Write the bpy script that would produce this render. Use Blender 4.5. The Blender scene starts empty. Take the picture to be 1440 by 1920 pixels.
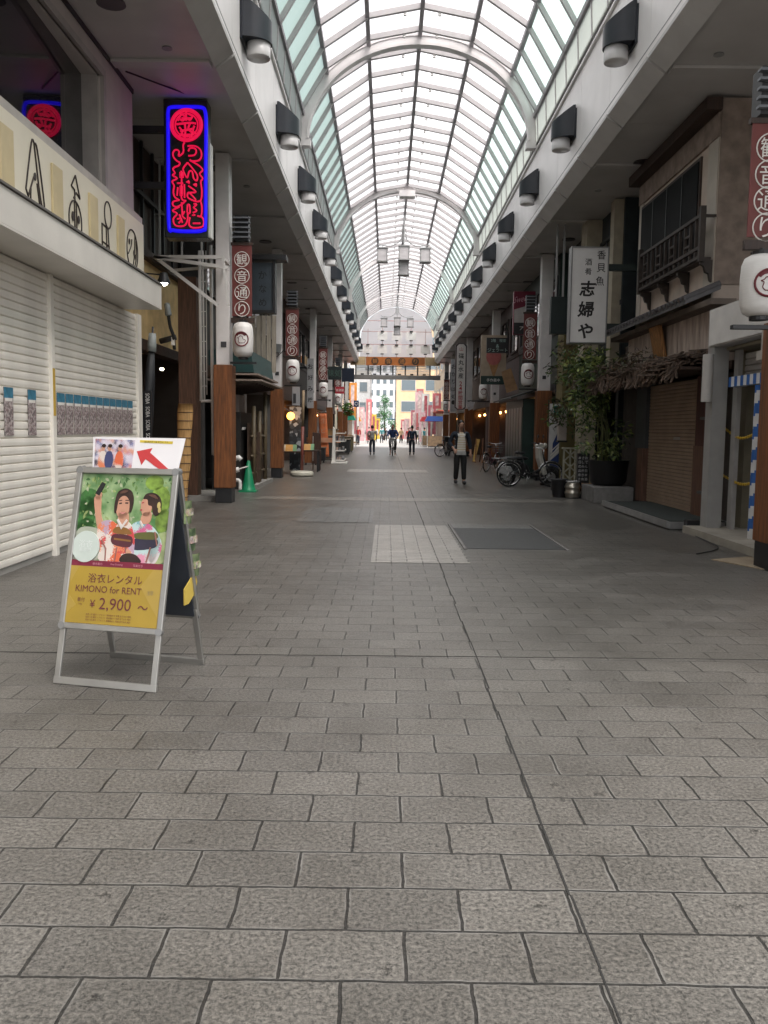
import bpy, bmesh, math, random
from mathutils import Vector, Matrix
random.seed(7)
R = math.radians
SC = bpy.context.scene
COL = SC.collection

# ------------------------------------------------------------------ camera
FPX, EYE = 1620.0, 1.4
ROLL, PITCH, YAW = R(0.7), math.atan(155 / 1620), R(0.11)
cfw = Vector((-math.sin(YAW) * math.cos(PITCH), math.cos(YAW) * math.cos(PITCH), -math.sin(PITCH)))
crt = Vector((math.cos(YAW), math.sin(YAW), 0))
cup = crt.cross(cfw)
crt, cup = math.cos(ROLL) * crt + math.sin(ROLL) * cup, -math.sin(ROLL) * crt + math.cos(ROLL) * cup
cam = bpy.data.cameras.new('camera')
cam.sensor_fit = 'HORIZONTAL'; cam.sensor_width = 36; cam.lens = 36 * FPX / 1440
cam.clip_start = 0.05; cam.clip_end = 3000
camo = bpy.data.objects.new('camera', cam); COL.objects.link(camo)
cm = Matrix((crt, cup, -cfw)).transposed().to_4x4(); cm.translation = (0, 0, EYE)
camo.matrix_world = cm
SC.camera = camo

def at(u, v, X=None, Y=None, Z=None):
    """modelling aid: the point of the plane X=, Y= or Z= seen at photo pixel u, v"""
    d = cfw + crt * ((u - 720) / FPX) - cup * ((v - 960) / FPX)
    t = X / d.x if X is not None else (Y / d.y if Y is not None else (Z - EYE) / d.z)
    return Vector((0, 0, EYE)) + d * t

# ------------------------------------------------------------------ light
SUN_EL, SUN_ROT = R(60), R(145)
w = bpy.data.worlds.new('World'); SC.world = w; w.use_nodes = True
nt = w.node_tree; bg = nt.nodes['Background']
sky = nt.nodes.new('ShaderNodeTexSky'); sky.sky_type = 'NISHITA'; sky.sun_disc = False
sky.sun_elevation = SUN_EL; sky.sun_rotation = SUN_ROT
sky.air_density = 1.0; sky.dust_density = 4.0; sky.ozone_density = 1.0
hs = nt.nodes.new('ShaderNodeHueSaturation'); hs.inputs['Saturation'].default_value = 0.18
nt.links.new(sky.outputs[0], hs.inputs['Color']); nt.links.new(hs.outputs[0], bg.inputs[0])
bg.inputs[1].default_value = 0.085
sl = bpy.data.lights.new('sun', 'SUN'); sl.energy = 1.5; sl.angle = R(40); sl.color = (1, .96, .9)
so = bpy.data.objects.new('sun', sl); COL.objects.link(so)
so.rotation_euler = (R(90) - SUN_EL, 0, math.pi - SUN_ROT)
SC.view_settings.view_transform = 'Standard'; SC.view_settings.look = 'None'
SC.view_settings.gamma = 1; SC.view_settings.use_curve_mapping = False
SC.view_settings.exposure = 2.05
SC.cycles.max_bounces = 10; SC.cycles.diffuse_bounces = 6; SC.cycles.transparent_max_bounces = 12
SC.cycles.caustics_reflective = False; SC.cycles.caustics_refractive = False
SC.cycles.sample_clamp_indirect = 6

# ------------------------------------------------------------------ materials
MATS = {}
def pm(name, c, rough=.6, var=.15, scale=5, bump=0.0, metal=0.0, spec=.5, stretch=(1, 1, 1), bscale=None, c2=None, thr=(.35, .75)):
    """procedural paint / wood / metal: noise varies the colour, optional bump and second colour"""
    if name in MATS: return MATS[name]
    m = bpy.data.materials.new(name); m.use_nodes = True
    n = m.node_tree.nodes; l = m.node_tree.links; b = n['Principled BSDF']
    tc = n.new('ShaderNodeTexCoord'); mp = n.new('ShaderNodeMapping'); mp.inputs['Scale'].default_value = stretch
    l.new(tc.outputs['Object'], mp.inputs[0])
    nz = n.new('ShaderNodeTexNoise'); nz.inputs['Scale'].default_value = scale; nz.inputs['Detail'].default_value = 6
    l.new(mp.outputs[0], nz.inputs['Vector'])
    rp = n.new('ShaderNodeValToRGB'); e = rp.color_ramp.elements
    e[0].position, e[1].position = thr
    k = 1 - var; lo = tuple(x * k for x in c) if c2 is None else c2
    e[0].color = (*lo, 1); e[1].color = (*[min(1, x * (1 + var * .5)) for x in c], 1)
    l.new(nz.outputs[0], rp.inputs[0]); l.new(rp.outputs[0], b.inputs['Base Color'])
    b.inputs['Roughness'].default_value = rough; b.inputs['Metallic'].default_value = metal
    b.inputs['Specular IOR Level'].default_value = spec
    if bump:
        bp = n.new('ShaderNodeBump'); bp.inputs['Strength'].default_value = bump; bp.inputs['Distance'].default_value = .02
        n2 = n.new('ShaderNodeTexNoise'); n2.inputs['Scale'].default_value = bscale or scale * 6; n2.inputs['Detail'].default_value = 5
        l.new(mp.outputs[0], n2.inputs['Vector']); l.new(n2.outputs[0], bp.inputs['Height']); l.new(bp.outputs[0], b.inputs['Normal'])
    MATS[name] = m; return m
def wood(name, c, rough=.55, axis='z'):
    st = {'z': (9, 9, .7), 'y': (9, .7, 9), 'x': (.7, 9, 9)}[axis]
    return pm(name, c, rough, .5, 4, .25, stretch=st)
def emit(name, c, s):
    if name in MATS: return MATS[name]
    m = bpy.data.materials.new(name); m.use_nodes = True
    b = m.node_tree.nodes['Principled BSDF']
    b.inputs['Base Color'].default_value = (*[x * .3 for x in c], 1)
    b.inputs['Emission Color'].default_value = (*c, 1); b.inputs['Emission Strength'].default_value = s
    MATS[name] = m; return m
def spots(name, base, cols, scale=14, thr=.5, rough=.5):
    """voronoi patches of several colours on a base colour (printed cloth, printed pictures)"""
    if name in MATS: return MATS[name]
    m = bpy.data.materials.new(name); m.use_nodes = True
    n = m.node_tree.nodes; l = m.node_tree.links; b = n['Principled BSDF']
    tc = n.new('ShaderNodeTexCoord'); vo = n.new('ShaderNodeTexVoronoi'); vo.inputs['Scale'].default_value = scale
    nz = n.new('ShaderNodeTexNoise'); nz.inputs['Scale'].default_value = scale * 1.7; nz.inputs['Detail'].default_value = 3
    mx = n.new('ShaderNodeMix'); mx.data_type = 'RGBA'; mx.inputs[0].default_value = .06
    l.new(tc.outputs['Object'], mx.inputs[6]); l.new(nz.outputs['Color'], mx.inputs[7]); l.new(mx.outputs[2], vo.inputs['Vector'])
    sp = n.new('ShaderNodeSeparateColor'); l.new(vo.outputs['Color'], sp.inputs[0])
    rp = n.new('ShaderNodeValToRGB'); rp.color_ramp.interpolation = 'CONSTANT'; e = rp.color_ramp.elements
    e[0].position = 0; e[0].color = (*base, 1); e[1].position = thr; e[1].color = (*cols[0], 1)
    for i, c in enumerate(cols[1:]):
        x = e.new(thr + (1 - thr) * (i + 1) / len(cols)); x.color = (*c, 1)
    l.new(sp.outputs[0], rp.inputs[0]); l.new(rp.outputs[0], b.inputs['Base Color']); b.inputs['Roughness'].default_value = rough
    MATS[name] = m; return m
def stripes(name, a, bcol, scale, axis='x', rough=.5, diag=0.0):
    if name in MATS: return MATS[name]
    m = bpy.data.materials.new(name); m.use_nodes = True
    n = m.node_tree.nodes; l = m.node_tree.links; b = n['Principled BSDF']
    tc = n.new('ShaderNodeTexCoord'); mp = n.new('ShaderNodeMapping')
    l.new(tc.outputs['Object'], mp.inputs[0])
    wv = n.new('ShaderNodeTexWave'); wv.bands_direction = axis.upper() if axis in 'xyz' else 'DIAGONAL'; wv.inputs['Scale'].default_value = scale
    l.new(mp.outputs[0], wv.inputs[0])
    rp = n.new('ShaderNodeValToRGB'); rp.color_ramp.interpolation = 'CONSTANT'; e = rp.color_ramp.elements
    e[0].color = (*a, 1); e[1].position = .5; e[1].color = (*bcol, 1)
    l.new(wv.outputs[0], rp.inputs[0]); l.new(rp.outputs[0], b.inputs['Base Color']); b.inputs['Roughness'].default_value = rough
    MATS[name] = m; return m
def frosted(name, tint, clear, tr=.85):
    m = bpy.data.materials.new(name); m.use_nodes = True
    n = m.node_tree.nodes; l = m.node_tree.links; n.remove(n['Principled BSDF'])
    out = n['Material Output']; tl = n.new('ShaderNodeBsdfTranslucent'); tp = n.new('ShaderNodeBsdfTransparent')
    tc = n.new('ShaderNodeTexCoord'); nz = n.new('ShaderNodeTexNoise'); nz.inputs['Scale'].default_value = .8; nz.inputs['Detail'].default_value = 5
    l.new(tc.outputs['Object'], nz.inputs['Vector'])
    rp = n.new('ShaderNodeValToRGB'); e = rp.color_ramp.elements; e[0].position = .3; e[1].position = .7
    e[0].color = (*[x * .88 for x in tint], 1); e[1].color = (*tint, 1)
    l.new(nz.outputs[0], rp.inputs[0]); l.new(rp.outputs[0], tl.inputs[0])
    tp.inputs[0].default_value = (*[x * tr for x in tint], 1)
    mx = n.new('ShaderNodeMixShader'); mx.inputs[0].default_value = clear
    l.new(tl.outputs[0], mx.inputs[1]); l.new(tp.outputs[0], mx.inputs[2])
    gl = n.new('ShaderNodeBsdfGlossy'); gl.inputs['Roughness'].default_value = .15
    m2 = n.new('ShaderNodeMixShader'); m2.inputs[0].default_value = .04
    l.new(mx.outputs[0], m2.inputs[1]); l.new(gl.outputs[0], m2.inputs[2]); l.new(m2.outputs[0], out.inputs[0])
    return m
def glass(name, c, rough=.03):
    return pm(name, c, rough, .05, 2, spec=.8)

# ------------------------------------------------------------------ mesh builder
TXT = {}
def textmesh(s, bold=0):
    if (s, bold) in TXT: return TXT[s, bold]
    cu = bpy.data.curves.new('t', 'FONT'); cu.body = s; cu.resolution_u = 3; cu.offset = bold
    o = bpy.data.objects.new('t', cu); COL.objects.link(o)
    bpy.context.view_layer.update()
    me = bpy.data.meshes.new_from_object(o.evaluated_get(bpy.context.evaluated_depsgraph_get()))
    vs = [v.co.copy() for v in me.vertices]; fs = [tuple(p.vertices) for p in me.polygons]
    bpy.data.objects.remove(o); bpy.data.curves.remove(cu); bpy.data.meshes.remove(me)
    if vs:
        x0 = min(v.x for v in vs); x1 = max(v.x for v in vs); y0 = min(v.y for v in vs); y1 = max(v.y for v in vs)
    else: x0 = x1 = y0 = y1 = 0
    TXT[s, bold] = (vs, fs, x0, x1, y0, y1); return TXT[s, bold]
def V(*a): return Vector(a)
class MB:
    def __init__(s): s.v = []; s.f = []; s.m = []; s.c = 0
    def mat(s, i): s.c = i; return s
    def add(s, vs, fs):
        k = len(s.v); s.v += [Vector(v) for v in vs]
        s.f += [tuple(i + k for i in f) for f in fs]; s.m += [s.c] * len(fs); return s
    def box(s, x0, x1, y0, y1, z0, z1):
        x0, x1 = min(x0, x1), max(x0, x1); y0, y1 = min(y0, y1), max(y0, y1); z0, z1 = min(z0, z1), max(z0, z1)
        return s.add([(x0, y0, z0), (x1, y0, z0), (x1, y1, z0), (x0, y1, z0), (x0, y0, z1), (x1, y0, z1), (x1, y1, z1), (x0, y1, z1)],
                     [(0, 3, 2, 1), (4, 5, 6, 7), (0, 1, 5, 4), (1, 2, 6, 5), (2, 3, 7, 6), (3, 0, 4, 7)])
    def beam(s, p, q, w, h=None, up=(0, 0, 1)):
        p, q = Vector(p), Vector(q); h = h or w; d = (q - p).normalized(); up = Vector(up)
        if abs(d.dot(up)) > .98: up = Vector((0, 1, 0))
        a = d.cross(up).normalized() * w / 2; b = a.cross(d).normalized() * h / 2
        vs = [p - a - b, p + a - b, p + a + b, p - a + b, q - a - b, q + a - b, q + a + b, q - a + b]
        return s.add(vs, [(0, 1, 2, 3), (7, 6, 5, 4), (4, 5, 1, 0), (5, 6, 2, 1), (6, 7, 3, 2), (7, 4, 0, 3)])
    def tube(s, pts, r, n=8, closed=False):
        pts = [Vector(p) for p in pts]; k = len(pts); rings = []
        prev = None
        for i, p in enumerate(pts):
            a = pts[(i - 1) % k] if (closed or i) else p; b = pts[(i + 1) % k] if (closed or i < k - 1) else p
            d = (b - a).normalized() if (b - a).length > 1e-9 else Vector((0, 0, 1))
            if prev is None:
                u = d.cross(Vector((0, 0, 1)) if abs(d.z) < .9 else Vector((0, 1, 0))).normalized()
            else:
                u = (prev - d * prev.dot(d));
                u = u.normalized() if u.length > 1e-6 else d.orthogonal().normalized()
            prev = u; w2 = d.cross(u); rr = r[i] if isinstance(r, (list, tuple)) else r
            rings.append([p + (u * math.cos(t) + w2 * math.sin(t)) * rr for t in [2 * math.pi * j / n for j in range(n)]])
        vs = [x for g in rings for x in g]; fs = []
        for i in range(k if closed else k - 1):
            i2 = (i + 1) % k
            for j in range(n):
                fs.append((i * n + j, i * n + (j + 1) % n, i2 * n + (j + 1) % n, i2 * n + j))
        if not closed: fs += [tuple(range(n))[::-1], tuple((k - 1) * n + j for j in range(n))]
        return s.add(vs, fs)
    def cyl(s, p, q, r, r2=None, n=14): return s.tube([p, q], [r, r if r2 is None else r2], n)
    def lathe(s, prof, c, n=20, sx=1, sy=1):
        c = Vector(c); vs = []; fs = []; k = len(prof)
        for r, z in prof:
            for j in range(n):
                t = 2 * math.pi * j / n; vs.append(c + Vector((r * math.cos(t) * sx, r * math.sin(t) * sy, z)))
        for i in range(k - 1):
            for j in range(n): fs.append((i * n + j, i * n + (j + 1) % n, (i + 1) * n + (j + 1) % n, (i + 1) * n + j))
        fs += [tuple(range(n))[::-1], tuple((k - 1) * n + j for j in range(n))]
        return s.add(vs, fs)
    def ball(s, c, rx, ry=None, rz=None, n=14, m=9):
        ry = ry or rx; rz = rz or rx
        prof = [(max(.001, math.sin(math.pi * i / m)), -math.cos(math.pi * i / m)) for i in range(m + 1)]
        c = Vector(c); k = len(s.v); s.lathe(prof, (0, 0, 0), n)
        for i in range(k, len(s.v)):
            x = s.v[i]; s.v[i] = c + Vector((x.x * rx, x.y * ry, x.z * rz))
        return s
    def prism(s, poly, o, xd, yd, depth):
        """polygon in the frame o + x*xd + y*yd, front there, extruded back by depth"""
        o, xd, yd = Vector(o), Vector(xd), Vector(yd); nn = xd.cross(yd).normalized() * -depth
        a = [o + xd * x + yd * y for x, y in poly]; k = len(a)
        fs = [tuple(range(k)), tuple(range(k, 2 * k))[::-1]] + [(i + k, (i + 1) % k + k, (i + 1) % k, i) for i in range(k)]
        return s.add(a + [x + nn for x in a], fs)
    def poly(s, poly, o, xd, yd):
        o, xd, yd = Vector(o), Vector(xd), Vector(yd)
        return s.add([o + xd * x + yd * y for x, y in poly], [tuple(range(len(poly)))])
    def torus(s, c, ax, R0, r, n=28, m=8):
        c, ax = Vector(c), Vector(ax).normalized(); a = ax.orthogonal().normalized(); b = ax.cross(a)
        return s.tube([c + (a * math.cos(t) + b * math.sin(t)) * R0 for t in [2 * math.pi * i / n for i in range(n)]], r, m, True)
    def text(s, t, c, h, xd, yd, w=None, flat=1.0, bold=0):
        """text centred at c, glyph box height h"""
        vs, fs, x0, x1, y0, y1 = textmesh(t, bold)
        if not vs: return s
        k = h / max(1e-6, (y1 - y0)); kx = k * flat
        if w and (x1 - x0) * kx > w: kx = w / (x1 - x0)
        c, xd, yd = Vector(c), Vector(xd), Vector(yd)
        return s.add([c + xd * ((v.x - (x0 + x1) / 2) * kx) + yd * ((v.y - (y0 + y1) / 2) * k) for v in vs], fs)
    def column(s, t, top, step, h, xd, yd, w=None, bold=.012):
        for i, ch in enumerate(t): s.text(ch, Vector(top) - Vector(yd) * step * (i + .5), h, xd, yd, w, 1, bold)
        return s
    def build(s, name, mats, parent=None, smooth=False, bevel=0, local=False, label=None):
        me = bpy.data.meshes.new(name)
        if parent is not None and not local:
            inv = mw(parent).inverted(); vs = [inv @ v for v in s.v]
        else: vs = s.v
        me.from_pydata([tuple(v) for v in vs], [], s.f)
        for m in (mats if isinstance(mats, (list, tuple)) else [mats]): me.materials.append(m)
        me.polygons.foreach_set('material_index', s.m)
        if smooth: me.polygons.foreach_set('use_smooth', [True] * len(s.f))
        o = bpy.data.objects.new(name, me); COL.objects.link(o)
        if parent is not None: o.parent = parent
        if smooth == 'auto':
            me.set_sharp_from_angle(angle=R(40))
        if bevel:
            md = o.modifiers.new('bevel', 'BEVEL'); md.width = bevel; md.segments = 2; md.limit_method = 'ANGLE'; md.angle_limit = R(50)
        if label: o['label'] = label
        return o
def mw(o):
    m = o.matrix_basis.copy()
    return mw(o.parent) @ m if o.parent else m
LABELS = set()
def tag(o, label, cat, group=None, kind=None):
    o['label'] = label; o['category'] = cat
    if group: o['group'] = group
    if kind: o['kind'] = kind
    return o
def T(name, label, cat, loc=(0, 0, 0), rz=0, group=None):
    o = bpy.data.objects.new(name, None); COL.objects.link(o); o.empty_display_size = .1
    o.location = loc; o.rotation_euler = (0, 0, rz)
    return tag(o, label, cat, group)
def struct(o): o['kind'] = 'structure'; return o
KIDS = lambda o: [c for c in bpy.data.objects if c.parent == o]
def dup(o, loc=None, rz=None, label=None, parent=None):
    c = o.copy(); COL.objects.link(c)
    if parent is not None: c.parent = parent
    if loc is not None: c.location = loc
    if rz is not None: c.rotation_euler = (0, 0, rz)
    if label: c['label'] = label
    for k in KIDS(o): dup(k, parent=c)
    return c
def spline(pts, n=5, closed=False):
    pts = [Vector(p) for p in pts]; k = len(pts); out = []
    for i in range(k if closed else k - 1):
        p0 = pts[(i - 1) % k] if closed or i else pts[0]; p1 = pts[i]; p2 = pts[(i + 1) % k]
        p3 = pts[(i + 2) % k] if closed or i + 2 < k else pts[-1]
        for j in range(n):
            t = j / n
            out.append(.5 * ((2 * p1) + (p2 - p0) * t + (2 * p0 - 5 * p1 + 4 * p2 - p3) * t * t + (3 * p1 - p0 - 3 * p2 + p3) * t ** 3))
    if not closed: out.append(pts[-1])
    return out
def ell(rx, ry, n=24, cx=0, cy=0): return [(cx + rx * math.cos(2 * math.pi * i / n), cy + ry * math.sin(2 * math.pi * i / n)) for i in range(n)]
X_, Y_, Z_ = V(1, 0, 0), V(0, 1, 0), V(0, 0, 1)
FL = (Y_, Z_)        # frame of a sign on the left wall, facing +X
FR = (-Y_, Z_)       # on the right wall, facing -X
FC = (X_, Z_)        # facing the camera
WHITE = pm('white_paint', (.72, .70, .68), .45, .12, 3)
OFFW = pm('offwhite_panel', (.66, .63, .58), .4, .1, 2)
BLACK = pm('black_paint', (.014, .014, .016), .45, .3)
DARK = pm('dark_grey_paint', (.05, .05, .055), .55, .3)
NAVY = pm('navy_steel', (.009, .012, .02), .35, .3)
GREY = pm('grey_paint', (.3, .3, .3), .5, .15)
STEEL = pm('galvanised_steel', (.45, .45, .45), .35, .2, metal=.7)
ALU = pm('aluminium', (.40, .39, .37), .36, .15, metal=.75)
MAROON = pm('maroon_banner', (.15, .032, .028), .6, .15)
BROWN = wood('brown_wood', (.22, .075, .02))
DKWOOD = wood('dark_wood', (.045, .022, .014))
INK = pm('black_ink', (.012, .011, .012), .6, .1)
LETTER = pm('white_letter', (.75, .72, .68), .5, .05)
# ------------------------------------------------------------------ ground
def paving(name, c, bw=.33, rh=.224, mortar=.0052, x0=.57, y0=2.085, lo=.28):
    m = bpy.data.materials.new(name); m.use_nodes = True
    n = m.node_tree.nodes; l = m.node_tree.links; b = n['Principled BSDF']
    N = lambda t, **k: n.new(t)
    tc = N('ShaderNodeTexCoord'); mp = N('ShaderNodeMapping'); mp.inputs['Location'].default_value = (-x0 + bw * 60, -y0 + rh * 80, 0)
    l.new(tc.outputs['Object'], mp.inputs[0])
    wob = N('ShaderNodeTexNoise'); wob.inputs['Scale'].default_value = 9; wob.inputs['Detail'].default_value = 4
    l.new(tc.outputs['Object'], wob.inputs['Vector'])
    sub = N('ShaderNodeVectorMath'); sub.operation = 'MULTIPLY_ADD'
    sub.inputs[1].default_value = (.016, .016, 0); l.new(wob.outputs['Color'], sub.inputs[0]); l.new(mp.outputs[0], sub.inputs[2])
    br = N('ShaderNodeTexBrick'); br.inputs['Scale'].default_value = 1; br.inputs['Brick Width'].default_value = bw
    br.inputs['Row Height'].default_value = rh; br.inputs['Mortar Size'].default_value = mortar; br.inputs['Mortar Smooth'].default_value = .35
    br.inputs['Color1'].default_value = (*[x * .86 for x in c], 1); br.inputs['Color2'].default_value = (*[x * 1.1 for x in c], 1)
    br.inputs['Mortar'].default_value = (*[x * .2 for x in c], 1)
    l.new(sub.outputs[0], br.inputs[0])
    # granular speckle of the stone
    g = N('ShaderNodeTexNoise'); g.inputs['Scale'].default_value = 72; g.inputs['Detail'].default_value = 6; g.inputs['Roughness'].default_value = .85
    l.new(tc.outputs['Object'], g.inputs['Vector'])
    gr = N('ShaderNodeValToRGB'); e = gr.color_ramp.elements; e[0].position = .40; e[0].color = (lo, lo, lo, 1); e[1].position = .62; e[1].color = (1.9, 1.87, 1.82, 1)
    l.new(g.outputs[0], gr.inputs[0])
    # broad wear and dirt
    d = N('ShaderNodeTexNoise'); d.inputs['Scale'].default_value = 1.1; d.inputs['Detail'].default_value = 9; d.inputs['Roughness'].default_value = .65
    l.new(tc.outputs['Object'], d.inputs['Vector'])
    dr = N('ShaderNodeValToRGB'); e = dr.color_ramp.elements; e[0].position = .34; e[0].color = (.76, .74, .71, 1); e[1].position = .62; e[1].color = (1.14, 1.13, 1.12, 1)
    l.new(d.outputs[0], dr.inputs[0])
    # small dark spots of old chewing gum and drips
    s = N('ShaderNodeTexVoronoi'); s.voronoi_dimensions = '2D'; s.inputs['Scale'].default_value = 2.1; s.inputs['Randomness'].default_value = 1
    l.new(sub.outputs[0], s.inputs['Vector'])
    sr = N('ShaderNodeValToRGB'); e = sr.color_ramp.elements; e[0].position = .022; e[0].color = (.30, .29, .28, 1); e[1].position = .05; e[1].color = (1, 1, 1, 1)
    wn = N('ShaderNodeMath'); wn.operation = 'MULTIPLY_ADD'; wn.inputs[1].default_value = .25; l.new(g.outputs[0], wn.inputs[0])
    sc_ = N('ShaderNodeMath'); sc_.operation = 'SUBTRACT'; l.new(s.outputs['Distance'], wn.inputs[2]); l.new(wn.outputs[0], sc_.inputs[0]); sc_.inputs[1].default_value = .12
    l.new(sc_.outputs[0], sr.inputs[0])
    def mul(a, bb, f=1):
        x = N('ShaderNodeMix'); x.data_type = 'RGBA'; x.blend_type = 'MULTIPLY'; x.inputs[0].default_value = f
        l.new(a, x.inputs[6]); l.new(bb, x.inputs[7]); return x.outputs[2]
    col = mul(mul(mul(br.outputs[0], gr.outputs[0]), dr.outputs[0]), sr.outputs[0], .8)
    b2 = N('ShaderNodeTexBrick'); b2.inputs['Scale'].default_value = 1; b2.inputs['Brick Width'].default_value = bw; b2.inputs['Row Height'].default_value = rh
    b2.inputs['Mortar Size'].default_value = mortar * 2.6; b2.inputs['Mortar Smooth'].default_value = .6; l.new(sub.outputs[0], b2.inputs[0])
    e1 = N('ShaderNodeMath'); e1.operation = 'SUBTRACT'; l.new(b2.outputs['Fac'], e1.inputs[0]); l.new(br.outputs['Fac'], e1.inputs[1])
    e2 = N('ShaderNodeTexNoise'); e2.inputs['Scale'].default_value = 5; e2.inputs['Detail'].default_value = 6; l.new(tc.outputs['Object'], e2.inputs['Vector'])
    e3 = N('ShaderNodeMapRange'); e3.inputs[1].default_value = .42; e3.inputs[2].default_value = .62; l.new(e2.outputs[0], e3.inputs[0])
    e4 = N('ShaderNodeMath'); e4.operation = 'MULTIPLY'; e4.use_clamp = True; l.new(e1.outputs[0], e4.inputs[0]); l.new(e3.outputs[0], e4.inputs[1])
    xm = N('ShaderNodeMix'); xm.data_type = 'RGBA'; l.new(e4.outputs[0], xm.inputs[0]); l.new(col, xm.inputs[6]); xm.inputs[7].default_value = (*[min(1, x * 1.7) for x in c], 1)  # pale chipped paver edges, with bevel highlights mixed into the colour
    col = xm.outputs[2]
    l.new(col, b.inputs['Base Color'])
    rr = N('ShaderNodeMapRange'); rr.inputs[3].default_value = .27; rr.inputs[4].default_value = .46; l.new(d.outputs[0], rr.inputs[0]); l.new(rr.outputs[0], b.inputs['Roughness'])
    b.inputs['Specular IOR Level'].default_value = .7
    h = N('ShaderNodeMath'); h.operation = 'MULTIPLY_ADD'; h.inputs[1].default_value = .3; l.new(g.outputs[0], h.inputs[0])
    iv = N('ShaderNodeMath'); iv.operation = 'SUBTRACT'; iv.inputs[0].default_value = 1; l.new(br.outputs['Fac'], iv.inputs[1]); l.new(iv.outputs[0], h.inputs[2])
    h2 = N('ShaderNodeMath'); h2.operation = 'MULTIPLY_ADD'; h2.inputs[1].default_value = .5; l.new(wob.outputs[0], h2.inputs[0]); l.new(h.outputs[0], h2.inputs[2])
    bp = N('ShaderNodeBump'); bp.inputs['Strength'].default_value = .8; bp.inputs['Distance'].default_value = .012
    l.new(h2.outputs[0], bp.inputs['Height']); l.new(bp.outputs[0], b.inputs['Normal'])
    return m
def sheet(name, x0, x1, y0, y1, z, mat):
    o = MB().add([(x0, y0, z), (x1, y0, z), (x1, y1, z), (x0, y1, z)], [(0, 1, 2, 3)]).build(name, mat); struct(o); return o
sheet('ground', -500, 500, -200, 900, -.012, pm('far_ground', (.2, .195, .19), .8, .3, 1))
PAVE = paving('granite_pavers', (.106, .101, .094))
sheet('pavement', -9, 30, -40, 66.3, 0, PAVE)
sheet('road', -9, 11, 66.3, 260, -.004, pm('light_street_paving', (.42, .41, .4), .6, .2, .8, .1))
sheet('pavement_patch', -.15, .57, 9.02, 12.6, .004, paving('pale_concrete_pavers', (.25, .24, .228), .33, .112, .009, .57, 9.02, .75))
sheet('pavement_patch', .575, .9, 9.02, 12.6, .004, MATS.get('x') or bpy.data.materials['pale_concrete_pavers'])
sheet('pavement_patch', -1.35, -.2, 12.9, 15.3, .004, paving('bluish_pavers', (.112, .114, .114), .33, .112, .009, .57, 9.02, .75))
sheet('pavement_patch', -2.6, 3.5, 16.9, 17.7, .004, paving('painted_light_band', (.165, .155, .142), .33, .112, .009, .57, 9.02, .75))  # strip of falling light painted as a paler band of pavers
sheet('pavement_patch', -1.3, 1.4, 28.3, 30.2, .004, bpy.data.materials['pale_concrete_pavers'])
# narrow slot drain along the middle of the arcade
b = MB(); rnd = random.Random(3); y = 1.0
while y < 66:
    L = rnd.uniform(.25, .7); x = .568 + rnd.uniform(-.006, .006) + .0006 * max(0, y - 15)
    b.box(x, x + rnd.uniform(.004, .009), y, y + L, -.01, .0025); y += L + .002
o = b.build('slot_drain', pm('drain_dark', (.02, .019, .018), .9)); struct(o)
# cross joint
b = MB(); x = -3.2
while x < 4.2:
    L = rnd.uniform(.2, .5); b.box(x, x + L, 5.25 + .02 * math.sin(x * .7), 5.257 + .02 * math.sin(x * .7), -.01, .0022); x += L
struct(b.build('pavement_joint', MATS['drain_dark']))
t = T('access_hatch', 'dark metal access hatch with pale frame set in the paving right of the slot drain', 'hatch', (1.54, 11.4, 0))
MB().box(.97, 2.13, 10.17, 12.3, .001, .008).build('plate', pm('hatch_plate', (.055, .057, .058), .55, .25, 14, .35), t)
MB().box(.93, .965, 10.1, 12.83, .001, .012).box(2.135, 2.17, 10.1, 12.75, .001, .012).build('frame', pm('hatch_frame', (.2, .19, .185), .6, .3), t)
MB().box(.97, 2.13, 12.32, 12.78, .001, .007).build('paver_infill', bpy.data.materials['bluish_pavers'], t)

# ------------------------------------------------------------------ vaulted roof
AX = .67
Y0R, Y1R, STEP = -9.0, 66.0, 1.07
ring = [(AX + 2.85 * math.sin(R(a)), 8.27 + 2.43 * math.cos(R(a))) for a in (-75, -50, -25, 0, 25, 50, 75)]
WB = 8.16
roof = T('arcade_roof', 'long glazed barrel vault roof of white and green panes over the arcade', 'arcade roof', (AX, 27, 0))
def strip(ps, name, mat):
    b = MB()
    for (xa, za), (xb, zb) in ps:
        k = 6
        for i in range(k):
            ya = Y0R + (Y1R - Y0R) * i / k; yb = Y0R + (Y1R - Y0R) * (i + 1) / k
            b.add([(xa, ya, za), (xb, ya, zb), (xb, yb, zb), (xa, yb, za)], [(0, 1, 2, 3)])
    return b.build(name, mat, roof)
strip([(ring[i], ring[i + 1]) for i in (1, 2, 3, 4)], 'white_glazing', frosted('white_pane', (.90, .88, .88), .68, .98))
strip([(ring[0], ring[1]), (ring[5], ring[6])], 'green_glazing', frosted('green_pane', (.46, .58, .54), .2, .85))
strip([((ring[0][0] - .04, WB), ring[0]), (ring[6], (ring[6][0] + .04, WB))], 'side_glazing', frosted('cream_pane', (.44, .47, .43), .2, .7))
FR_M = pm('vault_frame_paint', (.40, .38, .385), .5, .1, 4)
b = MB()
ny = int((Y1R - Y0R) / STEP)
for i in range(ny + 1):
    y = Y0R + i * STEP
    for k in range(6):
        (xa, za), (xb, zb) = ring[k], ring[k + 1]
        b.beam((xa, y, za - .055), (xb, y, zb - .055), .085, .12)
    for s in (0, 6):
        b.beam((ring[s][0], y, ring[s][1] - .03), (ring[s][0] + (-.04 if s == 0 else .04), y, WB), .03, .05, (0, 1, 0))
b.build('glazing_bars', FR_M, roof)
for k, (x, z) in enumerate(ring):
    MB().box(x - .045, x + .045, Y0R, Y1R, z - .12, z - .015).build('purlin', pm('purlin_paint', (.32, .30, .32), .5, .12, 4), roof)
b = MB()
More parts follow.
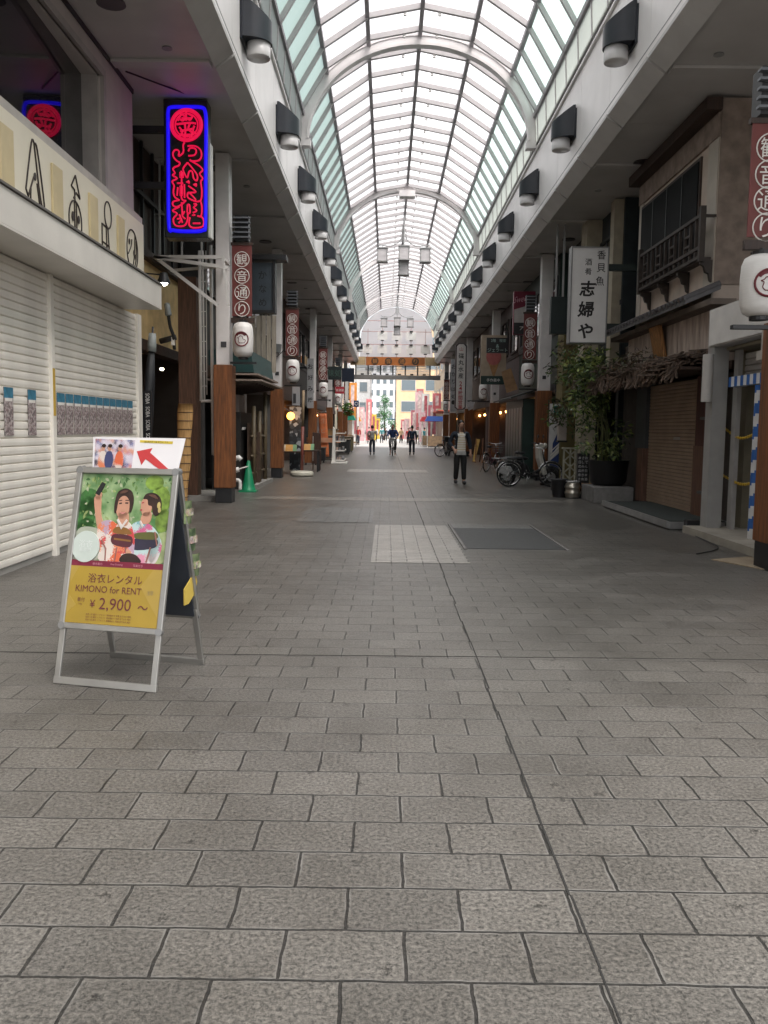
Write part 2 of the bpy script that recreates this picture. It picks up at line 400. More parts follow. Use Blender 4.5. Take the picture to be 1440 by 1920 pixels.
for i in range(ny):
    y = Y0R + i * STEP
    if y < 8: continue
    for s in (-1, 1):
        b.cyl((AX + s * .38, y + .02, 10.56), (AX + s * .38, y + .02, 10.44), .025, .035, 6)
b.build('cable_clips', WHITE, roof)
for k in range(5):
    y = 8.75 + 12.65 * k
    b = MB(); N = 36
    for i in range(N):
        def pt(a, d): return V(AX + (2.86 - d) * math.sin(a), 0, 8.27 + (2.40 - d) * math.cos(a))
        a0 = R(-90 + 180 * i / N); a1 = R(-90 + 180 * (i + 1) / N)
        A, B, C, D = pt(a0, 0), pt(a1, 0), pt(a1, .24), pt(a0, .24)
        for dy in (-.13, .13):
            for q in (A, B, C, D): q.y = y + dy
            vs = [q.copy() for q in (A, B, C, D)]
            b.add(vs, [(0, 1, 2, 3) if dy < 0 else (3, 2, 1, 0)])
        for p, q in ((A, B), (D, C)):
            b.add([V(p.x, y - .13, p.z), V(q.x, y - .13, q.z), V(q.x, y + .13, q.z), V(p.x, y + .13, p.z)], [(0, 1, 2, 3)])
    for dd in (.02, .22):
        for i in range(N):
            A, B = pt(R(-90 + 180 * i / N), dd - .02), pt(R(-90 + 180 * (i + 1) / N), dd - .02); C, D = pt(R(-90 + 180 * (i + 1) / N), dd + .04), pt(R(-90 + 180 * i / N), dd + .04)
            for q in (A, B, C, D): q.y = y - .155
            b.add([A, B, C, D, *[q + V(0, .03, 0) for q in (A, B, C, D)]], [(0, 1, 2, 3), (0, 4, 5, 1), (3, 2, 6, 7)])
    for s in (-1, 1): b.box(AX + s * 2.57, AX + s * 2.85, y - .13, y + .13, 8.1, 8.27)
    if k == 2: b.box(AX - .3, AX + .3, y - .35, y + .1, 10.2, 10.42)
    b.build('arch_rib', pm('rib_paint', (.70, .67, .67), .45, .1, 3), roof, 'auto')
# glazed gable at the far end
b = MB(); g = frosted('gable_pane', (.86, .85, .87), .1, .8)
N = 24; poly = [(AX + 2.7 * math.cos(R(180 * i / N)), 8.2 + 2.3 * math.sin(R(180 * i / N))) for i in range(N + 1)] + [(AX - 2.75, 6.75), (AX + 2.75, 6.75)]
b.poly([(x, z) for x, z in poly], (0, Y1R - .1, 0), X_, Z_); b.build('gable_glazing', g, roof)
b = MB(); pk = pm('gable_bar', (.52, .34, .34), .5)
for z in (6.78, 7.75, 8.7, 9.5):
    hw = 2.7 if z < 8.2 else 2.7 * math.sqrt(max(0, 1 - ((z - 8.2) / 2.3) ** 2)); b.box(AX - hw, AX + hw, Y1R - .2, Y1R - .12, z - .025, z + .025)
for i in range(-2, 3): b.box(AX + i * 1.08 - .02, AX + i * 1.08 + .02, Y1R - .18, Y1R - .13, 6.8, 8.3 + 1.0 * math.sqrt(max(0, 1 - (i * 1.08 / 2.7) ** 2)))
b.build('gable_bars', pk, roof)
for z, ks in ((7.35, range(-2, 3)), (8.35, (-1, 0, 1))):
    for i in ks:
        o = MB().box(AX + i * 1.08 - .36, AX + i * 1.08 + .36, Y1R - .3, Y1R - .22, z - .28, z + .33).build('gable_panel', WHITE, roof)
        MB().box(AX + i * 1.08 - .12, AX + i * 1.08 + .12, Y1R - .42, Y1R - .3, z + .33, z + .4).box(AX + i * 1.08 - .12, AX + i * 1.08 + .12, Y1R - .42, Y1R - .3, z - .36, z - .29).build('clamp', BLACK, o)

# ------------------------------------------------------------------ side canopies (fascia + soffit)
SOFF = pm('soffit_panel', (.56, .545, .535), .4, .12, 1.2, spec=.25)
FASC = pm('fascia_paint', (.80, .78, .77), .35, .08, 1.5)
NOS = pm('nosing_paint', (.55, .54, .53), .4, .1, 2)
def canopy(side):
    Y0R = 2.0 if side > 0 else -9
    xf = AX + side * 2.83; xn = AX + side * 2.92; xo = AX + side * 9
    t = T('side_canopy', '%s canopy with white fascia and grey panelled soffit above the %s shopfronts' % (('left', 'left') if side < 0 else ('right', 'right')), 'canopy', (xf, 27, 6.3))
    pan = 4.3; y = Y0R; b = MB(); fb = MB(); nb = MB()
    for i in range(40):
        ya, yb = -9.25 + i * 2.15 + .012, -9.25 + (i + 1) * 2.15
        if yb < Y0R: continue
        ya = max(ya, Y0R)
        if ya > Y1R: break
        yb = min(yb, Y1R)
        fb.box(xf, xf + side * .08, ya, yb, 6.47, 8.02)
        nb.add([(xf - side * .02, ya + .06, 6.45), (xf - side * .02, yb, 6.45), (xn + side * .14, yb, 6.27), (xn + side * .14, ya + .06, 6.27),
                (xf - side * .02, ya + .06, 6.5), (xf - side * .02, yb, 6.5), (xn + side * .14, yb, 6.45), (xn + side * .14, ya + .06, 6.45)],
               [(0, 1, 2, 3), (7, 6, 5, 4), (0, 4, 5, 1), (1, 5, 6, 2), (2, 6, 7, 3), (3, 7, 4, 0)])
        b.box(xn + side * .1, xo, ya, yb, 6.33, 6.42)
        if i % 2 == 0: b.box(xn + side * .2, xo, ya - .12, ya + .1, 6.285, 6.325)
    b.build('soffit', SOFF, t); fb.build('fascia', FASC, t); nb.build('nosing', NOS, t)
    MB().box(xf - side * .004, xf + side * .02, Y0R, Y1R, 6.60, 6.615).build('groove', GREY, t)
    MB().box(xf + side * .1, xo, Y0R, Y1R, 6.44, 6.6).build('deck', DARK, t)
    MB().box(xf - side * .05, xf + side * .12, Y0R, Y1R, 8.03, 8.07).build('cap', FASC, t)
    # dark vent strip between fascia and side glazing
    v = MB().box(xf + side * .1, xf + side * .13, Y0R, Y1R, 8.06, 8.2)
    v.build('vent_strip', BLACK, t)
    m = MB(); y = Y0R
    while y < Y1R: m.box(xf + side * .02, xf + side * .09, y, y + .05, 8.07, 8.2); y += 1.07
    m.build('vent_posts', WHITE, t)
    MB().box(xf - side * .02, xf + side * .14, Y0R, Y1R, 8.2, 8.24).build('sill', pm('purlin_paint', ()), t)
    for k in range(9):
        y = 9.9 + k * 6.45 if side > 0 else 10.6 + k * 6.45
        MB().cyl((AX + side * 3.95, y, 6.335), (AX + side * 3.95, y, 6.305), .16, .17, 20).build('downlight', pm('downlight_dark', (.05, .04, .045), .3, .2), t)
    for k in range(9):
        y = 11.8 + k * 6.45
        MB().cyl((AX + side * 3.6, y, 6.335), (AX + side * 3.6, y, 6.31), .06, .07, 12).build('sprinkler', GREY, t)
    return t
canopy(-1); canopy(1)

# ------------------------------------------------------------------ fascia lamps
def lamp_proto(side):
    xf = AX + side * 2.83
    t = T('wall_lamp', 'x', 'lamp', (xf, 0, 6.97), 0, 'dark wall lamps along the vault fascias')
    N = 12; pl = [(-.02, .30), (-.02, -.30)] + [(-.06 - .36 * math.cos(R(a)), .29 * math.sin(R(a))) for a in range(-90, 91, 15)]
    vs = []; k = len(pl)
    for x, y in pl: vs.append((side * x, y, 0))
    for x, y in pl: vs.append((side * x, y, .55 + .7 * (x + .06) if x < -.06 else .55))
    fs = [tuple(range(k)), tuple(range(k, 2 * k))] + [(i, (i + 1) % k, (i + 1) % k + k, i + k) for i in range(k)]
    MB().add(vs, fs).build('shade', NAVY, t, 'auto', local=True)
    MB().box(-side * .001, -side * .035, -.33, .33, -.05, .48).build('back_plate', NAVY, t, local=True)
    MB().lathe([(.17, -.2), (.175, -.185), (.175, .02)], (-side * .22, 0, 0), 18).build('diffuser', pm('lamp_glass', (.58, .57, .57), .25, .05), t, True, local=True)
    return t
for side in (-1, 1):
    p = lamp_proto(side)
    for k in range(15):
        y = 5.2 + 4.0 * k
        if y > 64.5: break
        word = ['nearest', 'second', 'third', 'fourth', 'fifth', 'sixth', 'seventh', 'eighth', 'ninth', 'tenth', 'eleventh', 'twelfth', 'thirteenth', 'fourteenth', 'fifteenth'][max(0, k - 2)]
        if k < 2: continue
        lb = 'dark curved wall lamp with frosted glass, %s along the %s fascia' % (word, 'left' if side < 0 else 'right')
        if k == 2: p.location.y = y; p['label'] = lb
        else: dup(p, (p.location.x, y, 6.97), label=lb)

# ------------------------------------------------------------------ chandeliers
def chandelier(y, lab):
    t = T('chandelier', lab, 'chandelier', (AX - .03, y, 8.5), 0, 'square lantern chandeliers under the vault')
    x = AX - .03
    MB().cyl((x, y, 10.6), (x, y, 9.35), .035).cyl((x - .08, y, 10.1), (x - .08, y, 9.4), .015).cyl((x + .08, y, 10.1), (x + .08, y, 9.4), .015).build('pole', GREY, t)
    for s in (-1, 1):
        MB().tube(spline([(x + s * .08, y, 9.9), (x + s * .14, y, 9.5), (x + s * .5, y, 9.25), (x + s * 1.0, y, 9.27), (x + s * 1.12, y, 9.32)]), .022, 6).build('arm', GREY, t)
    for dx, dy, z in ((-.92, 0, 8.6), (.92, 0, 8.6), (0, -.3, 8.62), (0, -.0, 8.05)):
        c = V(x + dx, y + dy, z)
        o = MB().box(c.x - .2, c.x + .2, c.y - .2, c.y + .2, c.z - .02, c.z + .5).build('lantern', pm('lantern_paper', (.55, .52, .53), .5, .1), t)
        f = MB()
        for sx in (-1, 1):
            for sy in (-1, 1): f.box(c.x + sx * .2 - .02, c.x + sx * .2 + .02, c.y + sy * .2 - .02, c.y + sy * .2 + .02, c.z - .05, c.z + .53)
        for z2 in (c.z - .06, c.z + .5): f.box(c.x - .24, c.x + .24, c.y - .24, c.y + .24, z2, z2 + .045)
        f.cyl((c.x, c.y, c.z + .54), (c.x, c.y, 9.27 if abs(dx) > .1 else 9.4), .015)
        f.build('frame', GREY, o)
    return t
chandelier(38.0, 'nearer grey chandelier of square lanterns hanging from the vault on curved arms')
chandelier(61.5, 'farther grey chandelier of square lanterns hanging just before the glazed gable')

# ------------------------------------------------------------------ end beam, lattice, orange sign
t = T('end_gantry', 'grey beam and slatted lattice panel spanning the far end of the arcade', 'gantry', (AX, 65, 5.2))
MB().box(-2.75, 3.95, 64.9, 65.3, 5.1, 5.42).build('beam', pm('gantry_paint', (.2, .19, .18), .5), t)
b = MB()
for i in range(7): b.box(-2.35 + i * .92 - .05, -2.35 + i * .92 + .05, 64.95, 65.05, 5.42, 6.14)
b.build('posts', DARK, t)
for i in range(6):
    s = MB()
    for j in range(6): s.box(-2.3 + i * .92, -2.3 + (i + 1) * .92 - .1, 65.02, 65.08, 5.46 + j * .115, 5.53 + j * .115)
    o = s.build('slat_panel', WHITE, t)
    MB().box(-1.98 + i * .92, -1.75 + i * .92, 64.9, 65.0, 5.43, 5.53).build('spot_lamp', BLACK, o)
MB().text('観音通り商店街', (-.9, 64.97, 5.85), .2, X_, Z_, 1.5).build('lettering', INK, t)
t = T('gate_sign', 'long orange board with four round dark characters above the end gantry', 'sign', (.6, 65, 6.1))
MB().box(-1.6, 2.78, 64.8, 65.0, 6.12, 6.74).build('board', pm('orange_board', (.42, .13, .025), .5, .25, 2), t)
for i, ch in enumerate('観音通り'):
    o = MB().prism(ell(.27, .27), (-.93 + i * 1.0, 64.78, 6.43), X_, Z_, .015).build('roundel', pm('roundel_brown', (.06, .03, .015), .5), t)
    MB().text(ch, (-.93 + i * 1.0, 64.775, 6.43), .36, X_, Z_).build('lettering', pm('ochre_letter', (.4, .16, .04)), o)
MB().box(-2.75, -1.62, 64.85, 65.1, 6.14, 6.75).box(2.8, 3.9, 64.85, 65.1, 6.14, 6.75).build('side_panel', pm('tan_board', (.5, .36, .2), .5), t)

# ------------------------------------------------------------------ posts with banner, lantern and louvre lamp
def post(x, y, lab, w=.34, top=6.3):
    t = T('arcade_post', lab, 'post', (x + w / 2, y + .17, 0), 0, 'arcade posts with brown bases')
    MB().box(x + .01, x + w - .01, y + .01, y + .33, 2.54, top).build('shaft', pm('post_paint', (.74, .71, .70), .45, .12, 3), t, bevel=.01)
    MB().box(x - .035, x + w + .035, y - .035, y + .375, .28, 2.54).build('cladding', BROWN, t, bevel=.012)
    MB().box(x - .015, x + w + .015, y - .015, y + .355, 0, .28).build('plinth', BLACK, t, bevel=.006)
    MB().box(x + .1, x + .2, y - .004, y + .012, 2.86, 2.96).build('socket', DARK, t)
    return t
def banner_set(x, y, where, grp=True, w=.36, zb=(3.42, 4.68), lz=(2.68, 3.3), dx=0.0):
    """x = middle of the banner"""
    t = T('louvre_lamp', 'black slatted lamp box above the banner ' + where, 'lamp', (x, y, 4.75), 0, 'louvred lamps on the posts')
    b = MB().box(x - .12, x + .12, y - .02, y + .2, zb[1] + .08, zb[1] + .52).build('body', BLACK, t)
    f = MB()
    for i in range(5): f.box(x - .16, x + .16, y - .08, y - .005, zb[1] + .12 + i * .085, zb[1] + .145 + i * .085)
    f.build('louvres', pm('louvre_grey', (.16, .17, .19), .4), t)
    t = T('street_banner', 'maroon hanging banner with four circled white characters ' + where, 'banner', (x, y, zb[0]), 0, 'maroon street name banners')
    MB().box(x - w / 2, x + w / 2, y, y + .02, zb[0], zb[1]).build('cloth', MAROON, t)
    MB().box(x - w / 2 - .02, x + w / 2 + .02, y - .01, y + .05, zb[1], zb[1] + .05).build('rail', DKWOOD, t)
    MB().box(x - w / 2 - .02, x + w / 2 + .04, y - .01, y + .05, zb[0] - .12, zb[0] - .03).build('rail', DKWOOD, t)
    cc = .295 * (zb[1] - zb[0]) / 1.26
    for i, ch in enumerate('観音通り'):
        c = V(x, y - .004, zb[1] - .1 - cc * (i + .5))
        o = MB().torus(c, Y_, .132, .007, 24, 5).build('ring', LETTER, t)
        MB().text(ch, c + V(0, -.002, 0), .19, X_, Z_, .2).build('lettering', LETTER, o)
    t = T('paper_lantern', 'white paper lantern with maroon bird mark ' + where, 'lantern', (x + dx, y, lz[0]), 0, 'white paper lanterns on the posts')
    c = V(x + dx, y - .03, (lz[0] + lz[1]) / 2); h = lz[1] - lz[0]; r = .19
    MB().lathe([(r * .55, -h / 2), (r * .82, -h * .45), (r * .96, -h * .33), (r, -h * .1), (r, h * .1), (r * .96, h * .33), (r * .82, h * .45), (r * .55, h / 2)], c, 24).build('shade', pm('lantern_white', (.74, .72, .70), .4, .05, 30, .1, stretch=(.2, .2, 3)), t, True)
    MB().cyl(c - V(0, 0, h / 2 + .04), c - V(0, 0, h / 2), .09).cyl(c + V(0, 0, h / 2), c + V(0, 0, h / 2 + .04), .09).build('caps', BLACK, t)
    # emblem wrapped on the front of the lantern
    o = MB(); q = lambda a, bb: V(c.x + r * 1.012 * math.sin(a / r), c.y - r * 1.012 * math.cos(a / r), c.z + bb)
    o.tube([q(.125 * math.cos(a), .125 * math.sin(a)) for a in [2 * math.pi * i / 28 for i in range(28)]], .012, 6, True)
    def patch(pts): o.add([q(a, bb) for a, bb in pts], [tuple(range(len(pts)))])
    for i in range(7):
        a0 = R(35 + i * 16); a1 = R(35 + (i + 1) * 16)
        patch([(.12 * math.cos(a0), .12 * math.sin(a0)), (.12 * math.cos(a1), .12 * math.sin(a1)), (.075 * math.cos(a1) - .01, .075 * math.sin(a1) + .01), (.075 * math.cos(a0) - .01, .075 * math.sin(a0) + .01)])
    o.tube(spline([q(*p) for p in ((-.03, -.07), (.05, -.065), (.075, -.02), (.03, .0), (.02, .04), (-.02, .055), (-.045, .03), (-.07, .02), (-.045, .005), (-.055, -.04), (-.03, -.07))]), .005, 5)
    o.build('emblem', pm('emblem_maroon', (.14, .012, .02), .5), t)
    MB().box(x + dx - .24, x + dx + .24, y - .02, y + .06, lz[0] - .12, lz[0] - .08).build('tray', BLACK, t)
    MB().cyl((x + dx, y + .22, lz[1] + .07), (x + dx, y - .05, lz[1] + .06), .012).build('bracket', BLACK, t)
LP = [(16.0, 'first'), (24.3, 'second'), (36.0, 'third'), (46.7, 'fourth'), (57.3, 'fifth'), (64.3, 'sixth')]
for i, (y, n) in enumerate(LP):
    post(-3.15 if i == 0 else -3.22, y, 'white post with brown wooden base, %s from the front in the left row' % n, .27)
    if i < 5: banner_set(-2.66, y + (.1 if i else .0), 'at the %s post of the left row' % n, dx=0.02)
RP = [(8.75, 3.93, 'first'), (24.6, 4.27, 'second'), (35.8, 4.27, 'third'), (46.4, 4.2, 'fourth'), (57.5, 4.2, 'fifth'), (64.3, 4.2, 'sixth')]
for i, (y, x, n) in enumerate(RP):
    post(x, y, 'white post with brown wooden base, %s from the front in the right row' % n)
    if i == 0: banner_set(3.65, 8.6, 'at the first post of the right row', zb=(3.3, 4.36), lz=(2.54, 3.12), dx=-.04)
    elif i < 5: banner_set(x - .27, y + .1, 'at the %s post of the right row' % n, dx=-.04)
# ================================================================== LEFT SIDE
XL = -3.58; XR = -4.3
WARMW = pm('warm_white_shutter', (.80, .76, .69), .4, .14, 1.6, stretch=(1, 1.6, .35))
CREAM = pm('cream_board', (.78, .72, .58), .45, .06, 2)
PINKW = pm('pale_plaster', (.55, .50, .48), .6, .1, 3, .05)
t = T('shutter_shop', 'white corner shop on the left with closed roller shutters and cream picture sign', 'shop', (-6, 9, 0))
ye = 12.55
XQ = -3.8; YQ = 13.2; zw0, zw1 = 4.42, 5.95
MB().box(-9, XQ, 11.75, YQ, 4.3, 6.31).box(-9, XQ, 2, 11.75, zw1, 6.31).box(-9, XQ, 2, 11.75, 4.25, zw0).build('wall', PINKW, t)
MB().box(-9, XQ + .02, 2, YQ + .02, 6.26, 6.325).build('shadow_gap', BLACK, t)
MB().box(-9, XL - .35, 2, ye, 0, 3.0).box(-9, XL - .2, 2, ye, 3.0, 4.245).box(-9, -6.5, 2, 11.7, 4.3, 6.2).build('core', DARK, t)
b = MB()
b.box(XQ - .02, XQ + .05, 2, 11.85, zw1, zw1 + .09).box(XQ - .02, XQ + .05, 11.76, 11.85, zw0, zw1).box(XQ - .3, XQ - .02, 11.70, 11.76, zw0, zw1)
b.box(-4.06, -3.98, 10.3, 10.36, zw0, zw1).box(-4.0, -3.92, 9.0, 9.06, zw0, zw1)
o = b.build('window', pm('window_frame_paint', (.42, .385, .37), .45), t)
MB().add([(-4.03, 11.74, zw0), (-4.03, 11.74, zw1), (-3.66, 4.5, zw1), (-3.66, 4.5, zw0), (-4.05, 11.74, zw0), (-4.05, 11.74, zw1), (-3.68, 4.5, zw1), (-3.68, 4.5, zw0)], [(0, 1, 2, 3), (7, 6, 5, 4)]).build('pane', glass('dark_window', (.012, .012, .014)), o)
MB().box(XQ - .1, XL + .07, 2, ye + .06, 4.24, 4.34).box(XQ - .1, XL + .03, 2, ye + .03, 4.34, 4.38).build('ledge', pm('ledge_paint', (.5, .46, .42), .5), t)
# picture sign board
MB().box(XL - .2, XL + .1, 2, ye, 3.34, 4.235).build('sign_board', CREAM, t)
blk = pm('pale_wood_block', (.64, .53, .31), .5, .12, 3)
yy0 = [8.0, 9.16, 10.28, 11.28, 12.02]
for y in (6.95, 8.07, 9.28, 10.4, 11.45):
    MB().box(XL + .1, XL + .125, y - .14, y + .14, 3.42, 4.08).build('sign_block', blk, t, bevel=.006)
def icon(yc, lines, dots=()):
    b = MB()
    for pts, cl in lines: b.tube([V(XL + .105, yc + x, 3.79 + z) for x, z in (spline([V(a, c2, 0) for a, c2 in pts], 4, cl))] if False else [V(XL + .105, yc + p.x * 1.3, 3.79 + p.y) for p in spline([V(a, c2, 0) for a, c2 in pts], 4, cl)], .0095, 5, cl)
    for x, z, r in dots: b.prism(ell(r, r * 1.3, 12), (XL + .112, yc + x * 1.3, 3.79 + z), Y_, Z_, .006)
    b.build('icon', pm('icon_brown', (.03, .018, .012), .5), t)
sl = lambda a, b2: ([a, ((a[0] + b2[0]) / 2, (a[1] + b2[1]) / 2), b2], False)
icon(7.5, [(ell(.17, .17, 12, 0, .16), True), (ell(.17, .17, 12, 0, -.16), True), (ell(.12, .12, 12, 0, .16), True), (ell(.12, .12, 12, 0, -.16), True)] + [sl((-.17 + .05 * i, -.05), (.17 - .05 * i, .05)) for i in range(5)])
icon(8.72, [([(-.17, -.14), (-.05, .33), (.0, .35), (.06, .3), (.17, -.18), (.12, -.2), (.06, .0)], False), sl((-.17, -.14), (-.13, -.2)), sl((-.13, -.2), (-.02, .02)), sl((-.08, -.1), (-.1, -.36)), sl((-.1, -.36), (.02, -.34)), sl((.02, -.34), (.06, -.42)), sl((.06, -.42), (.12, -.4)), sl((.12, -.4), (.04, -.02)), sl((.0, .35), (.1, -.2))], [(-.0, .03, .03)])
icon(9.82, [(ell(.15, .22, 14, 0, -.14), True), sl((-.015, .08), (-.015, -.34)), sl((.03, .08), (.03, -.34)), sl((-.03, .1), (.03, .18)), sl((.03, .18), (.12, .14)), sl((.12, .14), (.02, .36)), sl((.02, .36), (-.08, .22)), sl((-.08, .22), (-.01, .2)), sl((-.01, .2), (.0, .08))], [(-.06, -.1, .04), (.075, -.1, .035)])
icon(10.88, [(ell(.1, .16, 12, .06, .2), True), sl((-.12, .05), (-.12, -.36)), sl((-.12, -.36), (.03, -.38)), sl((.03, -.38), (.08, -.2)), sl((.08, -.2), (.05, .04)), sl((.05, .04), (-.12, .05)), sl((-.12, -.16), (.08, -.17)), sl((.0, .04), (.02, -.38))])
icon(11.98, [(ell(.19, .27, 14, 0, -.02), True), ([(-.02, -.28), (.06, -.1), (.1, .22)], False), ([(.05, -.26), (.13, -.1), (.14, .14)], False), ([(-.15, -.1), (-.05, .02), (-.02, .12)], False)], [(-.11, .07, .03), (.05, -.04, .03), (.1, -.08, .025)])
# shutter box with its long white fascia
xb = -3.08; yb = 11.95
MB().box(XL - .3, xb, 2, yb, 2.98, 3.0).box(xb - .04, xb, 2, yb, 3.0, 3.3).box(XL - .1, xb - .04, yb - .04, yb, 3.0, 3.3).build('shutter_box', OFFW, t, bevel=.004)
MB().box(XL - .2, xb + .02, 2, yb + .02, 3.305, 3.325).build('flashing', pm('flashing_dark', (.12, .11, .1), .4), t)
def shutter(x, ya, yb2, z0, z1, pitch, mat, parent, nm='roller_shutter', side=1, d=.018):
    vs = []; n = int((z1 - z0) / pitch)
    pr = []
    for i in range(n):
        z = z0 + i * pitch
        pr += [(0, z), (d * .8, z + pitch * .12), (d, z + pitch * .5), (d * .85, z + pitch * .86), (0, z + pitch * .95), (-.006, z + pitch * .98)]
    b = MB(); k = len(pr)
    b.add([(x + side * a, ya, z) for a, z in pr] + [(x + side * a, yb2, z) for a, z in pr], [(i, i + k, i + 1 + k, i + 1) if side > 0 else (i, i + 1, i + 1 + k, i + k) for i in range(k - 1)])
    return b.build(nm, mat, parent)
shutter(XL, 2, 9.2, .06, 2.98, .081, WARMW, t); shutter(XL, 9.27, 12.38, .06, 2.98, .081, WARMW, t)
MB().box(XL - .05, XL, 2, 12.4, 0, .06).build('shutter_sill', pm('sill_steel', (.3, .29, .27), .4), t)
for a, b2 in ((9.19, 9.28), (12.38, 12.56)): MB().box(XL - .05, XL + .05, a, b2, 0, 2.98).build('guide_rail', WARMW, t, bevel=.004)
MB().box(XL + .05, XL + .054, 9.2, 9.26, 1.5, 2.0).build('yellow_tape', pm('tape_yellow', (.55, .36, .05), .5), t)
# small posters pasted on the shutter
pp = spots('poster_print', (.16, .12, .12), [(.45, .4, .38), (.06, .04, .05), (.3, .2, .2), (.55, .5, .48)], 60, .3)
teal = pm('poster_sky', (.05, .2, .3), .5, .4, 12)
names = ['first', 'second', 'third', 'fourth', 'fifth', 'sixth', 'seventh', 'eighth', 'ninth', 'tenth', 'eleventh']
def poster(y, wd, lab):
    q = T('poster', lab, 'poster', (XL + .02, y, 1.65), 0, 'narrow posters pasted on the white shutter')
    MB().box(XL + .022, XL + .026, y - wd / 2, y + wd / 2, 1.3, 1.75).build('sheet', pp, q)
    MB().box(XL + .0262, XL + .028, y - wd / 2, y + wd / 2, 1.65, 1.75).build('sky_picture', teal, q)
    MB().box(XL + .0262, XL + .0285, y - wd / 2 + .02, y + wd / 2 - .02, 1.62, 1.65).build('title_strip', LETTER, q)
ya, yb2 = at(102, 785, X=XL).y, at(246, 785, X=XL).y
for i in range(11): poster(ya + (yb2 - ya) * (i + .5) / 11, (yb2 - ya) / 11 - .03, 'narrow poster in the row of eleven on the white shutter, %s from the left' % names[i])
for i, u in enumerate((12, 56)): poster(at(u, 785, X=XL).y, .2, 'narrow poster standing alone left of the shutter divider, %s' % ('the farther left one' if i == 0 else 'close to the divider'))

# ---------------------------------------------------------------- neon sign
YN = 13.5
a = at(306, 186, Y=YN); c = at(390, 446, Y=YN)
t = T('neon_sign', 'tall dark hanging sign box with blue neon border and red neon script', 'sign', ((a.x + c.x) / 2, YN, c.z))
MB().box(a.x, c.x, YN, YN + .3, c.z, a.z).build('case', pm('neon_case', (.02, .025, .025), .25, .3), t, bevel=.01)
MB().box(c.x, c.x + .03, YN + .06, YN + .27, c.z + .02, a.z - .6).build('side_strip', pm('side_acrylic', (.6, .6, .55), .3), t)
npx = lambda x, y: at(300 + x / 7.11, 180 + y / 7.11, Y=YN - .02)
RED = emit('red_neon', (1.0, .008, .08), .17); BLUE = emit('blue_neon', (.012, .004, 1.0), .2)
bor = [(150, 150), (340, 145), (540, 150), (600, 200), (615, 400), (610, 1000), (605, 1700), (570, 1790), (400, 1805), (180, 1790), (120, 1720), (112, 1000), (108, 400), (110, 200)]
b = MB(); b.tube([npx(*p) for p in [(q.x, q.y) for q in spline([V(x, y, 0) for x, y in bor], 6, True)]], .028, 8, True); b.build('blue_tube', BLUE, t, True)
S = []
S.append(([(355 + 195 * math.cos(i), 390 + 200 * math.sin(i)) for i in [2 * math.pi * k / 16 for k in range(16)]], True, .03))
S.append(([(355 + 150 * math.cos(i), 390 + 155 * math.sin(i)) for i in [2 * math.pi * k / 16 for k in range(16)]], True, .012))
for pts in ([(300, 230), (260, 290), (300, 330), (340, 290), (300, 250)], [(380, 240), (430, 270), (400, 320), (360, 300)], [(220, 380), (300, 370), (400, 360), (480, 370)], [(260, 420), (300, 480), (260, 540)], [(330, 360), (340, 450), (330, 560)], [(400, 370), (380, 440), (430, 500), (400, 560)], [(460, 400), (440, 470), (480, 500)], [(290, 300), (420, 300)], [(270, 470), (440, 440)], [(280, 520), (440, 520)], [(250, 330), (230, 300)], [(350, 200), (350, 330)]):
    S.append((pts, False, .016))
L = [[(370, 670), (470, 670), (540, 720), (555, 800), (520, 860), (430, 870), (400, 850)], [(380, 740), (400, 700), (460, 700), (485, 740), (460, 790), (380, 800)],
     [(330, 620), (310, 660), (315, 740), (290, 780), (250, 800), (255, 740), (210, 720), (175, 760), (185, 820), (230, 870), (265, 890), (250, 930), (200, 950), (175, 980), (200, 1030), (170, 1060), (230, 1100), (165, 1140), (190, 1200), (180, 1280), (200, 1350), (260, 1390)],
     [(370, 890), (310, 970), (330, 1040), (365, 1090), (390, 1010), (430, 1010), (450, 1100), (490, 1130), (500, 1070), (460, 1000), (370, 890)],
     [(400, 860), (520, 930), (570, 990), (530, 1040), (570, 1100), (545, 1150), (560, 1260), (550, 1380), (500, 1410), (430, 1390), (370, 1350), (380, 1290), (440, 1340), (480, 1390)],
     [(380, 1200), (480, 1280), (380, 1290)], [(285, 1000), (290, 1100), (290, 1200), (290, 1370), (350, 1400)], [(230, 1165), (310, 1165)], [(240, 1220), (230, 1330)], [(325, 1180), (330, 1360)],
     [(260, 1390), (180, 1410), (175, 1460), (230, 1480), (300, 1440), (340, 1400)], [(370, 1450), (365, 1550), (400, 1560), (395, 1460), (370, 1450)], [(450, 1440), (490, 1450), (450, 1490), (490, 1530), (440, 1560)],
     [(540, 1400), (560, 1480), (550, 1600), (500, 1600)], [(260, 1480), (170, 1530), (230, 1570), (180, 1640), (200, 1720), (270, 1740), (340, 1720), (370, 1640), (370, 1560)], [(330, 1540), (300, 1600), (340, 1640)],
     [(400, 1620), (390, 1720), (450, 1760), (570, 1740), (580, 1650), (540, 1600)], [(440, 1700), (540, 1700)], [(230, 1640), (290, 1640), (250, 1700)], [(290, 1420), (300, 1600)], [(260, 1580), (300, 1690)]]
S += [(l, False, .013) for l in L]
S += [([(370, 1140), (375, 1150), (370, 1160)], False, .03), ([(465, 1175), (470, 1190), (465, 1200)], False, .03), ([(450, 1585), (452, 1595)], False, .028), ([(290, 1020), (290, 1090)], False, .035), ([(285, 1200), (285, 1330)], False, .026)]
b = MB()
for pts, cl, r in S:
    b.tube([npx(p.x, p.y) - V(0, .01, 0) for p in spline([V(x, y, 0) for x, y in pts], 4, cl)], r, 6, cl)
b.build('red_tube', RED, t, True)
b = MB()
for z in (a.z - .45, c.z + .75): MB().box(XR - .06, a.x, YN + .1, YN + .18, z, z + .1).build('support_arm', BLACK, t)
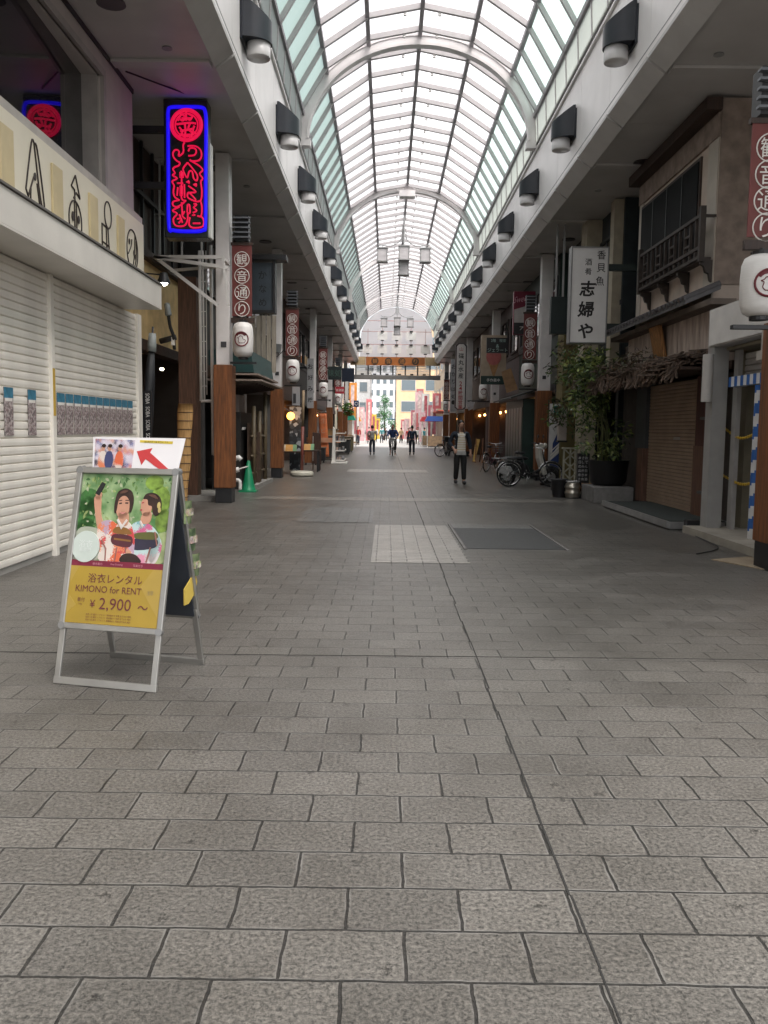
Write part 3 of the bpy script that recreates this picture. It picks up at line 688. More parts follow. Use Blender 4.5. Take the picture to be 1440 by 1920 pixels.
b = MB(); b.tube([at(236, 134, Y=12.3), at(300, 158, Y=12.9), at(366, 182, Y=YN + .1)], .012, 6); b.build('guy_wire', BLACK, t)
# white steel truss bracket and conduits on the first left post
t = T('steel_bracket', 'white steel bracket frame fixed to the first left post below the neon sign', 'bracket', (-3.3, 15.9, 4.0))
p = lambda u, v, y=15.6: at(u, v, Y=y)
b = MB()
for q, r in (((289, 482), (420, 482)), ((300, 489), (408, 572)), ((289, 482), (428, 502)), ((418, 482), (428, 572))): b.beam(p(*q), p(*r), .045, .06)
b.beam(p(289, 482), at(289, 482, Y=15.6) + V(0, 1.2, 0), .04); b.beam(p(420, 486), p(420, 486) + V(0, .5, 0), .05)
b.beam(p(289, 484) + V(0, 1.2, 0), p(420, 486) + V(0, .6, 0), .04, .05)
b.build('frame', WHITE, t)
b = MB()
for u, v0, v1 in ((299, 300, 482), (341, 380, 482), (378, 445, 482)): b.beam(p(u, v0), p(u, v1), .028)
b.beam(p(290, 345), p(341, 345), .02); b.beam(p(290, 402), p(341, 402), .02)
b.build('hanger_rods', pm('rod_grey', (.4, .4, .4), .4), t)
t = T('conduit_pipes', 'white vertical conduit pipes with ladder clips beside the first left post', 'pipes', (-3.5, 16.3, 1.2))
b = MB(); p = lambda u, v, y=16.4: at(u, v, Y=y)
for u, v0, v1, r in ((374, 470, 752, .03), (380, 470, 752, .018), (395, 460, 853, .032)): b.tube([p(u, v0), p(u + (v1 - v0) * .012, v1)], r, 8)
b.tube([p(377, 752), p(400, 752)], .028, 8); b.tube([p(399, 852), p(404, 848)], .025, 8)
for i in range(9): b.tube([p(378 + i * .2, 500 + i * 28), p(386 + i * .2, 500 + i * 28)], .01, 6)
b.tube([p(386, 470), p(388, 740)], .01, 6)
b.build('pipes', pm('conduit_white', (.82, .8, .78), .4, .08), t, True)

# ---------------------------------------------------------------- dark timber restaurant behind the post
OCHRE = pm('ochre_plaster', (.72, .52, .25), .7, .2, 4, .1)
t = T('timber_restaurant', 'dark timber restaurant with ochre plaster band and unlit entrance behind the first left post', 'restaurant', (-6, 18, 0))
XR = -4.3
MB().box(-9, XR - 1.5, 12.6, 18.6, 0, 6.3).box(XR - 1.5, XR, 18.2, 18.6, 0, 6.3).build('wall', pm('black_timber', (.018, .015, .013), .6, .3), t)
MB().box(XR - 1.45, XR, 12.6, 18.2, 2.9, 4.35).build('plaster_band', OCHRE, t)
MB().box(XR - 1.45, XR - .05, 13.25, 18.2, 4.35, 6.3).box(XR - .05, XR + .12, 13.25, 18.2, 4.32, 4.46).build('upper_boards', DKWOOD, t)
b = MB()
for i in range(8): b.box(XR - .02, XR + .03, 13.3 + i * .7, 13.36 + i * .7, 4.46, 6.3)
b.box(XR - .02, XR + .05, 13.25, 18.2, 5.35, 5.42); b.build('lattice', BLACK, t)
MB().box(XR - .15, XR + .1, 12.6, 18.2, 2.72, 2.9).build('lintel', DKWOOD, t)
MB().box(-3.95, -3.6, 16.5, 16.8, 0, 4.2).build('timber_column', wood('column_wood', (.12, .055, .03)), t, bevel=.01)
MB().box(-3.98, -3.25, 16.35, 17.9, 0, .1).build('stone_step', pm('step_stone', (.25, .24, .22), .7, .2, 5, .2), t)
b = MB()
for i in range(26): b.box(XR - 1.0, XR - .96, 12.9 + i * .2, 12.98 + i * .2, .2, 1.4)
b.box(XR - 1.02, XR - .94, 12.8, 18.2, 1.4, 1.48).build('door_lattice', wood('door_wood', (.06, .03, .018)), t)
o = MB().box(XR - .9, XR - .86, 14.2, 14.26, 1.7, 1.9).box(XR - .9, XR - .86, 15.9, 15.95, 1.75, 1.93).box(XR - .7, XR - .62, 13.6, 13.66, 1.52, 1.6).build('wall_light', emit('warm_lamp', (1, .42, .12), 5), t)
MB().prism(ell(.035, .025, 12), at(303, 692, Y=15.4), X_, Z_, .03).build('ceiling_lamp', emit('pale_lamp', (1, .9, .65), 5), t)
b = MB()
for i in range(7): b.box(XR - .6, XR - .5, 14.3, 16.2, 2.1 - i * .06 + .4, 2.13 - i * .06 + .4)
b.box(XR - 1.2, XR - .3, 13.6, 16.3, 2.45, 2.72); b.build('hood', BLACK, t)
t = T('spot_lamp', 'small black spotlight on an arm glowing white against the ochre wall', 'lamp', at(307, 528, Y=13.6))
c = at(307, 528, Y=13.6)
MB().lathe([(.055, .13), (.06, .1), (.1, .0), (.1, -.03)], c, 16).build('shade', BLACK, t, 'auto')
MB().ball(c + V(.01, -.035, -.02), .062, .06, .05).build('bulb', emit('white_bulb', (1, .97, .9), 7), t, True)
MB().tube([c + V(0, 0, .1), c + V(-.38, .0, .13)], .012, 6).build('arm', BLACK, t)
# closed black garden parasols with grey caps
for i, (u0, v0, u1, v1, Y, lb) in enumerate(((286, 625, 262, 830, 13.4, 'closed black parasol with grey cap tucked beside the white shutter'),)):
    a, c2 = at(u0, v0, Y=Y), at(u1, v1, Y=Y); c2 = V(c2.x, Y, .05)
    t = T('closed_parasol', lb, 'parasol', c2)
    d = (c2 - a)
    MB().tube([a, a + d * .06, a + d * .1], [.055, .07, .075], 12).build('cap', pm('parasol_cap', (.28, .3, .29), .5), t, True)
    pts = []; 
    MB().tube([a + d * .1, a + d * .25, a + d * .45, a + d * .62, a + d * .72], [.05, .085, .1, .09, .03], 12).build('canopy', pm('parasol_cloth', (.02, .021, .024), .55, .4, 12, .2, stretch=(4, 4, .5)), t, True)
    MB().tube([a - d.normalized() * .1, c2], .016, 8).build('pole', BLACK, t, True)
    MB().lathe([(.2, 0), (.2, .04), (.05, .07)], V(c2.x, Y, 0), 16).build('base', BLACK, t)
t = T('pipe_lamp', 'grey capsule lamp on a bent black arm in front of the timber column', 'lamp', at(315, 600, Y=15.4))
a, c = at(313, 568, Y=15.4), at(316, 592, Y=15.4)
MB().tube([a, a.lerp(c, .1), a.lerp(c, .9), c], [.03, .05, .06, .05], 12).build('shade', pm('parasol_cap', ()), t, True)
MB().tube(spline([c, at(319, 612, Y=15.45), at(325, 630, Y=15.5), at(327, 655, Y=15.6)]), .03, 8).tube([at(300, 640, Y=15.6), at(330, 632, Y=15.6)], .05, 8).build('arm', BLACK, t, True)
MB().box(at(321, 632, Y=15.5).x, at(327, 632, Y=15.5).x, 15.5, 15.55, at(321, 647, Y=15.5).z, at(321, 632, Y=15.5).z).build('tag', LETTER, t)
a = at(268, 735, Y=13.2); z1 = a.z; z0 = at(270, 830, Y=13.2).z
t = T('lettered_strip', 'narrow black upright panel with small white letters beside the white shutter', 'sign', (a.x, 13.2, 0))
MB().box(a.x - .04, a.x + .12, 13.2, 13.24, 0, z1 + .02).build('panel', BLACK, t)
b = MB()
for i in range(4):
    c = V(a.x + .07, 13.195, z1 - .1 - i * .2); b.text('SOBA', c, .06, -Z_, X_, .16)
b.build('lettering', LETTER, t)
# woven bamboo screen leaning
t = T('bamboo_screen', 'rolled tan bamboo screen standing upright in front of the timber column', 'screen', (-3.62, 15.2, 0))
BAM = pm('bamboo_tan', (.55, .32, .12), .55, .35, 5, .3, stretch=(14, 14, .8))
b = MB(); A = at(348, 757, Y=15.2); B = at(340, 944, Y=15.2)
n = 12
prof = []
for s_ in range(13):
    q = A.lerp(V(B.x, 15.2, .02), s_ / 12); wd = .13 + .01 * math.sin(s_ * 1.1) - .03 * (s_ > 6) * (s_ - 6) / 6
    prof.append([q + V(wd * math.cos(2 * math.pi * j / n), .06 * math.sin(2 * math.pi * j / n), 0) for j in range(n)])
b.add([x for g in prof for x in g], [(i * n + j, i * n + (j + 1) % n, (i + 1) * n + (j + 1) % n, (i + 1) * n + j) for i in range(12) for j in range(n)] + [tuple(range(n))])
b.build('matting', BAM, t, True)
b = MB()
for s_ in range(1, 12):
    q = A.lerp(V(B.x, 15.2, .02), s_ / 12); b.tube([q + V(.137 * math.cos(x), .066 * math.sin(x), .0) for x in [2 * math.pi * j / 12 for j in range(12)]], .006, 4, True)
b.build('cord', DKWOOD, t)

# ---------------------------------------------------------------- rows of shops farther along the left
def facade(name, lab, side, y0, y1, X, wallm, upm, opening=(0, 2.55), lit=False, seed=0, boards=True):
    rnd = random.Random(seed); xb = X + side * 4.5
    t = T(name, lab, 'shop', (X + side * 2, (y0 + y1) / 2, 0))
    MB().box(xb, X, y0, y1, opening[1], 6.3).box(xb, X + side * 1.6, y0, y1, 0, opening[1] - .002).box(X + side * 1.6, X, y0, y0 + .22, 0, opening[1] - .002).box(X + side * 1.6, X, y1 - .22, y1, 0, opening[1] - .002).build('wall', wallm, t)
    MB().box(X, X - side * .03, y0 + .03, y1 - .03, 4.1, 4.2).box(X, X - side * .05, y0, y1, 2.5, 2.75).build('trim', upm, t)
    n = max(1, int((y1 - y0) / 2.2)); dy = (y1 - y0) / n
    for i in range(n):
        a, c = y0 + i * dy + .35, y0 + (i + 1) * dy - .35
        f = MB().box(X + side * .02, X - side * .05, a - .06, a, 4.35, 5.75).box(X + side * .02, X - side * .05, c, c + .06, 4.35, 5.75).box(X + side * .02, X - side * .05, a, c, 5.69, 5.75).box(X + side * .02, X - side * .06, a, c, 4.29, 4.35).box(X, X - side * .03, (a + c) / 2 - .02, (a + c) / 2 + .02, 4.35, 5.69)
        o = f.build('window', upm, t)
        MB().box(X + side * .005, X - side * .012, a, c, 4.35, 5.69).build('pane', glass('shop_window', (.03, .033, .036)), o)
    # shelves / goods glimpsed inside
    b = MB()
    for i in range(int((y1 - y0) / .8)):
        yy = y0 + .4 + i * .8; b.box(X + side * 1.58, X + side * 1.3, yy, yy + .5, .0, rnd.uniform(.7, 1.9))
    b.build('shelf', pm('shop_goods_%d' % (seed % 3), [(.12, .07, .05), (.09, .09, .1), (.16, .12, .08)][seed % 3], .6, .5, 5), t)
    if lit:
        b = MB()
        for i in range(lit): b.ball((X + side * .6, y0 + .8 + (y1 - y0 - 1.2) * i / max(1, lit - 1), 2.25), .06)
        b.build('lamp', emit('warm_lamp', (1, .42, .12), 5), t)
    return t
GW = pm('grey_wall', (.16, .155, .15), .7, .2, 3); DW = pm('dark_wall', (.06, .056, .055), .65, .3, 3); BW = pm('brown_wall', (.10, .065, .05), .65, .3, 3)
MAUV = pm('mauve_wall', (.15, .115, .115), .65, .2, 3); CW = pm('cream_wall', (.38, .34, .28), .65, .15, 3); GN = pm('bottle_green', (.010, .035, .028), .45, .3, 3)
TEAL = pm('teal_panel', (.018, .06, .06), .4, .15, 3)
f = facade('teal_shop', 'dark shop with teal awning box and timber front between first and second left posts', -1, 18.65, 24.2, -3.95, DW, DKWOOD, seed=1)
# teal awning box and its boards
a = at(452, 675, Y=19.3)
b = MB(); b.add([(-3.95, 19.3, 2.62), (-2.95, 19.3, 2.62), (-3.02, 19.3, 3.1), (-3.95, 19.3, 3.1), (-3.95, 22.6, 2.62), (-2.95, 22.6, 2.62), (-3.02, 22.6, 3.1), (-3.95, 22.6, 3.1)], [(0, 1, 2, 3), (7, 6, 5, 4), (1, 5, 6, 2), (3, 2, 6, 7), (0, 4, 5, 1)]); b.build('awning_box', TEAL, f)
MB().box(-3.95, -2.75, 19.1, 22.9, 2.42, 2.46).box(-3.95, -2.85, 19.3, 22.8, 2.56, 2.6).build('awning_board', wood('awning_wood', (.30, .24, .2), .6, 'y'), f)
b = MB()
for i in range(9): b.beam((-3.9, 19.3 + i * .4, 2.25), (-2.9, 19.2 + i * .4, 2.38), .05, .04)
b.build('awning_rafter', DKWOOD, f)
b = MB()
for i in range(5): b.box(-3.58 + i * .135, -3.47 + i * .135, 22.95, 23.0, 2.85, 4.32)
b.build('cladding_boards', pm('cream_boards', (.42, .37, .3), .6, .3, 6, stretch=(8, 8, .6)), f)
MB().box(-3.95, -3.3, 19.6, 23, .0, 1.75).build('counter', pm('black_counter', (.016, .015, .014), .5), f)
b = MB()
for i in range(8): b.box(-3.29, -3.27, 19.7 + i * .06, 19.74 + i * .06, 1.35 + (i % 2) * .03, 1.38 + (i % 2) * .03)
b.build('dot_marks', LETTER, f)
MB().box(-3.95, -3.4, 20.0, 20.7, 1.75, 2.15).build('vent_shutter', pm('vent_grey', (.3, .26, .24), .5), f)
t = T('hanging_sign', 'black framed hanging sign with dim dark characters above the teal awning box', 'sign', (-3.1, 19.6, 3.6))
a, c = at(473, 492, Y=19.6), at(512, 582, Y=19.6)
MB().box(a.x, c.x, 19.6, 19.8, c.z, a.z).build('board', pm('slate_board', (.045, .06, .075), .4, .2), t)
b = MB(); b.box(a.x - .04, a.x, 19.55, 19.85, c.z - .06, a.z + .05).box(c.x, c.x + .05, 19.55, 19.85, c.z - .06, a.z + .05).box(a.x - .3, c.x + .3, 19.5, 19.9, a.z + .05, a.z + .16).box(a.x, c.x, 19.55, 19.85, c.z - .06, c.z)
b.build('frame', BLACK, t)
MB().column('かなめ', ((a.x + c.x) / 2, 19.595, a.z - .12), .3, .17, X_, Z_).build('lettering', pm('dim_letter', (.012, .014, .018)), t)
t = T('bamboo_fence', 'brown plank and bamboo pole fence standing below the timber awning', 'fence', (-2.95, 21.5, 0))
b = MB()
for i in range(12): b.box(-3.2, -3.17, 19.9 + i * .2, 20.08 + i * .2, .1, 1.5)
b.box(-3.9, -3.0, 20.55, 20.6, .1, 1.3)
for z in (.4, .8, 1.2): b.box(-3.9, -3.0, 20.53, 20.55, z, z + .04)
b.build('plank', wood('fence_wood', (.075, .042, .024)), t)
b = MB()
for y, h in ((20.1, 1.9), (21.0, 1.8), (22.0, 2.3)): b.tube([(-3.08, y, 0), (-3.08, y, h)], .05, 8)
for z in (.35, .75, 1.2): b.tube([(-3.1, 19.9, z), (-3.1, 22.3, z)], .03, 8)
b.build('bamboo_pole', pm('bamboo_pole', (.12, .09, .05), .5, .3, 4), t, True)
MB().box(-3.6, -2.95, 19.7, 22.6, 0, .1).build('plinth', pm('step_stone', ()), t)
t = T('traffic_cone', 'green traffic cone standing beside the first left post', 'cone', at(466, 922, Z=0))
c = at(466, 922, Z=0); c.z = 0
gcone = pm('cone_green', (.012, .22, .1), .4, .1)
MB().lathe([(.17, .03), (.155, .05), (.12, .2), (.035, .66), (.02, .68)], c, 20).build('body', gcone, t, True)
MB().box(c.x - .19, c.x + .19, c.y - .19, c.y + .19, 0, .035).build('base', gcone, t, bevel=.01)
MB().tube([c + V(-.4, -.2, .52), c + V(-.2, -.1, .5), c + V(0, -.07, .56)], .015, 6).build('rope', LETTER, t)
t = T('water_pipes', 'white plastic pipe bends and taps at the foot of the first left post', 'pipes', (-2.75, 16.9, 0))
b = MB(); p = lambda u, v: at(u, v, Y=17.2)
b.tube([p(440, 860), p(448, 858), p(452, 862)], .05, 8); b.tube([p(440, 882), p(448, 880)], .05, 8); b.tube(spline([p(438, 902), p(446, 900), p(450, 905), p(450, 918)]), .035, 8)
b.tube([p(436, 855), V(p(436, 855).x, 17.2, 0)], .03, 8)
b.build('pipe', WHITE, t, True)
facade('lantern_shop', 'grey fronted shop with patterned curtain between second and third left posts', -1, 24.25, 30.6, -3.95, GW, DKWOOD, seed=2, lit=1)
facade('brown_shop', 'brown fronted shop beside the third left post', -1, 30.65, 38.0, -3.95, BW, DKWOOD, seed=3, lit=2)
facade('dark_shop', 'dark fronted shop with black signs past the third left post', -1, 38.05, 46.5, -3.95, DW, DARK, seed=4)
facade('mauve_shop', 'mauve grey shop past the fourth left post', -1, 46.55, 56.8, -3.95, MAUV, DARK, seed=5, lit=2)
facade('end_shop', 'last dark shop at the far end of the left row', -1, 56.85, 66, -3.95, DW, DARK, seed=6, lit=3)
# ================================================================== RIGHT SIDE
XW = 4.92
t = T('striped_shop', 'small pale shop with half raised shutter, blue striped trim and yellow chains on the right', 'shop', (5.5, 10.7, 0))
PANEL = pm('pale_grey_panel', (.52, .50, .48), .45, .08, 2)
MB().box(4.42, 9, 8.2, 12.1, 2.57, 3.08).build('upper_panel', PANEL, t, bevel=.006)
MB().box(4.40, 4.42, 8.3, 12.02, 2.59, 3.06).build('panel_face', WHITE, t)
MB().box(4.44, 4.64, 11.9, 12.14, .1, 2.57).build('pier', pm('pier_grey', (.34, .335, .325), .5, .1), t)
MB().box(4.44, 4.62, 8.2, 8.9, .1, 2.57).build('pier', pm('pier_grey', ()), t)
MB().box(4.7, 4.76, 11.72, 11.86, .1, 2.56).build('guide_rail', pm('rail_grey', (.36, .35, .34), .4), t)
MB().cyl((4.38, 11.95, 1.83), (4.38, 11.95, 2.47), .075, n=14).build('rolled_blind', PANEL, t, 'auto')
KH = pm('khaki_plaster', (.24, .21, .15), .75, .25, 3, .1)
MB().box(6.4, 9, 8.9, 12.1, 0, 3.0).box(4.9, 6.4, 11.88, 12.1, 0, 3.0).box(4.9, 6.4, 8.3, 8.5, 0, 3.0).box(4.6, 6.4, 8.3, 12.1, 2.52, 2.56).build('interior', KH, t)
shutter(4.82, 8.9, 11.75, 2.14, 2.56, .085, pm('shutter_grey', (.38, .355, .33), .45, .1), t, side=-1)
MB().box(4.2, 6.4, 8.9, 12.15, 0, .1).build('step', pm('step_concrete', (.36, .33, .28), .75, .2, 4, .2), t)
blue, whc = (.02, .12, .42), (.7, .7, .7)
st = stripes('blue_white_stripe', blue, whc, 1.6, 'y')
bt = MB().box(4.58, 4.7, 10.6, 11.72, 2.02, 2.15).build('striped_trim', st, t)
# spirally striped pole
b = MB(); P0, P1 = at(1424, 722, X=4.56), at(1409, 1003, X=4.56); P1.z = .1
n, m = 12, 60
vs = []
for i in range(m + 1):
    q = P0.lerp(P1, i / m); vs += [q + V(.05 * math.cos(2 * math.pi * j / n), .05 * math.sin(2 * math.pi * j / n), 0) for j in range(n)]
fs = []; ms = []
for i in range(m):
    for j in range(n):
        fs.append((i * n + j, i * n + (j + 1) % n, (i + 1) * n + (j + 1) % n, (i + 1) * n + j)); ms.append(int((i / 4.5 + j / n * 1.0) % 2 < 1))
b.v = vs; b.f = fs; b.m = ms
b.build('striped_pole', [pm('stripe_white', whc, .5), pm('stripe_blue', blue, .5)], t, True)
a = at(1420, 688, X=4.66); a.y = P1.y - .02
MB().box(4.63, 4.68, 9.3, a.y, .12, a.z).build('notice_board', pm('notice_white', (.66, .65, .64), .4), t)
b = MB()
for k, s in enumerate(('営業時間', '十一時より', '十七時まで')): b.column(s, (4.628, a.y - .16 - k * .2, a.z - .25), .15, .1, *FR)
b.build('lettering', pm('faint_letter', (.3, .3, .32)), t)
t2 = T('yellow_chain', 'upper yellow plastic chain hung across the dark doorway of the striped shop', 'chain', (4.72, 11.3, 1.9), 0, 'yellow chains across the doorway')
yel = pm('chain_yellow', (.62, .40, .03), .4, .15, 60)
for k, (pA, pM, pB) in enumerate((((1354, 799), (1385, 821), (1413, 815)), ((1350, 888), (1385, 907), (1410, 906)))):
    pts = spline([at(*pA, X=4.76), at(*pM, X=4.72), at(*pB, X=4.66)], 14)
    if k: t2 = T('yellow_chain', 'lower yellow plastic chain hung across the dark doorway of the striped shop', 'chain', (4.72, 11.3, 1.0), 0, 'yellow chains across the doorway')
    b = MB()
    for i in range(len(pts) - 1):
        mid = (pts[i] + pts[i + 1]) / 2; d = (pts[i + 1] - pts[i]).normalized(); s_ = Z_ if i % 2 else X_; s_ = (s_ - d * s_.dot(d)).normalized()
        L = (pts[i + 1] - pts[i]).length * .68
        b.tube([mid + d * L * math.cos(x) + s_ * .016 * math.sin(x) for x in [2 * math.pi * j / 8 for j in range(8)]], .007, 5, True)
    b.build('links', yel, t2, True)
b = MB().box(-.05, .05, -.03, .03, 0, .2)
t2 = T('square_pipe', 'pale square downpipe running down in front of the striped shop', 'pipe', (4.35, 9.7, 2.3))
a = at(1437, 640, Y=9.6)
MB().box(a.x - .03, a.x + .03, 9.6, 9.66, a.z - .1, 2.57).box(a.x - .06, a.x + .06, 9.55, 9.7, a.z - .2, a.z - .1).build('pipe', pm('pipe_cream', (.5, .47, .42), .5), t2)

# ---------------------------------------------------------------- old Japanese house
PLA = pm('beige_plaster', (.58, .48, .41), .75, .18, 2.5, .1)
t = T('old_townhouse', 'old two storey Japanese townhouse with railed balcony, tile eave and brown shutter', 'townhouse', (6, 15, 0))
XU = 4.86; ya, yb = 13.2, 17.2
MB().box(XU, 9, ya, yb, 3.4, 6.29).build('wall', PLA, t)
MB().box(XU - .02, XU, ya + .01, ya + .4, 3.4, 5.75).build('corner_trim', pm('pale_trim', (.48, .43, .37), .6, .15, 3), t)
MB().box(XU - .02, XU, yb - .25, yb, 3.4, 6.2).build('corner_trim', pm('pale_trim', ()), t)
MB().box(XU - .04, XU + .02, ya, yb, 5.75, 6.29).box(XU, 9, ya - .03, ya - .005, 3.62, 6.29).build('upper_boards', pm('aged_board', (.30, .235, .195), .7, .35, 5, .1), t)
MB().box(XU - .25, XU - .02, ya - .1, yb, 6.1, 6.28).build('eave_beam', DKWOOD, t)
wy0, wy1, wz0, wz1 = at(1318, 300, X=XU).y, at(1206, 400, X=XU).y, 4.1, 5.62
o = MB().box(XU - .03, XU + .02, wy0, wy1, wz0 - .04, wz1 + .06).build('window', DKWOOD, t)
MB().box(XU - .045, XU - .032, wy0 + .06, wy1 - .06, wz0, wz1).build('pane', pm('old_window', (.010, .010, .011), .6, .3, 3, spec=.06), o)
b = MB()
for i in range(1, 4): MB().box(XU - .055, XU - .047, wy0 + (wy1 - wy0) * i / 4 - .015, wy0 + (wy1 - wy0) * i / 4 + .015, wz0, wz1).build('mullion', BLACK, o)
pass
# balcony railing with carved brackets
XB = XU - .2
b = MB(); rz0, rz1 = 4.0, 4.66; ry0, ry1 = at(1316, 440, X=XB).y, at(1201, 500, X=XB).y
for z in (rz0, rz0 + .14, rz1 - .05): b.box(XB - .03, XB + .03, ry0, ry1, z, z + .05)
b.box(XB, XU - .05, ry0, ry1, rz0 - .02, rz0 + .02)
n = 13
for i in range(n + 1):
    y = ry0 + (ry1 - ry0) * i / n; b.box(XB - .02, XB + .02, y - .018, y + .018, rz0 + .05, rz1)
for i in (2, 5, 8, 11):
    y = ry0 + (ry1 - ry0) * i / n
    for z in (rz0 + .27, rz0 + .42): b.box(XB - .018, XB + .018, y, y + (ry1 - ry0) / n, z, z + .03)
for y in (ry0, ry1): b.box(XB - .04, XB + .04, y - .04, y + .04, rz0 - .05, rz1 + .1); b.box(XB, XU, y - .02, y + .02, rz1 - .06, rz1 - .02)
b.build('balcony_railing', pm('railing_wood', (.04, .028, .022), .6, .4, 6), t)
for i in range(4):
    y = ry0 + .1 + (ry1 - ry0 - .1) * i / 3
    MB().prism([(0, 0), (-.19, 0), (-.19, -.06), (-.14, -.09), (-.11, -.18), (-.06, -.2), (-.04, -.3), (0, -.33)], (XU - .01, y - .03, rz0 - .02), X_, Z_, -.07).build('bracket', MATS['railing_wood'], t)
# tile eave
TILE = pm('roof_tile', (.085, .08, .085), .45, .3, 8)
b = MB(); zt = 3.34
b.add([(XU, ya - .3, 3.56), (4.35, ya - .3, zt), (4.35, yb + .8, zt), (XU, yb + .8, 3.56), (XU, ya - .3, 3.5), (4.35, ya - .3, zt - .06), (4.35, yb + .8, zt - .06), (XU, yb + .8, 3.5)], [(0, 1, 2, 3), (7, 6, 5, 4), (1, 5, 6, 2), (0, 4, 5, 1), (2, 6, 7, 3)])
k = 26
for i in range(k + 1):
    y = ya - .25 + (yb + 1.0 - ya) * i / k
    b.cyl((4.33, y, zt + .015), (XU, y, 3.59), .05, n=10)
b.build('tile_eave', TILE, t, 'auto')
MB().box(4.5, XU, ya - .9, yb + .5, 3.2, 3.28).build('eave_board', pm('eave_wood', (.14, .11, .09), .7, .3, 4), t)
b = MB()
for i in range(5): b.box(XU - .12, XU + .05, 12.4 + i * .98, 13.34 + i * .98, 2.4, 3.2)
b.build('plaster_panel', pm('stained_panel', (.6, .51, .45), .7, .3, 3, .1, stretch=(3, 3, .7), c2=(.36, .28, .24)), t)
# ground storey: brown roller shutter, jambs, dark recess
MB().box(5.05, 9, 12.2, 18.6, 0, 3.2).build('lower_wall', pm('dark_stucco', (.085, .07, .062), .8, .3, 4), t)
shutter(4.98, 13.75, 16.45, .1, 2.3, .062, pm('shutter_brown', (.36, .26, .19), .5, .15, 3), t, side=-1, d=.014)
MB().box(4.94, 4.98, 14.7, 14.95, 1.28, 1.33).build('shutter_handle', STEEL, t)
jw = wood('jamb_wood', (.18, .09, .06)); rw = wood('red_jamb', (.09, .028, .02))
MB().box(4.86, 5.05, 13.3, 13.74, .1, 1.2).build('jamb_post', jw, t); MB().box(4.88, 5.05, 13.2, 13.74, 1.2, 2.35).build('jamb_board', rw, t)
MB().box(4.86, 5.05, 16.46, 16.8, .1, 1.1).build('jamb_post', jw, t); MB().box(4.9, 5.05, 16.46, 17.1, 1.1, 2.35).build('grey_board', pm('slate_grey', (.06, .065, .07), .6), t)
MB().box(4.8, 5.05, 12.2, 18.4, 2.3, 2.42).build('lintel', DKWOOD, t)
# bark awning: shaggy strips on a frame
b = MB(); rnd = random.Random(5)
for i in range(900):
    s_ = rnd.random(); y = rnd.uniform(12.35, 18.9); L = rnd.uniform(.25, .8); x = 5.0 - s_ * .95 + rnd.uniform(-.05, .05); z = 2.66 - s_ * .30 + rnd.uniform(-.08, .09) - .04 * math.sin(y * 3)
    dz = rnd.uniform(-.1, .06); dx = rnd.uniform(-.07, .07)
    b.beam((x, y, z), (x + dx, y + L, z + dz), rnd.uniform(.02, .055), rnd.uniform(.01, .025))
for i in range(260):
    y = rnd.uniform(12.35, 18.8); b.beam((4.08 + rnd.uniform(-.06, .1), y, 2.36 + rnd.uniform(-.03, .08)), (4.05 + rnd.uniform(-.08, .08), y + rnd.uniform(-.1, .2), 2.2 + rnd.uniform(-.1, .05)), .03, .015)
b.build('bark_awning', pm('bark', (.17, .115, .085), .8, .6, 7, .2, c2=(.04, .028, .02)), t)
MB().box(4.15, 5.02, 12.4, 18.8, 2.3, 2.34).build('awning_frame', DKWOOD, t)
t2 = T('carved_board', 'tilted orange brown wooden board fixed above the bark awning', 'board', (4.7, 14.9, 2.9))
b = MB(); c = at(1231, 638, X=4.62)
b.prism([(-.28, -.3), (.24, -.34), (.30, .28), (-.22, .33)], (4.6, c.y, c.z), (-.0 * X_ - Y_), (V(-.25, 0, 1)).normalized(), .06)
b.build('board', wood('board_wood', (.42, .2, .07)), t2)
t2 = T('downpipes', 'pair of dark grey downpipes with clamp between the townhouse and the striped shop', 'pipes', (4.75, 12.8, 0))
b = MB()
for dx, r in ((0, .05), (.13, .035)): b.tube([(4.72 + dx * .3, 12.75 + dx, .05), (4.72 + dx * .3, 12.75 + dx, 2.25), (4.95, 12.75 + dx, 2.4)], r, 10)
for z in (.5, 1.6): b.box(4.66, 4.82, 12.68, 12.95, z, z + .04)
b.build('pipe', pm('pipe_grey', (.07, .08, .085), .4), t2, 'auto')
t2 = T('entrance_step', 'low grey step with black mat and worn white metal edge before the brown shutter', 'step', (4.5, 14.3, 0))
MB().box(4.1, 5.05, 12.45, 16.2, 0, .11).build('slab', pm('step_grey', (.2, .2, .19), .7, .25, 4, .2), t2)
MB().box(4.06, 4.1, 12.42, 16.2, .03, .125).box(4.1, 4.9, 12.41, 12.45, .02, .12).build('edge_strip', STEEL, t2)
MB().box(4.15, 4.95, 12.55, 16.1, .111, .118).build('mat', pm('mat_green_black', (.035, .045, .042), .9, .3, 30), t2)
t2 = T('floor_socket', 'small black metal box with cable at the corner of the entrance step', 'box', (4.2, 12.35, 0))
MB().box(4.3, 4.5, 12.25, 12.4, 0, .16).build('body', BLACK, t2, bevel=.01)
MB().tube(spline([(4.3, 12.3, .02), (4.2, 11.6, .012), (4.1, 10.6, .012), (3.9, 10.2, .012), (3.6, 9.9, .012)]), .008, 6).build('cable', BLACK, t2)
t2 = T('floor_mat', 'thin pale brown mat lying at the foot of the first right post', 'mat', (4.1, 9.0, 0))
MB().prism([(3.62, 9.5), (4.15, 9.75), (4.5, 9.0), (3.95, 8.75)], (0, 0, .012), X_, Y_, .01).build('sheet', pm('cardboard', (.33, .26, .18), .7), t2)

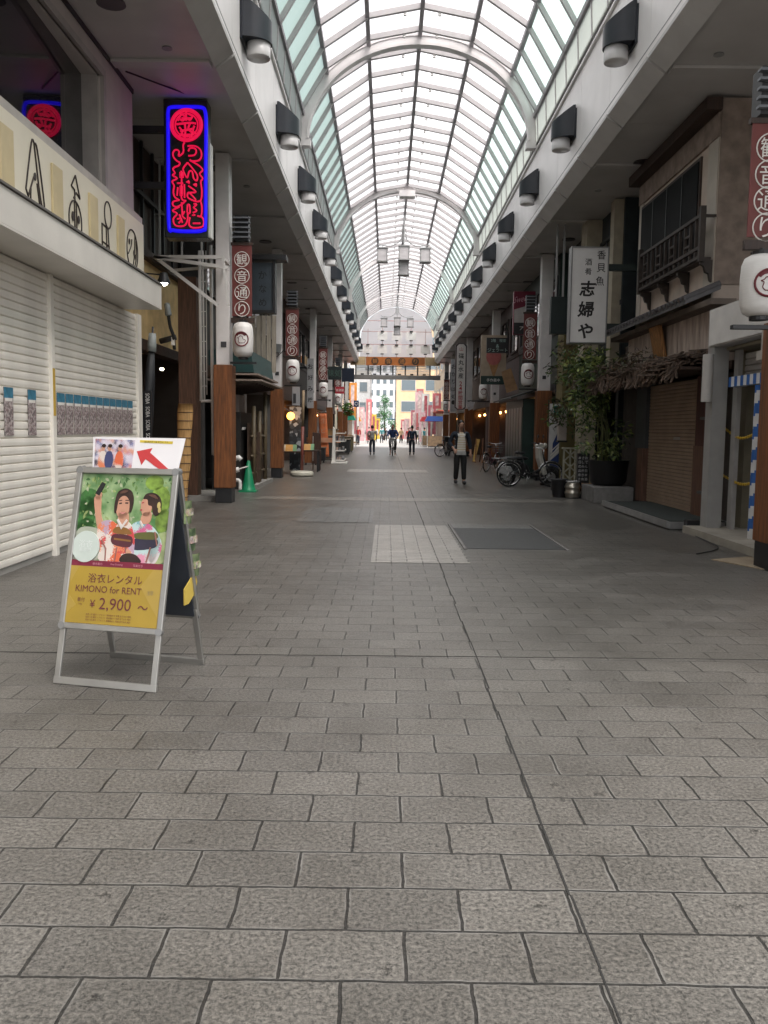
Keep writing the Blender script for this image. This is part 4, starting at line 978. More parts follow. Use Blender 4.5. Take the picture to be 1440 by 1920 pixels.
# ---------------------------------------------------------------- plants by the townhouse
def leafcloud(b, cen, rad, n, rnd, L=(.08, .17), droop=.5, wr=.32):
    for i in range(n):
        while True:
            q = V(rnd.uniform(-1, 1), rnd.uniform(-1, 1), rnd.uniform(-1, 1))
            if q.length < 1 and q.length > .25: break
        p = Vector(cen) + V(q.x * rad[0], q.y * rad[1], q.z * rad[2])
        d = V(rnd.gauss(0, 1), rnd.gauss(0, 1), rnd.gauss(-droop, .6)).normalized(); l = rnd.uniform(*L)
        s_ = d.cross(V(rnd.gauss(0, 1), rnd.gauss(0, 1), rnd.gauss(0, 1))).normalized() * l * wr * .5
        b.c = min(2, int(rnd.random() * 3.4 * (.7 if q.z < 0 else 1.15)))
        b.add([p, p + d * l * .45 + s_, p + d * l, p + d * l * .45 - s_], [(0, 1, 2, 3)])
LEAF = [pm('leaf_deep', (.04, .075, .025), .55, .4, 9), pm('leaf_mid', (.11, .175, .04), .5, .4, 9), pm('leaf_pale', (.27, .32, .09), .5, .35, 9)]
rnd = random.Random(11)
t = T('potted_bamboo', 'leafy green bamboo in a big black tub on a granite block beside the townhouse', 'plant', (4.4, 17.6, 0))
b = MB()
for i in range(26):
    a = rnd.uniform(0, 6.28); r = rnd.random() ** .5; h = rnd.uniform(1.1, 2.95)
    leafcloud(b, (4.28 + .5 * r * math.cos(a) - .1 * (h - 1.5), 17.6 + .6 * r * math.sin(a), h), (.24, .27, .22), 60, rnd)
for i in range(10): leafcloud(b, (4.05 + rnd.uniform(-.35, .25), 17.7 + rnd.uniform(-.5, .5), rnd.uniform(2.3, 2.95)), (.25, .3, .2), 60, rnd)
leafcloud(b, (4.5, 17.6, .95), (.3, .3, .35), 160, rnd)
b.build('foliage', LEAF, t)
b = MB()
for i in range(9):
    x, y = 4.45 + rnd.uniform(-.2, .2), 17.6 + rnd.uniform(-.2, .2)
    b.tube([(x, y, .6), (x + rnd.uniform(-.1, .1), y, 1.4), (x - rnd.uniform(0, .5), y + rnd.uniform(-.3, .3), 2.6)], [.018, .015, .006], 6)
b.build('stems', pm('bamboo_stem', (.10, .11, .04), .5), t, True)
MB().lathe([(.30, .33), (.36, .4), (.40, .8), (.42, .83), (.37, .83), (.36, .76)], (4.52, 17.6, 0), 24).build('tub', pm('black_tub', (.012, .012, .013), .45), t, 'auto')
MB().box(4.1, 4.9, 17.05, 18.1, 0, .32).build('granite_block', pm('granite_block', (.22, .215, .21), .7, .25, 8, .2), t, bevel=.015)
t = T('creeper', 'dry brown and olive creeper trailing along the bark awning', 'plant', (4.2, 16.8, 2.5))
b = MB()
for i in range(34):
    y = rnd.uniform(14.6, 18.6); leafcloud(b, (4.1 + rnd.uniform(-.1, .5), y, 2.55 + rnd.uniform(-.15, .15) + .02 * (18 - y)), (.24, .3, .14), 42, rnd, (.05, .12))
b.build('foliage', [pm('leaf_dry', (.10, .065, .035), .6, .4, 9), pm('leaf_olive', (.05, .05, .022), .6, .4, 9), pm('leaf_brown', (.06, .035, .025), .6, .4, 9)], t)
t = T('hanging_shrub', 'dark sprawling shrub hanging on the grey pillar behind the second right post', 'plant', (4.4, 21.5, 2))
b = MB()
for i in range(16): leafcloud(b, (4.35 + rnd.uniform(-.3, .3), 20.8 + rnd.uniform(-.8, .8), rnd.uniform(1.5, 3.4)), (.25, .3, .2), 50, rnd)
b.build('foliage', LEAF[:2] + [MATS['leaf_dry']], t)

# ---------------------------------------------------------------- signs and goods between townhouse and second right post
t = T('restaurant_sign', 'tall white sign box with large black brush characters beside the townhouse', 'sign', (4.05, 17.2, 4))
a, c = at(1074, 464, Y=17.3), at(1134, 642, Y=17.3)
MB().box(a.x, c.x, 17.3, 17.52, c.z, a.z).build('box', pm('sign_white', (.62, .61, .60), .35, .06), t)
b = MB(); fr = .02
b.box(a.x - fr, c.x + fr, 17.28, 17.54, a.z, a.z + fr).box(a.x - fr, c.x + fr, 17.28, 17.54, c.z - fr, c.z).box(a.x - fr, a.x, 17.28, 17.54, c.z, a.z).box(c.x, c.x + fr, 17.28, 17.54, c.z, a.z)
b.build('frame', pm('sign_frame_grey', (.2, .2, .2), .4), t)
W = c.x - a.x; cx = (a.x + c.x) / 2
b = MB(); q = lambda fx, fz: V(a.x + W * fx, 17.296, a.z - (a.z - c.z) * fz)
for ch, fx, fz, h in (('香', .82, .075, .17), ('貝', .82, .21, .17), ('魚', .80, .35, .18), ('酒', .46, .15, .13), ('肴', .46, .25, .13)): b.text(ch, q(fx, fz), h, X_, Z_, W * .24, 1, .006)
for ch, fx, fz, h in (('志', .46, .43, .30), ('婦', .43, .65, .31), ('や', .43, .88, .30)): b.text(ch, q(fx, fz), h, X_, Z_ + X_ * .12, W * .6, 1, .028)
b.build('lettering', INK, t)
for z in (a.z - .42, c.z + .25): MB().box(c.x, 5.0, 17.36, 17.46, z, z + .125).build('support_arm', pm('arm_dark_green', (.012, .022, .02), .5), t)
t = T('blank_sign', 'plain dark green hanging sign board right of the second right post', 'sign', (4.5, 21, 3.6))
a, c = at(1034, 556, Y=21), at(1064, 626, Y=21)
MB().box(a.x, c.x, 21, 21.2, c.z, a.z).build('board', pm('blank_green', (.012, .022, .022), .5), t)
MB().box(a.x + .1, a.x + .14, 21.08, 21.12, a.z, 6.3).box(c.x - .14, c.x - .1, 21.08, 21.12, a.z, 6.3).build('hanger', GREY, t)
# neighbour block behind the plants
t = facade('pillar_house', 'narrow dark house with beige pillars behind the potted bamboo', 1, 18.65, 24.4, 4.95, pm('blue_black_wall', (.02, .028, .032), .6, .3), DARK, seed=7)
MB().box(4.75, 4.95, 18.75, 19.05, 2.6, 6.29).box(4.6, 4.95, 20.6, 21.2, 0, 6.29).build('pillar', pm('pillar_plaster', (.42, .37, .28), .7, .15), t)
MB().box(4.5, 4.95, 22.4, 23.2, 0, 4.0).build('yellow_pier', pm('olive_pier', (.16, .13, .05), .7), t)
t = T('promo_flag', 'upright white, green and blue advertising flag beside the second right post', 'flag', (4.38, 22.6, 0))
a, c = at(1031, 757, Y=22.6), at(1052, 876, Y=22.6); c.z = .25
MB().box(a.x, c.x, 22.6, 22.615, c.z, a.z).build('cloth', pm('flag_white', (.6, .6, .6), .6), t)
W, Hh = c.x - a.x, a.z - c.z; q = lambda x, z: (x * W, z * Hh)
MB().poly([q(.3, .83), q(.98, .83), q(.98, .97), q(.3, .97)], (a.x, 22.597, c.z), X_, Z_).build('green_panel', pm('flag_teal', (.01, .12, .1), .5), t)
MB().poly([q(.1, 0), q(1, 0), q(1, .35), q(.1, .2)], (a.x, 22.597, c.z), X_, Z_).poly([q(.3, .3), q(.95, .5), q(.95, .72), q(.3, .45)], (a.x, 22.597, c.z), X_, Z_).build('blue_panel', pm('flag_blue', (.015, .04, .16), .5), t)
b = MB()
for i in range(3): b.poly([q(.15, .22 + i * .05), q(.9, .36 + i * .05), q(.9, .38 + i * .05), q(.15, .24 + i * .05)], (a.x, 22.595, c.z), X_, Z_)
b.build('white_lines', LETTER, t)
MB().tube([(a.x - .03, 22.6, 0), (a.x - .03, 22.6, a.z + .05), (c.x, 22.6, a.z + .05)], .012, 6).lathe([(.17, 0), (.17, .05), (.03, .08)], (a.x - .03, 22.6, 0), 14).build('pole', BLACK, t)
t = T('box_sign', 'small beige wall box sign right of the advertising flag', 'sign', (4.5, 21.4, 2))
a, c = at(1049, 766, Y=21.6), at(1062, 826, Y=21.6)
MB().box(a.x, c.x, 21.6, 21.8, c.z, a.z).build('body', pm('box_beige', (.45, .40, .37), .5), t, bevel=.01)
MB().box(a.x - .02, c.x + .02, 21.58, 21.82, c.z - .04, c.z).box(c.x, 4.95, 21.66, 21.74, a.z - .2, a.z - .14).build('bracket', BLACK, t)
t = T('lattice_trellis', 'pale weathered wooden trellis standing behind the black menu stand', 'trellis', (4.4, 20.4, 0))
b = MB(); a, c = at(1058, 842, Y=20.4), at(1080, 893, Y=20.4); z1 = a.z; z0 = .15
for x in (a.x, (a.x + c.x) / 2, c.x): b.box(x - .02, x + .02, 20.4, 20.44, z0, z1)
for i in range(3):
    h = (z1 - z0) / 3
    b.beam((a.x, 20.39, z0 + i * h), (c.x, 20.39, z0 + (i + 1) * h), .03, .015, (0, 1, 0)); b.beam((c.x, 20.375, z0 + i * h), (a.x, 20.375, z0 + (i + 1) * h), .03, .015, (0, 1, 0))
b.box(a.x - .05, c.x + .05, 20.38, 20.46, z1, z1 + .04).box(a.x - .05, c.x + .05, 20.38, 20.46, .1, .15)
b.build('slats', pm('weathered_white', (.38, .37, .29), .7, .3, 6), t)
MB().box(a.x - .25, c.x + .1, 20.3, 20.6, 0, .12).build('base', DARK, t)
t = T('menu_stand', 'black upright menu stand with small white writing on a black foot', 'sign', (4.2, 17.5, 0))
a, c = at(1084, 850, Y=18.3), at(1104, 912, Y=18.3)
MB().box(a.x, c.x, 18.3, 18.42, .15, a.z).build('body', BLACK, t, bevel=.006)
b = MB()
for k, s in enumerate(('本日の品書き', 'さしみ焼き魚', 'おでん日本酒')): b.column(s, (a.x + .04 + k * .07, 18.295, a.z - .05), .09, .06, X_, Z_)
b.build('lettering', pm('chalk_white', (.5, .5, .5)), t)
MB().box(a.x - .1, c.x + .1, 18.15, 18.55, 0, .05).build('foot', BLACK, t); MB().box(a.x - .02, a.x + .09, 18.2, 18.5, .05, .15).build('weight', DARK, t)
t = T('beer_keg', 'squat silver metal keg with ribbed bands beside the menu stand', 'keg', (3.9, 17.9, 0))
c = at(1073, 934, Z=0); c.z = 0
MB().lathe([(.14, .02), (.155, .04), (.155, .08), (.17, .1), (.17, .13), (.155, .15), (.155, .2), (.17, .22), (.17, .25), (.155, .27), (.14, .32), (.1, .33)], c, 24).build('body', pm('keg_steel', (.62, .58, .5), .28, .1, metal=.9), t, 'auto')
MB().torus(c + V(0, 0, .35), Z_, .13, .015).build('rim', STEEL, t, True)
t = T('plastic_crate', 'orange yellow plastic crate standing right of the menu stand', 'crate', (4.2, 17.9, 0))
c = at(1100, 930, Z=.05)
b = MB(); b.box(c.x - .1, c.x + .12, c.y, c.y + .3, .05, .08)
for z in (.1, .18, .26): b.box(c.x - .1, c.x + .12, c.y - .004, c.y + .02, z, z + .055).box(c.x - .1, c.x - .08, c.y, c.y + .3, z, z + .055).box(c.x + .1, c.x + .12, c.y, c.y + .3, z, z + .055)
for x in (-.1, 0, .1): b.box(c.x + x - .004, c.x + x + .02, c.y - .008, c.y + .01, .05, .32)
b.build('body', pm('crate_orange', (.45, .19, .02), .45), t)
t = T('waste_bin', 'low black waste bin left of the silver keg', 'bin', (3.75, 18.3, 0))
c = at(1048, 932, Z=0); c.z = 0
MB().lathe([(.14, 0), (.18, .36), (.19, .38), (.16, .38), (.15, .3)], c, 18).build('body', BLACK, t, 'auto')
MB().torus(c + V(0, 0, .38), Z_, .18, .012).build('rim', DARK, t, True)

# ---------------------------------------------------------------- right row beyond the second post
f = facade('green_booth_shop', 'shop with dark green booth front behind the parked bicycles', 1, 24.45, 31.5, 4.75, GN, DARK, seed=8, lit=2)
MB().box(4.0, 4.75, 25.6, 29.2, 0, 2.35).build('booth', GN, f, bevel=.02)
b = MB()
for i in range(6): b.box(3.985, 4.0, 25.7 + i * .58, 26.2 + i * .58, .15, 2.1)
b.build('booth_panel', pm('booth_panel_green', (.006, .02, .017), .35), f)
MB().add([(4.75, 25.3, 2.75), (3.6, 25.3, 2.38), (3.6, 29.5, 2.38), (4.75, 29.5, 2.75), (4.75, 25.3, 2.7), (3.6, 25.3, 2.33), (3.6, 29.5, 2.33), (4.75, 29.5, 2.7)], [(0, 1, 2, 3), (7, 6, 5, 4), (1, 5, 6, 2), (0, 4, 5, 1), (3, 2, 6, 7)]).build('booth_awning', pm('awning_black', (.015, .017, .016), .6), f)
facade('ice_cream_shop', 'brown shop with ice cream sign and hanging lamps past the green booth', 1, 31.55, 41.5, 4.75, MAUV, DKWOOD, seed=9, lit=5)
facade('fish_tavern', 'tavern behind the tall white fish restaurant sign', 1, 41.55, 50.5, 4.75, BW, DKWOOD, seed=10, lit=4)
facade('grey_tavern', 'grey tavern with bicycles outside near the far right end', 1, 50.55, 58.5, 4.75, GW, DARK, seed=11, lit=2)
facade('corner_shop', 'last shop at the far end of the right row', 1, 58.55, 66, 4.75, DW, DARK, seed=12, lit=3)
t = T('sweets_sign', 'large red and white sweets sign with pink script left of the second right post', 'sign', (4.0, 27.5, 4))
a, c = at(964, 546, Y=27.5), at(1002, 628, Y=27.5)
MB().box(a.x, c.x, 27.5, 27.7, c.z, a.z).build('box', pm('sign_crimson', (.16, .008, .03), .4), t)
b = MB(); H1 = a.z - c.z; W = c.x - a.x
b.poly([(0.02, .28 * H1), (W - .02, .28 * H1), (W - .02, .72 * H1), (.02, .58 * H1)], (a.x, 27.496, c.z), X_, Z_); b.build('white_panel', pm('panel_pale', (.45, .42, .40), .5), t)
MB().poly([(0.02, .02), (W - .02, .02), (W - .02, .28 * H1), (.02, .28 * H1)], (a.x, 27.495, c.z), X_, Z_).build('black_panel', BLACK, t)
MB().text('Sweets', (a.x + W * .42, 27.495, a.z - .22), .2, X_ + Z_ * .2, Z_ + X_ * .3, W * .8).build('lettering', pm('pink_letter', (.6, .3, .35)), t)
MB().text('アイス', (a.x + W * .6, 27.49, c.z + .2), .12, X_, Z_).build('small_lettering', LETTER, t)
t = T('cafe_sign', 'black signboard with white handwritten lettering over the ice cream picture', 'sign', (4.2, 31, 3.8))
a, c = at(913, 633, Y=31), at(953, 662, Y=31)
MB().box(a.x, c.x, 31, 31.1, c.z, a.z).build('board', BLACK, t)
b = MB(); cx = (a.x + c.x) / 2
b.text('2階', (cx - .15, 30.995, a.z - .1), .11, X_, Z_).text('喫茶', (cx + .18, 30.995, a.z - .1), .11, X_, Z_).text('&', (cx, 30.995, (a.z + c.z) / 2 - .02), .12, X_, Z_).text('ジェラート', (cx, 30.995, c.z + .1), .13, X_, Z_, .7)
b.build('lettering', pm('mint_letter', (.4, .55, .5)), t)
t = T('ice_cream_sign', 'cream sign with giant strawberry ice cream cone and dark green lettered foot', 'sign', (3.9, 33, 3.2))
a, c = at(903, 628, Y=33), at(948, 721, Y=33); W = c.x - a.x; H1 = a.z - c.z
MB().box(a.x, c.x, 33, 33.2, c.z, a.z).build('board', pm('board_cream', (.38, .30, .22), .5), t)
MB().prism(ell(W * .30, H1 * .17, 20, W * .5, H1 * .56), (a.x, 32.98, c.z), X_, Z_, .03).build('scoop', pm('strawberry', (.42, .12, .11), .5, .2, 6), t)
MB().prism([(W * .24, H1 * .52), (W * .76, H1 * .52), (W * .52, H1 * .12)], (a.x, 32.985, c.z), X_, Z_, .03).build('cone', pm('waffle', (.38, .2, .08), .6, .3, 12), t)
MB().prism([(W * .45, H1 * .7), (W * .7, H1 * .66), (W * .75, H1 * .74), (W * .6, H1 * .77)], (a.x, 32.97, c.z), X_, Z_, .02).build('leaf', pm('mint_leaf', (.06, .2, .05), .5), t)
MB().box(a.x, c.x, 32.97, 33, c.z, c.z + H1 * .17).build('foot_band', GN, t)
MB().text('手作最中', ((a.x + c.x) / 2, 32.965, c.z + H1 * .085), .12, X_, Z_, W * .8).build('lettering', LETTER, t)
t = T('cloth_pennant', 'tan cloth hanging at an angle under the cafe signs', 'banner', (4.1, 30, 2.9))
b = MB(); P = [at(*q, Y=30) for q in ((940, 697), (958, 690), (971, 730), (950, 737))]
b.add(P + [x + V(0, .02, 0) for x in P], [(0, 1, 2, 3), (7, 6, 5, 4), (0, 4, 5, 1), (1, 5, 6, 2), (2, 6, 7, 3), (3, 7, 4, 0)]); b.build('cloth', pm('tan_cloth', (.34, .2, .1), .7, .3, 5), t)
t = T('fish_restaurant_sign', 'tall white rounded sign with black and red characters hanging over the right row', 'sign', (3.7, 44, 3.6))
a, c = at(857, 645, Y=44), at(871, 767, Y=44); W = c.x - a.x; cx = (a.x + c.x) / 2
pl = [(-W / 2, c.z + .1), (-W / 4, c.z), (W / 4, c.z), (W / 2, c.z + .1), (W / 2, a.z - .12), (W / 4, a.z), (-W / 4, a.z), (-W / 2, a.z - .12)]
MB().prism(pl, (cx, 44, 0), X_, Z_, .25).build('box', pm('sign_white2', (.66, .63, .60), .4, .05), t)
MB().prism([(x * 1.28, c.z + (z - c.z) * 1.025 - .03) for x, z in pl], (cx, 44.02, 0), X_, Z_, .2).build('frame', pm('frame_aubergine', (.03, .012, .02), .4), t)
MB().column('磯丸水産', (cx, 43.995, a.z - .42), .33, .27, X_, Z_).build('lettering', INK, t)
MB().column('24時間営業', (cx, 43.995, a.z - 1.85), .235, .22, X_, Z_).text('山', (cx, 43.995, a.z - .25), .2, X_, Z_) .build('red_lettering', pm('red_letter', (.4, .03, .03)), t)
t = T('tall_sign', 'narrow pale sign with dark column of characters left of the fish restaurant sign', 'sign', (3.6, 47, 3.4))
a, c = at(846, 673, Y=47), at(855, 772, Y=47)
MB().box(a.x, c.x, 47, 47.15, c.z, a.z).build('box', pm('sign_greyish', (.34, .34, .35), .5), t)
MB().column('おかりば処', ((a.x + c.x) / 2, 46.995, a.z - .2), .4, .24, X_, Z_).prism(ell(.1, .12), ((a.x + c.x) / 2, 46.995, c.z + .5), X_, Z_, .005).build('lettering', INK, t)
t = T('flood_lamp', 'black floodlight on a long arm under the right soffit', 'lamp', (4, 40, 2.6))
MB().tube([(4.75, 40, 2.75), (3.7, 40, 2.75), (3.75, 39.8, 2.4)], .03, 6).build('arm', BLACK, t)
MB().prism([(-.2, 0), (.2, 0), (.15, -.3), (-.05, -.4)], (3.8, 39.8, 2.7), X_, Z_, .1).build('head', pm('lamp_pale', (.4, .4, .42), .4), t)
# ================================================================== A-BOARD (kimono rental)
AB = V(-1.43, 4.80, 0); ARZ = math.atan2(-.15, .60)
t = T('advert_board', 'silver A-frame pavement board with kimono rental poster in front of the white shutter', 'sign board', AB, ARZ)
HH, SP, HW = 1.165, .285, .31
Lf = math.hypot(HH, SP)
fx = V(1, 0, 0); fu = V(0, SP / Lf, HH / Lf); fn = fx.cross(fu)      # front leaf: up direction leans back
fo = V(0, -SP, 0)
def F(x, s, d=0): return fo + fx * x + fu * s - fn * 0 + (fn * d)     # fn points to the viewer (-Y)
fn = V(0, -HH / Lf, SP / Lf)
bu = V(0, -SP / Lf, HH / Lf); bo = V(0, SP, 0); bn = V(0, HH / Lf, SP / Lf)
def B_(x, s, d=0): return bo + fx * x + bu * s + bn * d
def bar(b, p, q, w, h, n): b.beam(p, q, w, h, n)
b = MB()
for x in (-HW + .02, HW - .02): bar(b, F(x, 0, .0), F(x, .36, .0), .034, .018, fn)
bar(b, F(-HW, .02, 0), F(HW, .02, 0), .04, .02, fn)
b.build('front_legs', ALU, t, bevel=.003, local=True)
b = MB()
for x in (-HW + .02, HW - .02): bar(b, B_(x, 0), B_(x, .36), .034, .018, bn)
bar(b, B_(-HW, .02), B_(HW, .02), .04, .02, bn)
b.build('back_legs', ALU, t, bevel=.003, local=True)
S0, S1 = .30, Lf - .0
for (G, u_, n_, nm) in ((F, fu, fn, 'front_frame'), (B_, bu, bn, 'back_frame')):
    b = MB()
    for x in (-HW + .014, HW - .014): bar(b, G(x, S0 + .02, .008), G(x, S1 - .02, .008), .034, .022, n_)
    for s_ in (S0 + .016, S1 - .016): bar(b, G(-HW + .02, s_, .008), G(HW - .02, s_, .008), .034, .022, n_)
    b.build(nm, ALU, t, bevel=.005, local=True)
    b = MB()
    for x in (-HW + .016, HW - .016):
        for s_ in (S0 + .016, S1 - .016): b.prism(ell(.021, .021, 12), G(x, s_, .021), fx if nm[0] == 'f' else -fx, u_, .024)
    b.build('corner_caps', pm('cap_chrome', (.3, .3, .3), .35, .1, metal=.6), t, local=True)
MB().prism([(-HW + .02, S0 + .02), (HW - .02, S0 + .02), (HW - .02, S1 - .02), (-HW + .02, S1 - .02)], fo + fn * .0, fx, fu, .012).build('front_backing', pm('backing_dark', (.03, .035, .045), .5), t, local=True)
MB().prism([(-HW + .02, S0 + .02), (HW - .02, S0 + .02), (HW - .02, S1 - .02), (-HW + .02, S1 - .02)], bo - bn * .004, -fx, bu, .01).build('back_backing', MATS['backing_dark'], t, local=True)
# poster artwork, thin printed layers on the front leaf: px in the photo crop mapped on the leaf
W2 = HW - .03; P0 = S0 + .034; P1 = S1 - .034; PH = P1 - P0
def q(x, y): return (-W2 + 2 * W2 * x, P0 + PH * y)                  # 0..1 poster coordinates
LAY = [0]
def art(polys, mat, parent, name, lift=None):
    LAY[0] += 1
    b = MB()
    for pl in polys: b.prism([q(*p) for p in pl], fo + fn * (.0005 + .0004 * LAY[0]), fx, fu, .0004 * LAY[0])
    return b.build(name, mat, parent, local=True)
def blob(cx, cy, rx, ry, n=18): return [(cx + rx * math.cos(2 * math.pi * i / n), cy + ry * math.sin(2 * math.pi * i / n)) for i in range(n)]
poster_o = MB().prism([q(0, 0), q(1, 0), q(1, 1), q(0, 1)], fo + fn * .0005, fx, fu, .0004).build('poster', pm('garden_print', (.32, .40, .22), .35, .5, 9, c2=(.06, .17, .05)), t, local=True)
LAY[0] = 1
def smooth(pl): return [(p.x, p.y) for p in spline([V(x, y, 0) for x, y in pl], 4, True)]
art([blob(.08, .72, .11, .13), blob(.10, .80, .12, .1), blob(.1, .63, .1, .07)], pm('print_bush', (.05, .17, .04), .4, .6, 14), poster_o, 'printed_bush')
art([blob(.88, .83, .11, .1), blob(.80, .95, .1, .05), blob(.93, .7, .08, .08)], pm('print_leaves', (.2, .32, .05), .4, .6, 20), poster_o, 'printed_leaves')
LAY[0] += 1
b = MB(); rg = random.Random(8)
for i in range(420):
    x, y = rg.random(), rg.uniform(.43, .985); k = rg.choice((.012, .018, .028)); a_ = rg.uniform(0, 6.28)
    if .28 < x < .62 and y < .88 and rg.random() < .7: continue
    b.c = rg.randrange(4)
    b.poly([q(min(.99, max(.01, x + k * math.cos(a_ + t_) * (1 if j % 2 else .5))), min(.99, max(.43, y + .7 * k * math.sin(a_ + t_) * (1 if j % 2 else .5)))) for j, t_ in enumerate((0, 1.2, 2.6, 3.8, 5.2))], fo + fn * (.0011 + .0000008 * i), fx, fu)
b.build('printed_foliage', [pm('dab_a', (.12, .22, .06), .4, .3, 20), pm('dab_b', (.3, .38, .14), .4, .3, 20), pm('dab_c', (.05, .14, .04), .4, .3, 20), pm('dab_d', (.42, .45, .3), .4, .3, 20)], poster_o, local=True)
LAY[0] += 1
art([smooth([(0, .60), (.12, .64), (.3, .60), (.32, .44), (0, .42)])], pm('print_path', (.42, .45, .36), .4, .3, 6), poster_o, 'printed_path')
art([smooth([(.82, .58), (1.0, .62), (1, .43), (.7, .43), (.78, .52)])], pm('print_grass', (.35, .42, .2), .4, .4, 16), poster_o, 'printed_grass')
SKIN = pm('print_skin', (.52, .27, .18), .4, .12, 10); HAIR = pm('print_hair', (.035, .016, .012), .4, .5, 16)
KA = spots('kimono_orange', (.62, .55, .5), [(.6, .12, .05), (.62, .2, .1), (.5, .06, .06), (.4, .3, .4)], 17, .42); KB = spots('kimono_teal', (.42, .55, .55), [(.5, .1, .22), (.15, .35, .4), (.55, .5, .5), (.6, .25, .35)], 19, .45)
# right woman: kimono, sash, head turned to the left
art([smooth([(.60, .66), (.72, .69), (.86, .64), (.93, .55), (.86, .42), (.60, .42), (.58, .55)]), smooth([(.86, .62), (.95, .54), (.9, .42), (.82, .45)])], KB, poster_o, 'printed_kimono')
art([smooth([(.66, .575), (.88, .58), (.88, .52), (.65, .50)])], pm('print_sash_dark', (.03, .025, .05), .4, .3), poster_o, 'printed_sash')
art([smooth([(.66, .61), (.87, .62), (.88, .575), (.66, .575)])], pm('print_sash_olive', (.12, .12, .03), .4, .3), poster_o, 'printed_sash')
art([smooth([(.70, .68), (.79, .68), (.80, .75), (.71, .74)]), smooth([(.68, .80), (.69, .76), (.72, .725), (.78, .73), (.80, .80), (.74, .85), (.69, .83)])], SKIN, poster_o, 'printed_face')
art([smooth([(.70, .84), (.73, .875), (.82, .88), (.89, .84), (.90, .77), (.86, .73), (.82, .745), (.80, .79), (.76, .80), (.745, .835)])], HAIR, poster_o, 'printed_hair')
art([blob(.875, .80, .018, .022), blob(.885, .77, .015, .02)], pm('print_flower', (.5, .4, .15), .4), poster_o, 'printed_flower')
art([[(.688, .815), (.712, .82), (.712, .812), (.69, .808)], blob(.689, .765, .011, .006)], pm('print_lips', (.35, .05, .06), .4), poster_o, 'printed_lips')
# left woman with raised arm holding a phone
art([smooth([(.16, .83), (.20, .85), (.235, .83), (.25, .74), (.285, .68), (.36, .63), (.30, .57), (.24, .62), (.195, .72)]), smooth([(.175, .87), (.21, .885), (.24, .86), (.22, .82), (.18, .83)])], SKIN, poster_o, 'printed_arm')
art([[(.165, .865), (.225, .945), (.265, .935), (.215, .85)]], INK, poster_o, 'printed_phone')
art([smooth([(.25, .66), (.36, .69), (.46, .66), (.57, .68), (.64, .60), (.66, .5), (.63, .415), (.30, .415), (.29, .5), (.24, .56)])], KA, poster_o, 'printed_kimono')
art([smooth([(.42, .595), (.62, .585), (.61, .515), (.42, .53)])], pm('print_sash_plum', (.09, .02, .03), .4, .3), poster_o, 'printed_sash')
art([[(.43, .572), (.615, .562), (.615, .55), (.43, .56)], smooth([(.44, .645), (.56, .64), (.615, .6), (.42, .605)])], pm('print_sash_gold', (.26, .12, .03), .4, .3), poster_o, 'printed_sash')
art([smooth([(.46, .66), (.56, .66), (.55, .74), (.46, .74)]), smooth([(.415, .80), (.425, .74), (.475, .70), (.53, .71), (.565, .77), (.56, .83), (.5, .87), (.43, .85)])], SKIN, poster_o, 'printed_face')
art([smooth([(.40, .83), (.42, .88), (.49, .905), (.56, .89), (.595, .83), (.585, .76), (.565, .75), (.555, .82), (.50, .855), (.44, .83), (.425, .75), (.405, .74), (.395, .78)])], HAIR, poster_o, 'printed_hair')
art([[(.445, .806), (.475, .81), (.475, .80), (.447, .797)], [(.512, .812), (.545, .812), (.545, .802), (.512, .802)], [(.44, .823), (.475, .828), (.475, .822), (.44, .817)], [(.51, .828), (.548, .828), (.548, .822), (.51, .822)]], HAIR, poster_o, 'printed_eyes')
art([smooth([(.462, .748), (.495, .742), (.53, .75), (.495, .732)])], pm('print_smile', (.6, .25, .22), .4), poster_o, 'printed_mouth')
art([smooth([(.58, .50), (.63, .49), (.64, .455), (.59, .455)])], SKIN, poster_o, 'printed_hand')
art([smooth([(.53, .415), (.54, .46), (.62, .475), (.70, .46), (.74, .415)])], HAIR, poster_o, 'printed_bag')
for pl in ([(.505, .66), (.545, .70), (.56, .69), (.50, .63), (.44, .69), (.455, .70)], [(.735, .66), (.70, .695), (.69, .685), (.725, .645)]): art([pl], pm('print_collar', (.62, .58, .55), .4), poster_o, 'printed_collar')
art([[(.30, .56), (.36, .50), (.365, .42), (.355, .42), (.35, .495), (.295, .55)], [(.47, .51), (.46, .42), (.47, .42), (.48, .51)], [(.56, .51), (.575, .48), (.58, .51)], [(.83, .52), (.80, .42), (.81, .42), (.84, .52)], [(.86, .62), (.90, .53), (.905, .535), (.87, .625)]], pm('print_fold', (.28, .12, .1), .4), poster_o, 'printed_folds')
art([smooth([(.44, .87), (.48, .89), (.53, .888), (.5, .875)]), smooth([(.76, .865), (.82, .868), (.86, .84), (.81, .85)])], pm('print_hair_light', (.11, .05, .035), .4, .3, 20), poster_o, 'printed_hair_sheen')
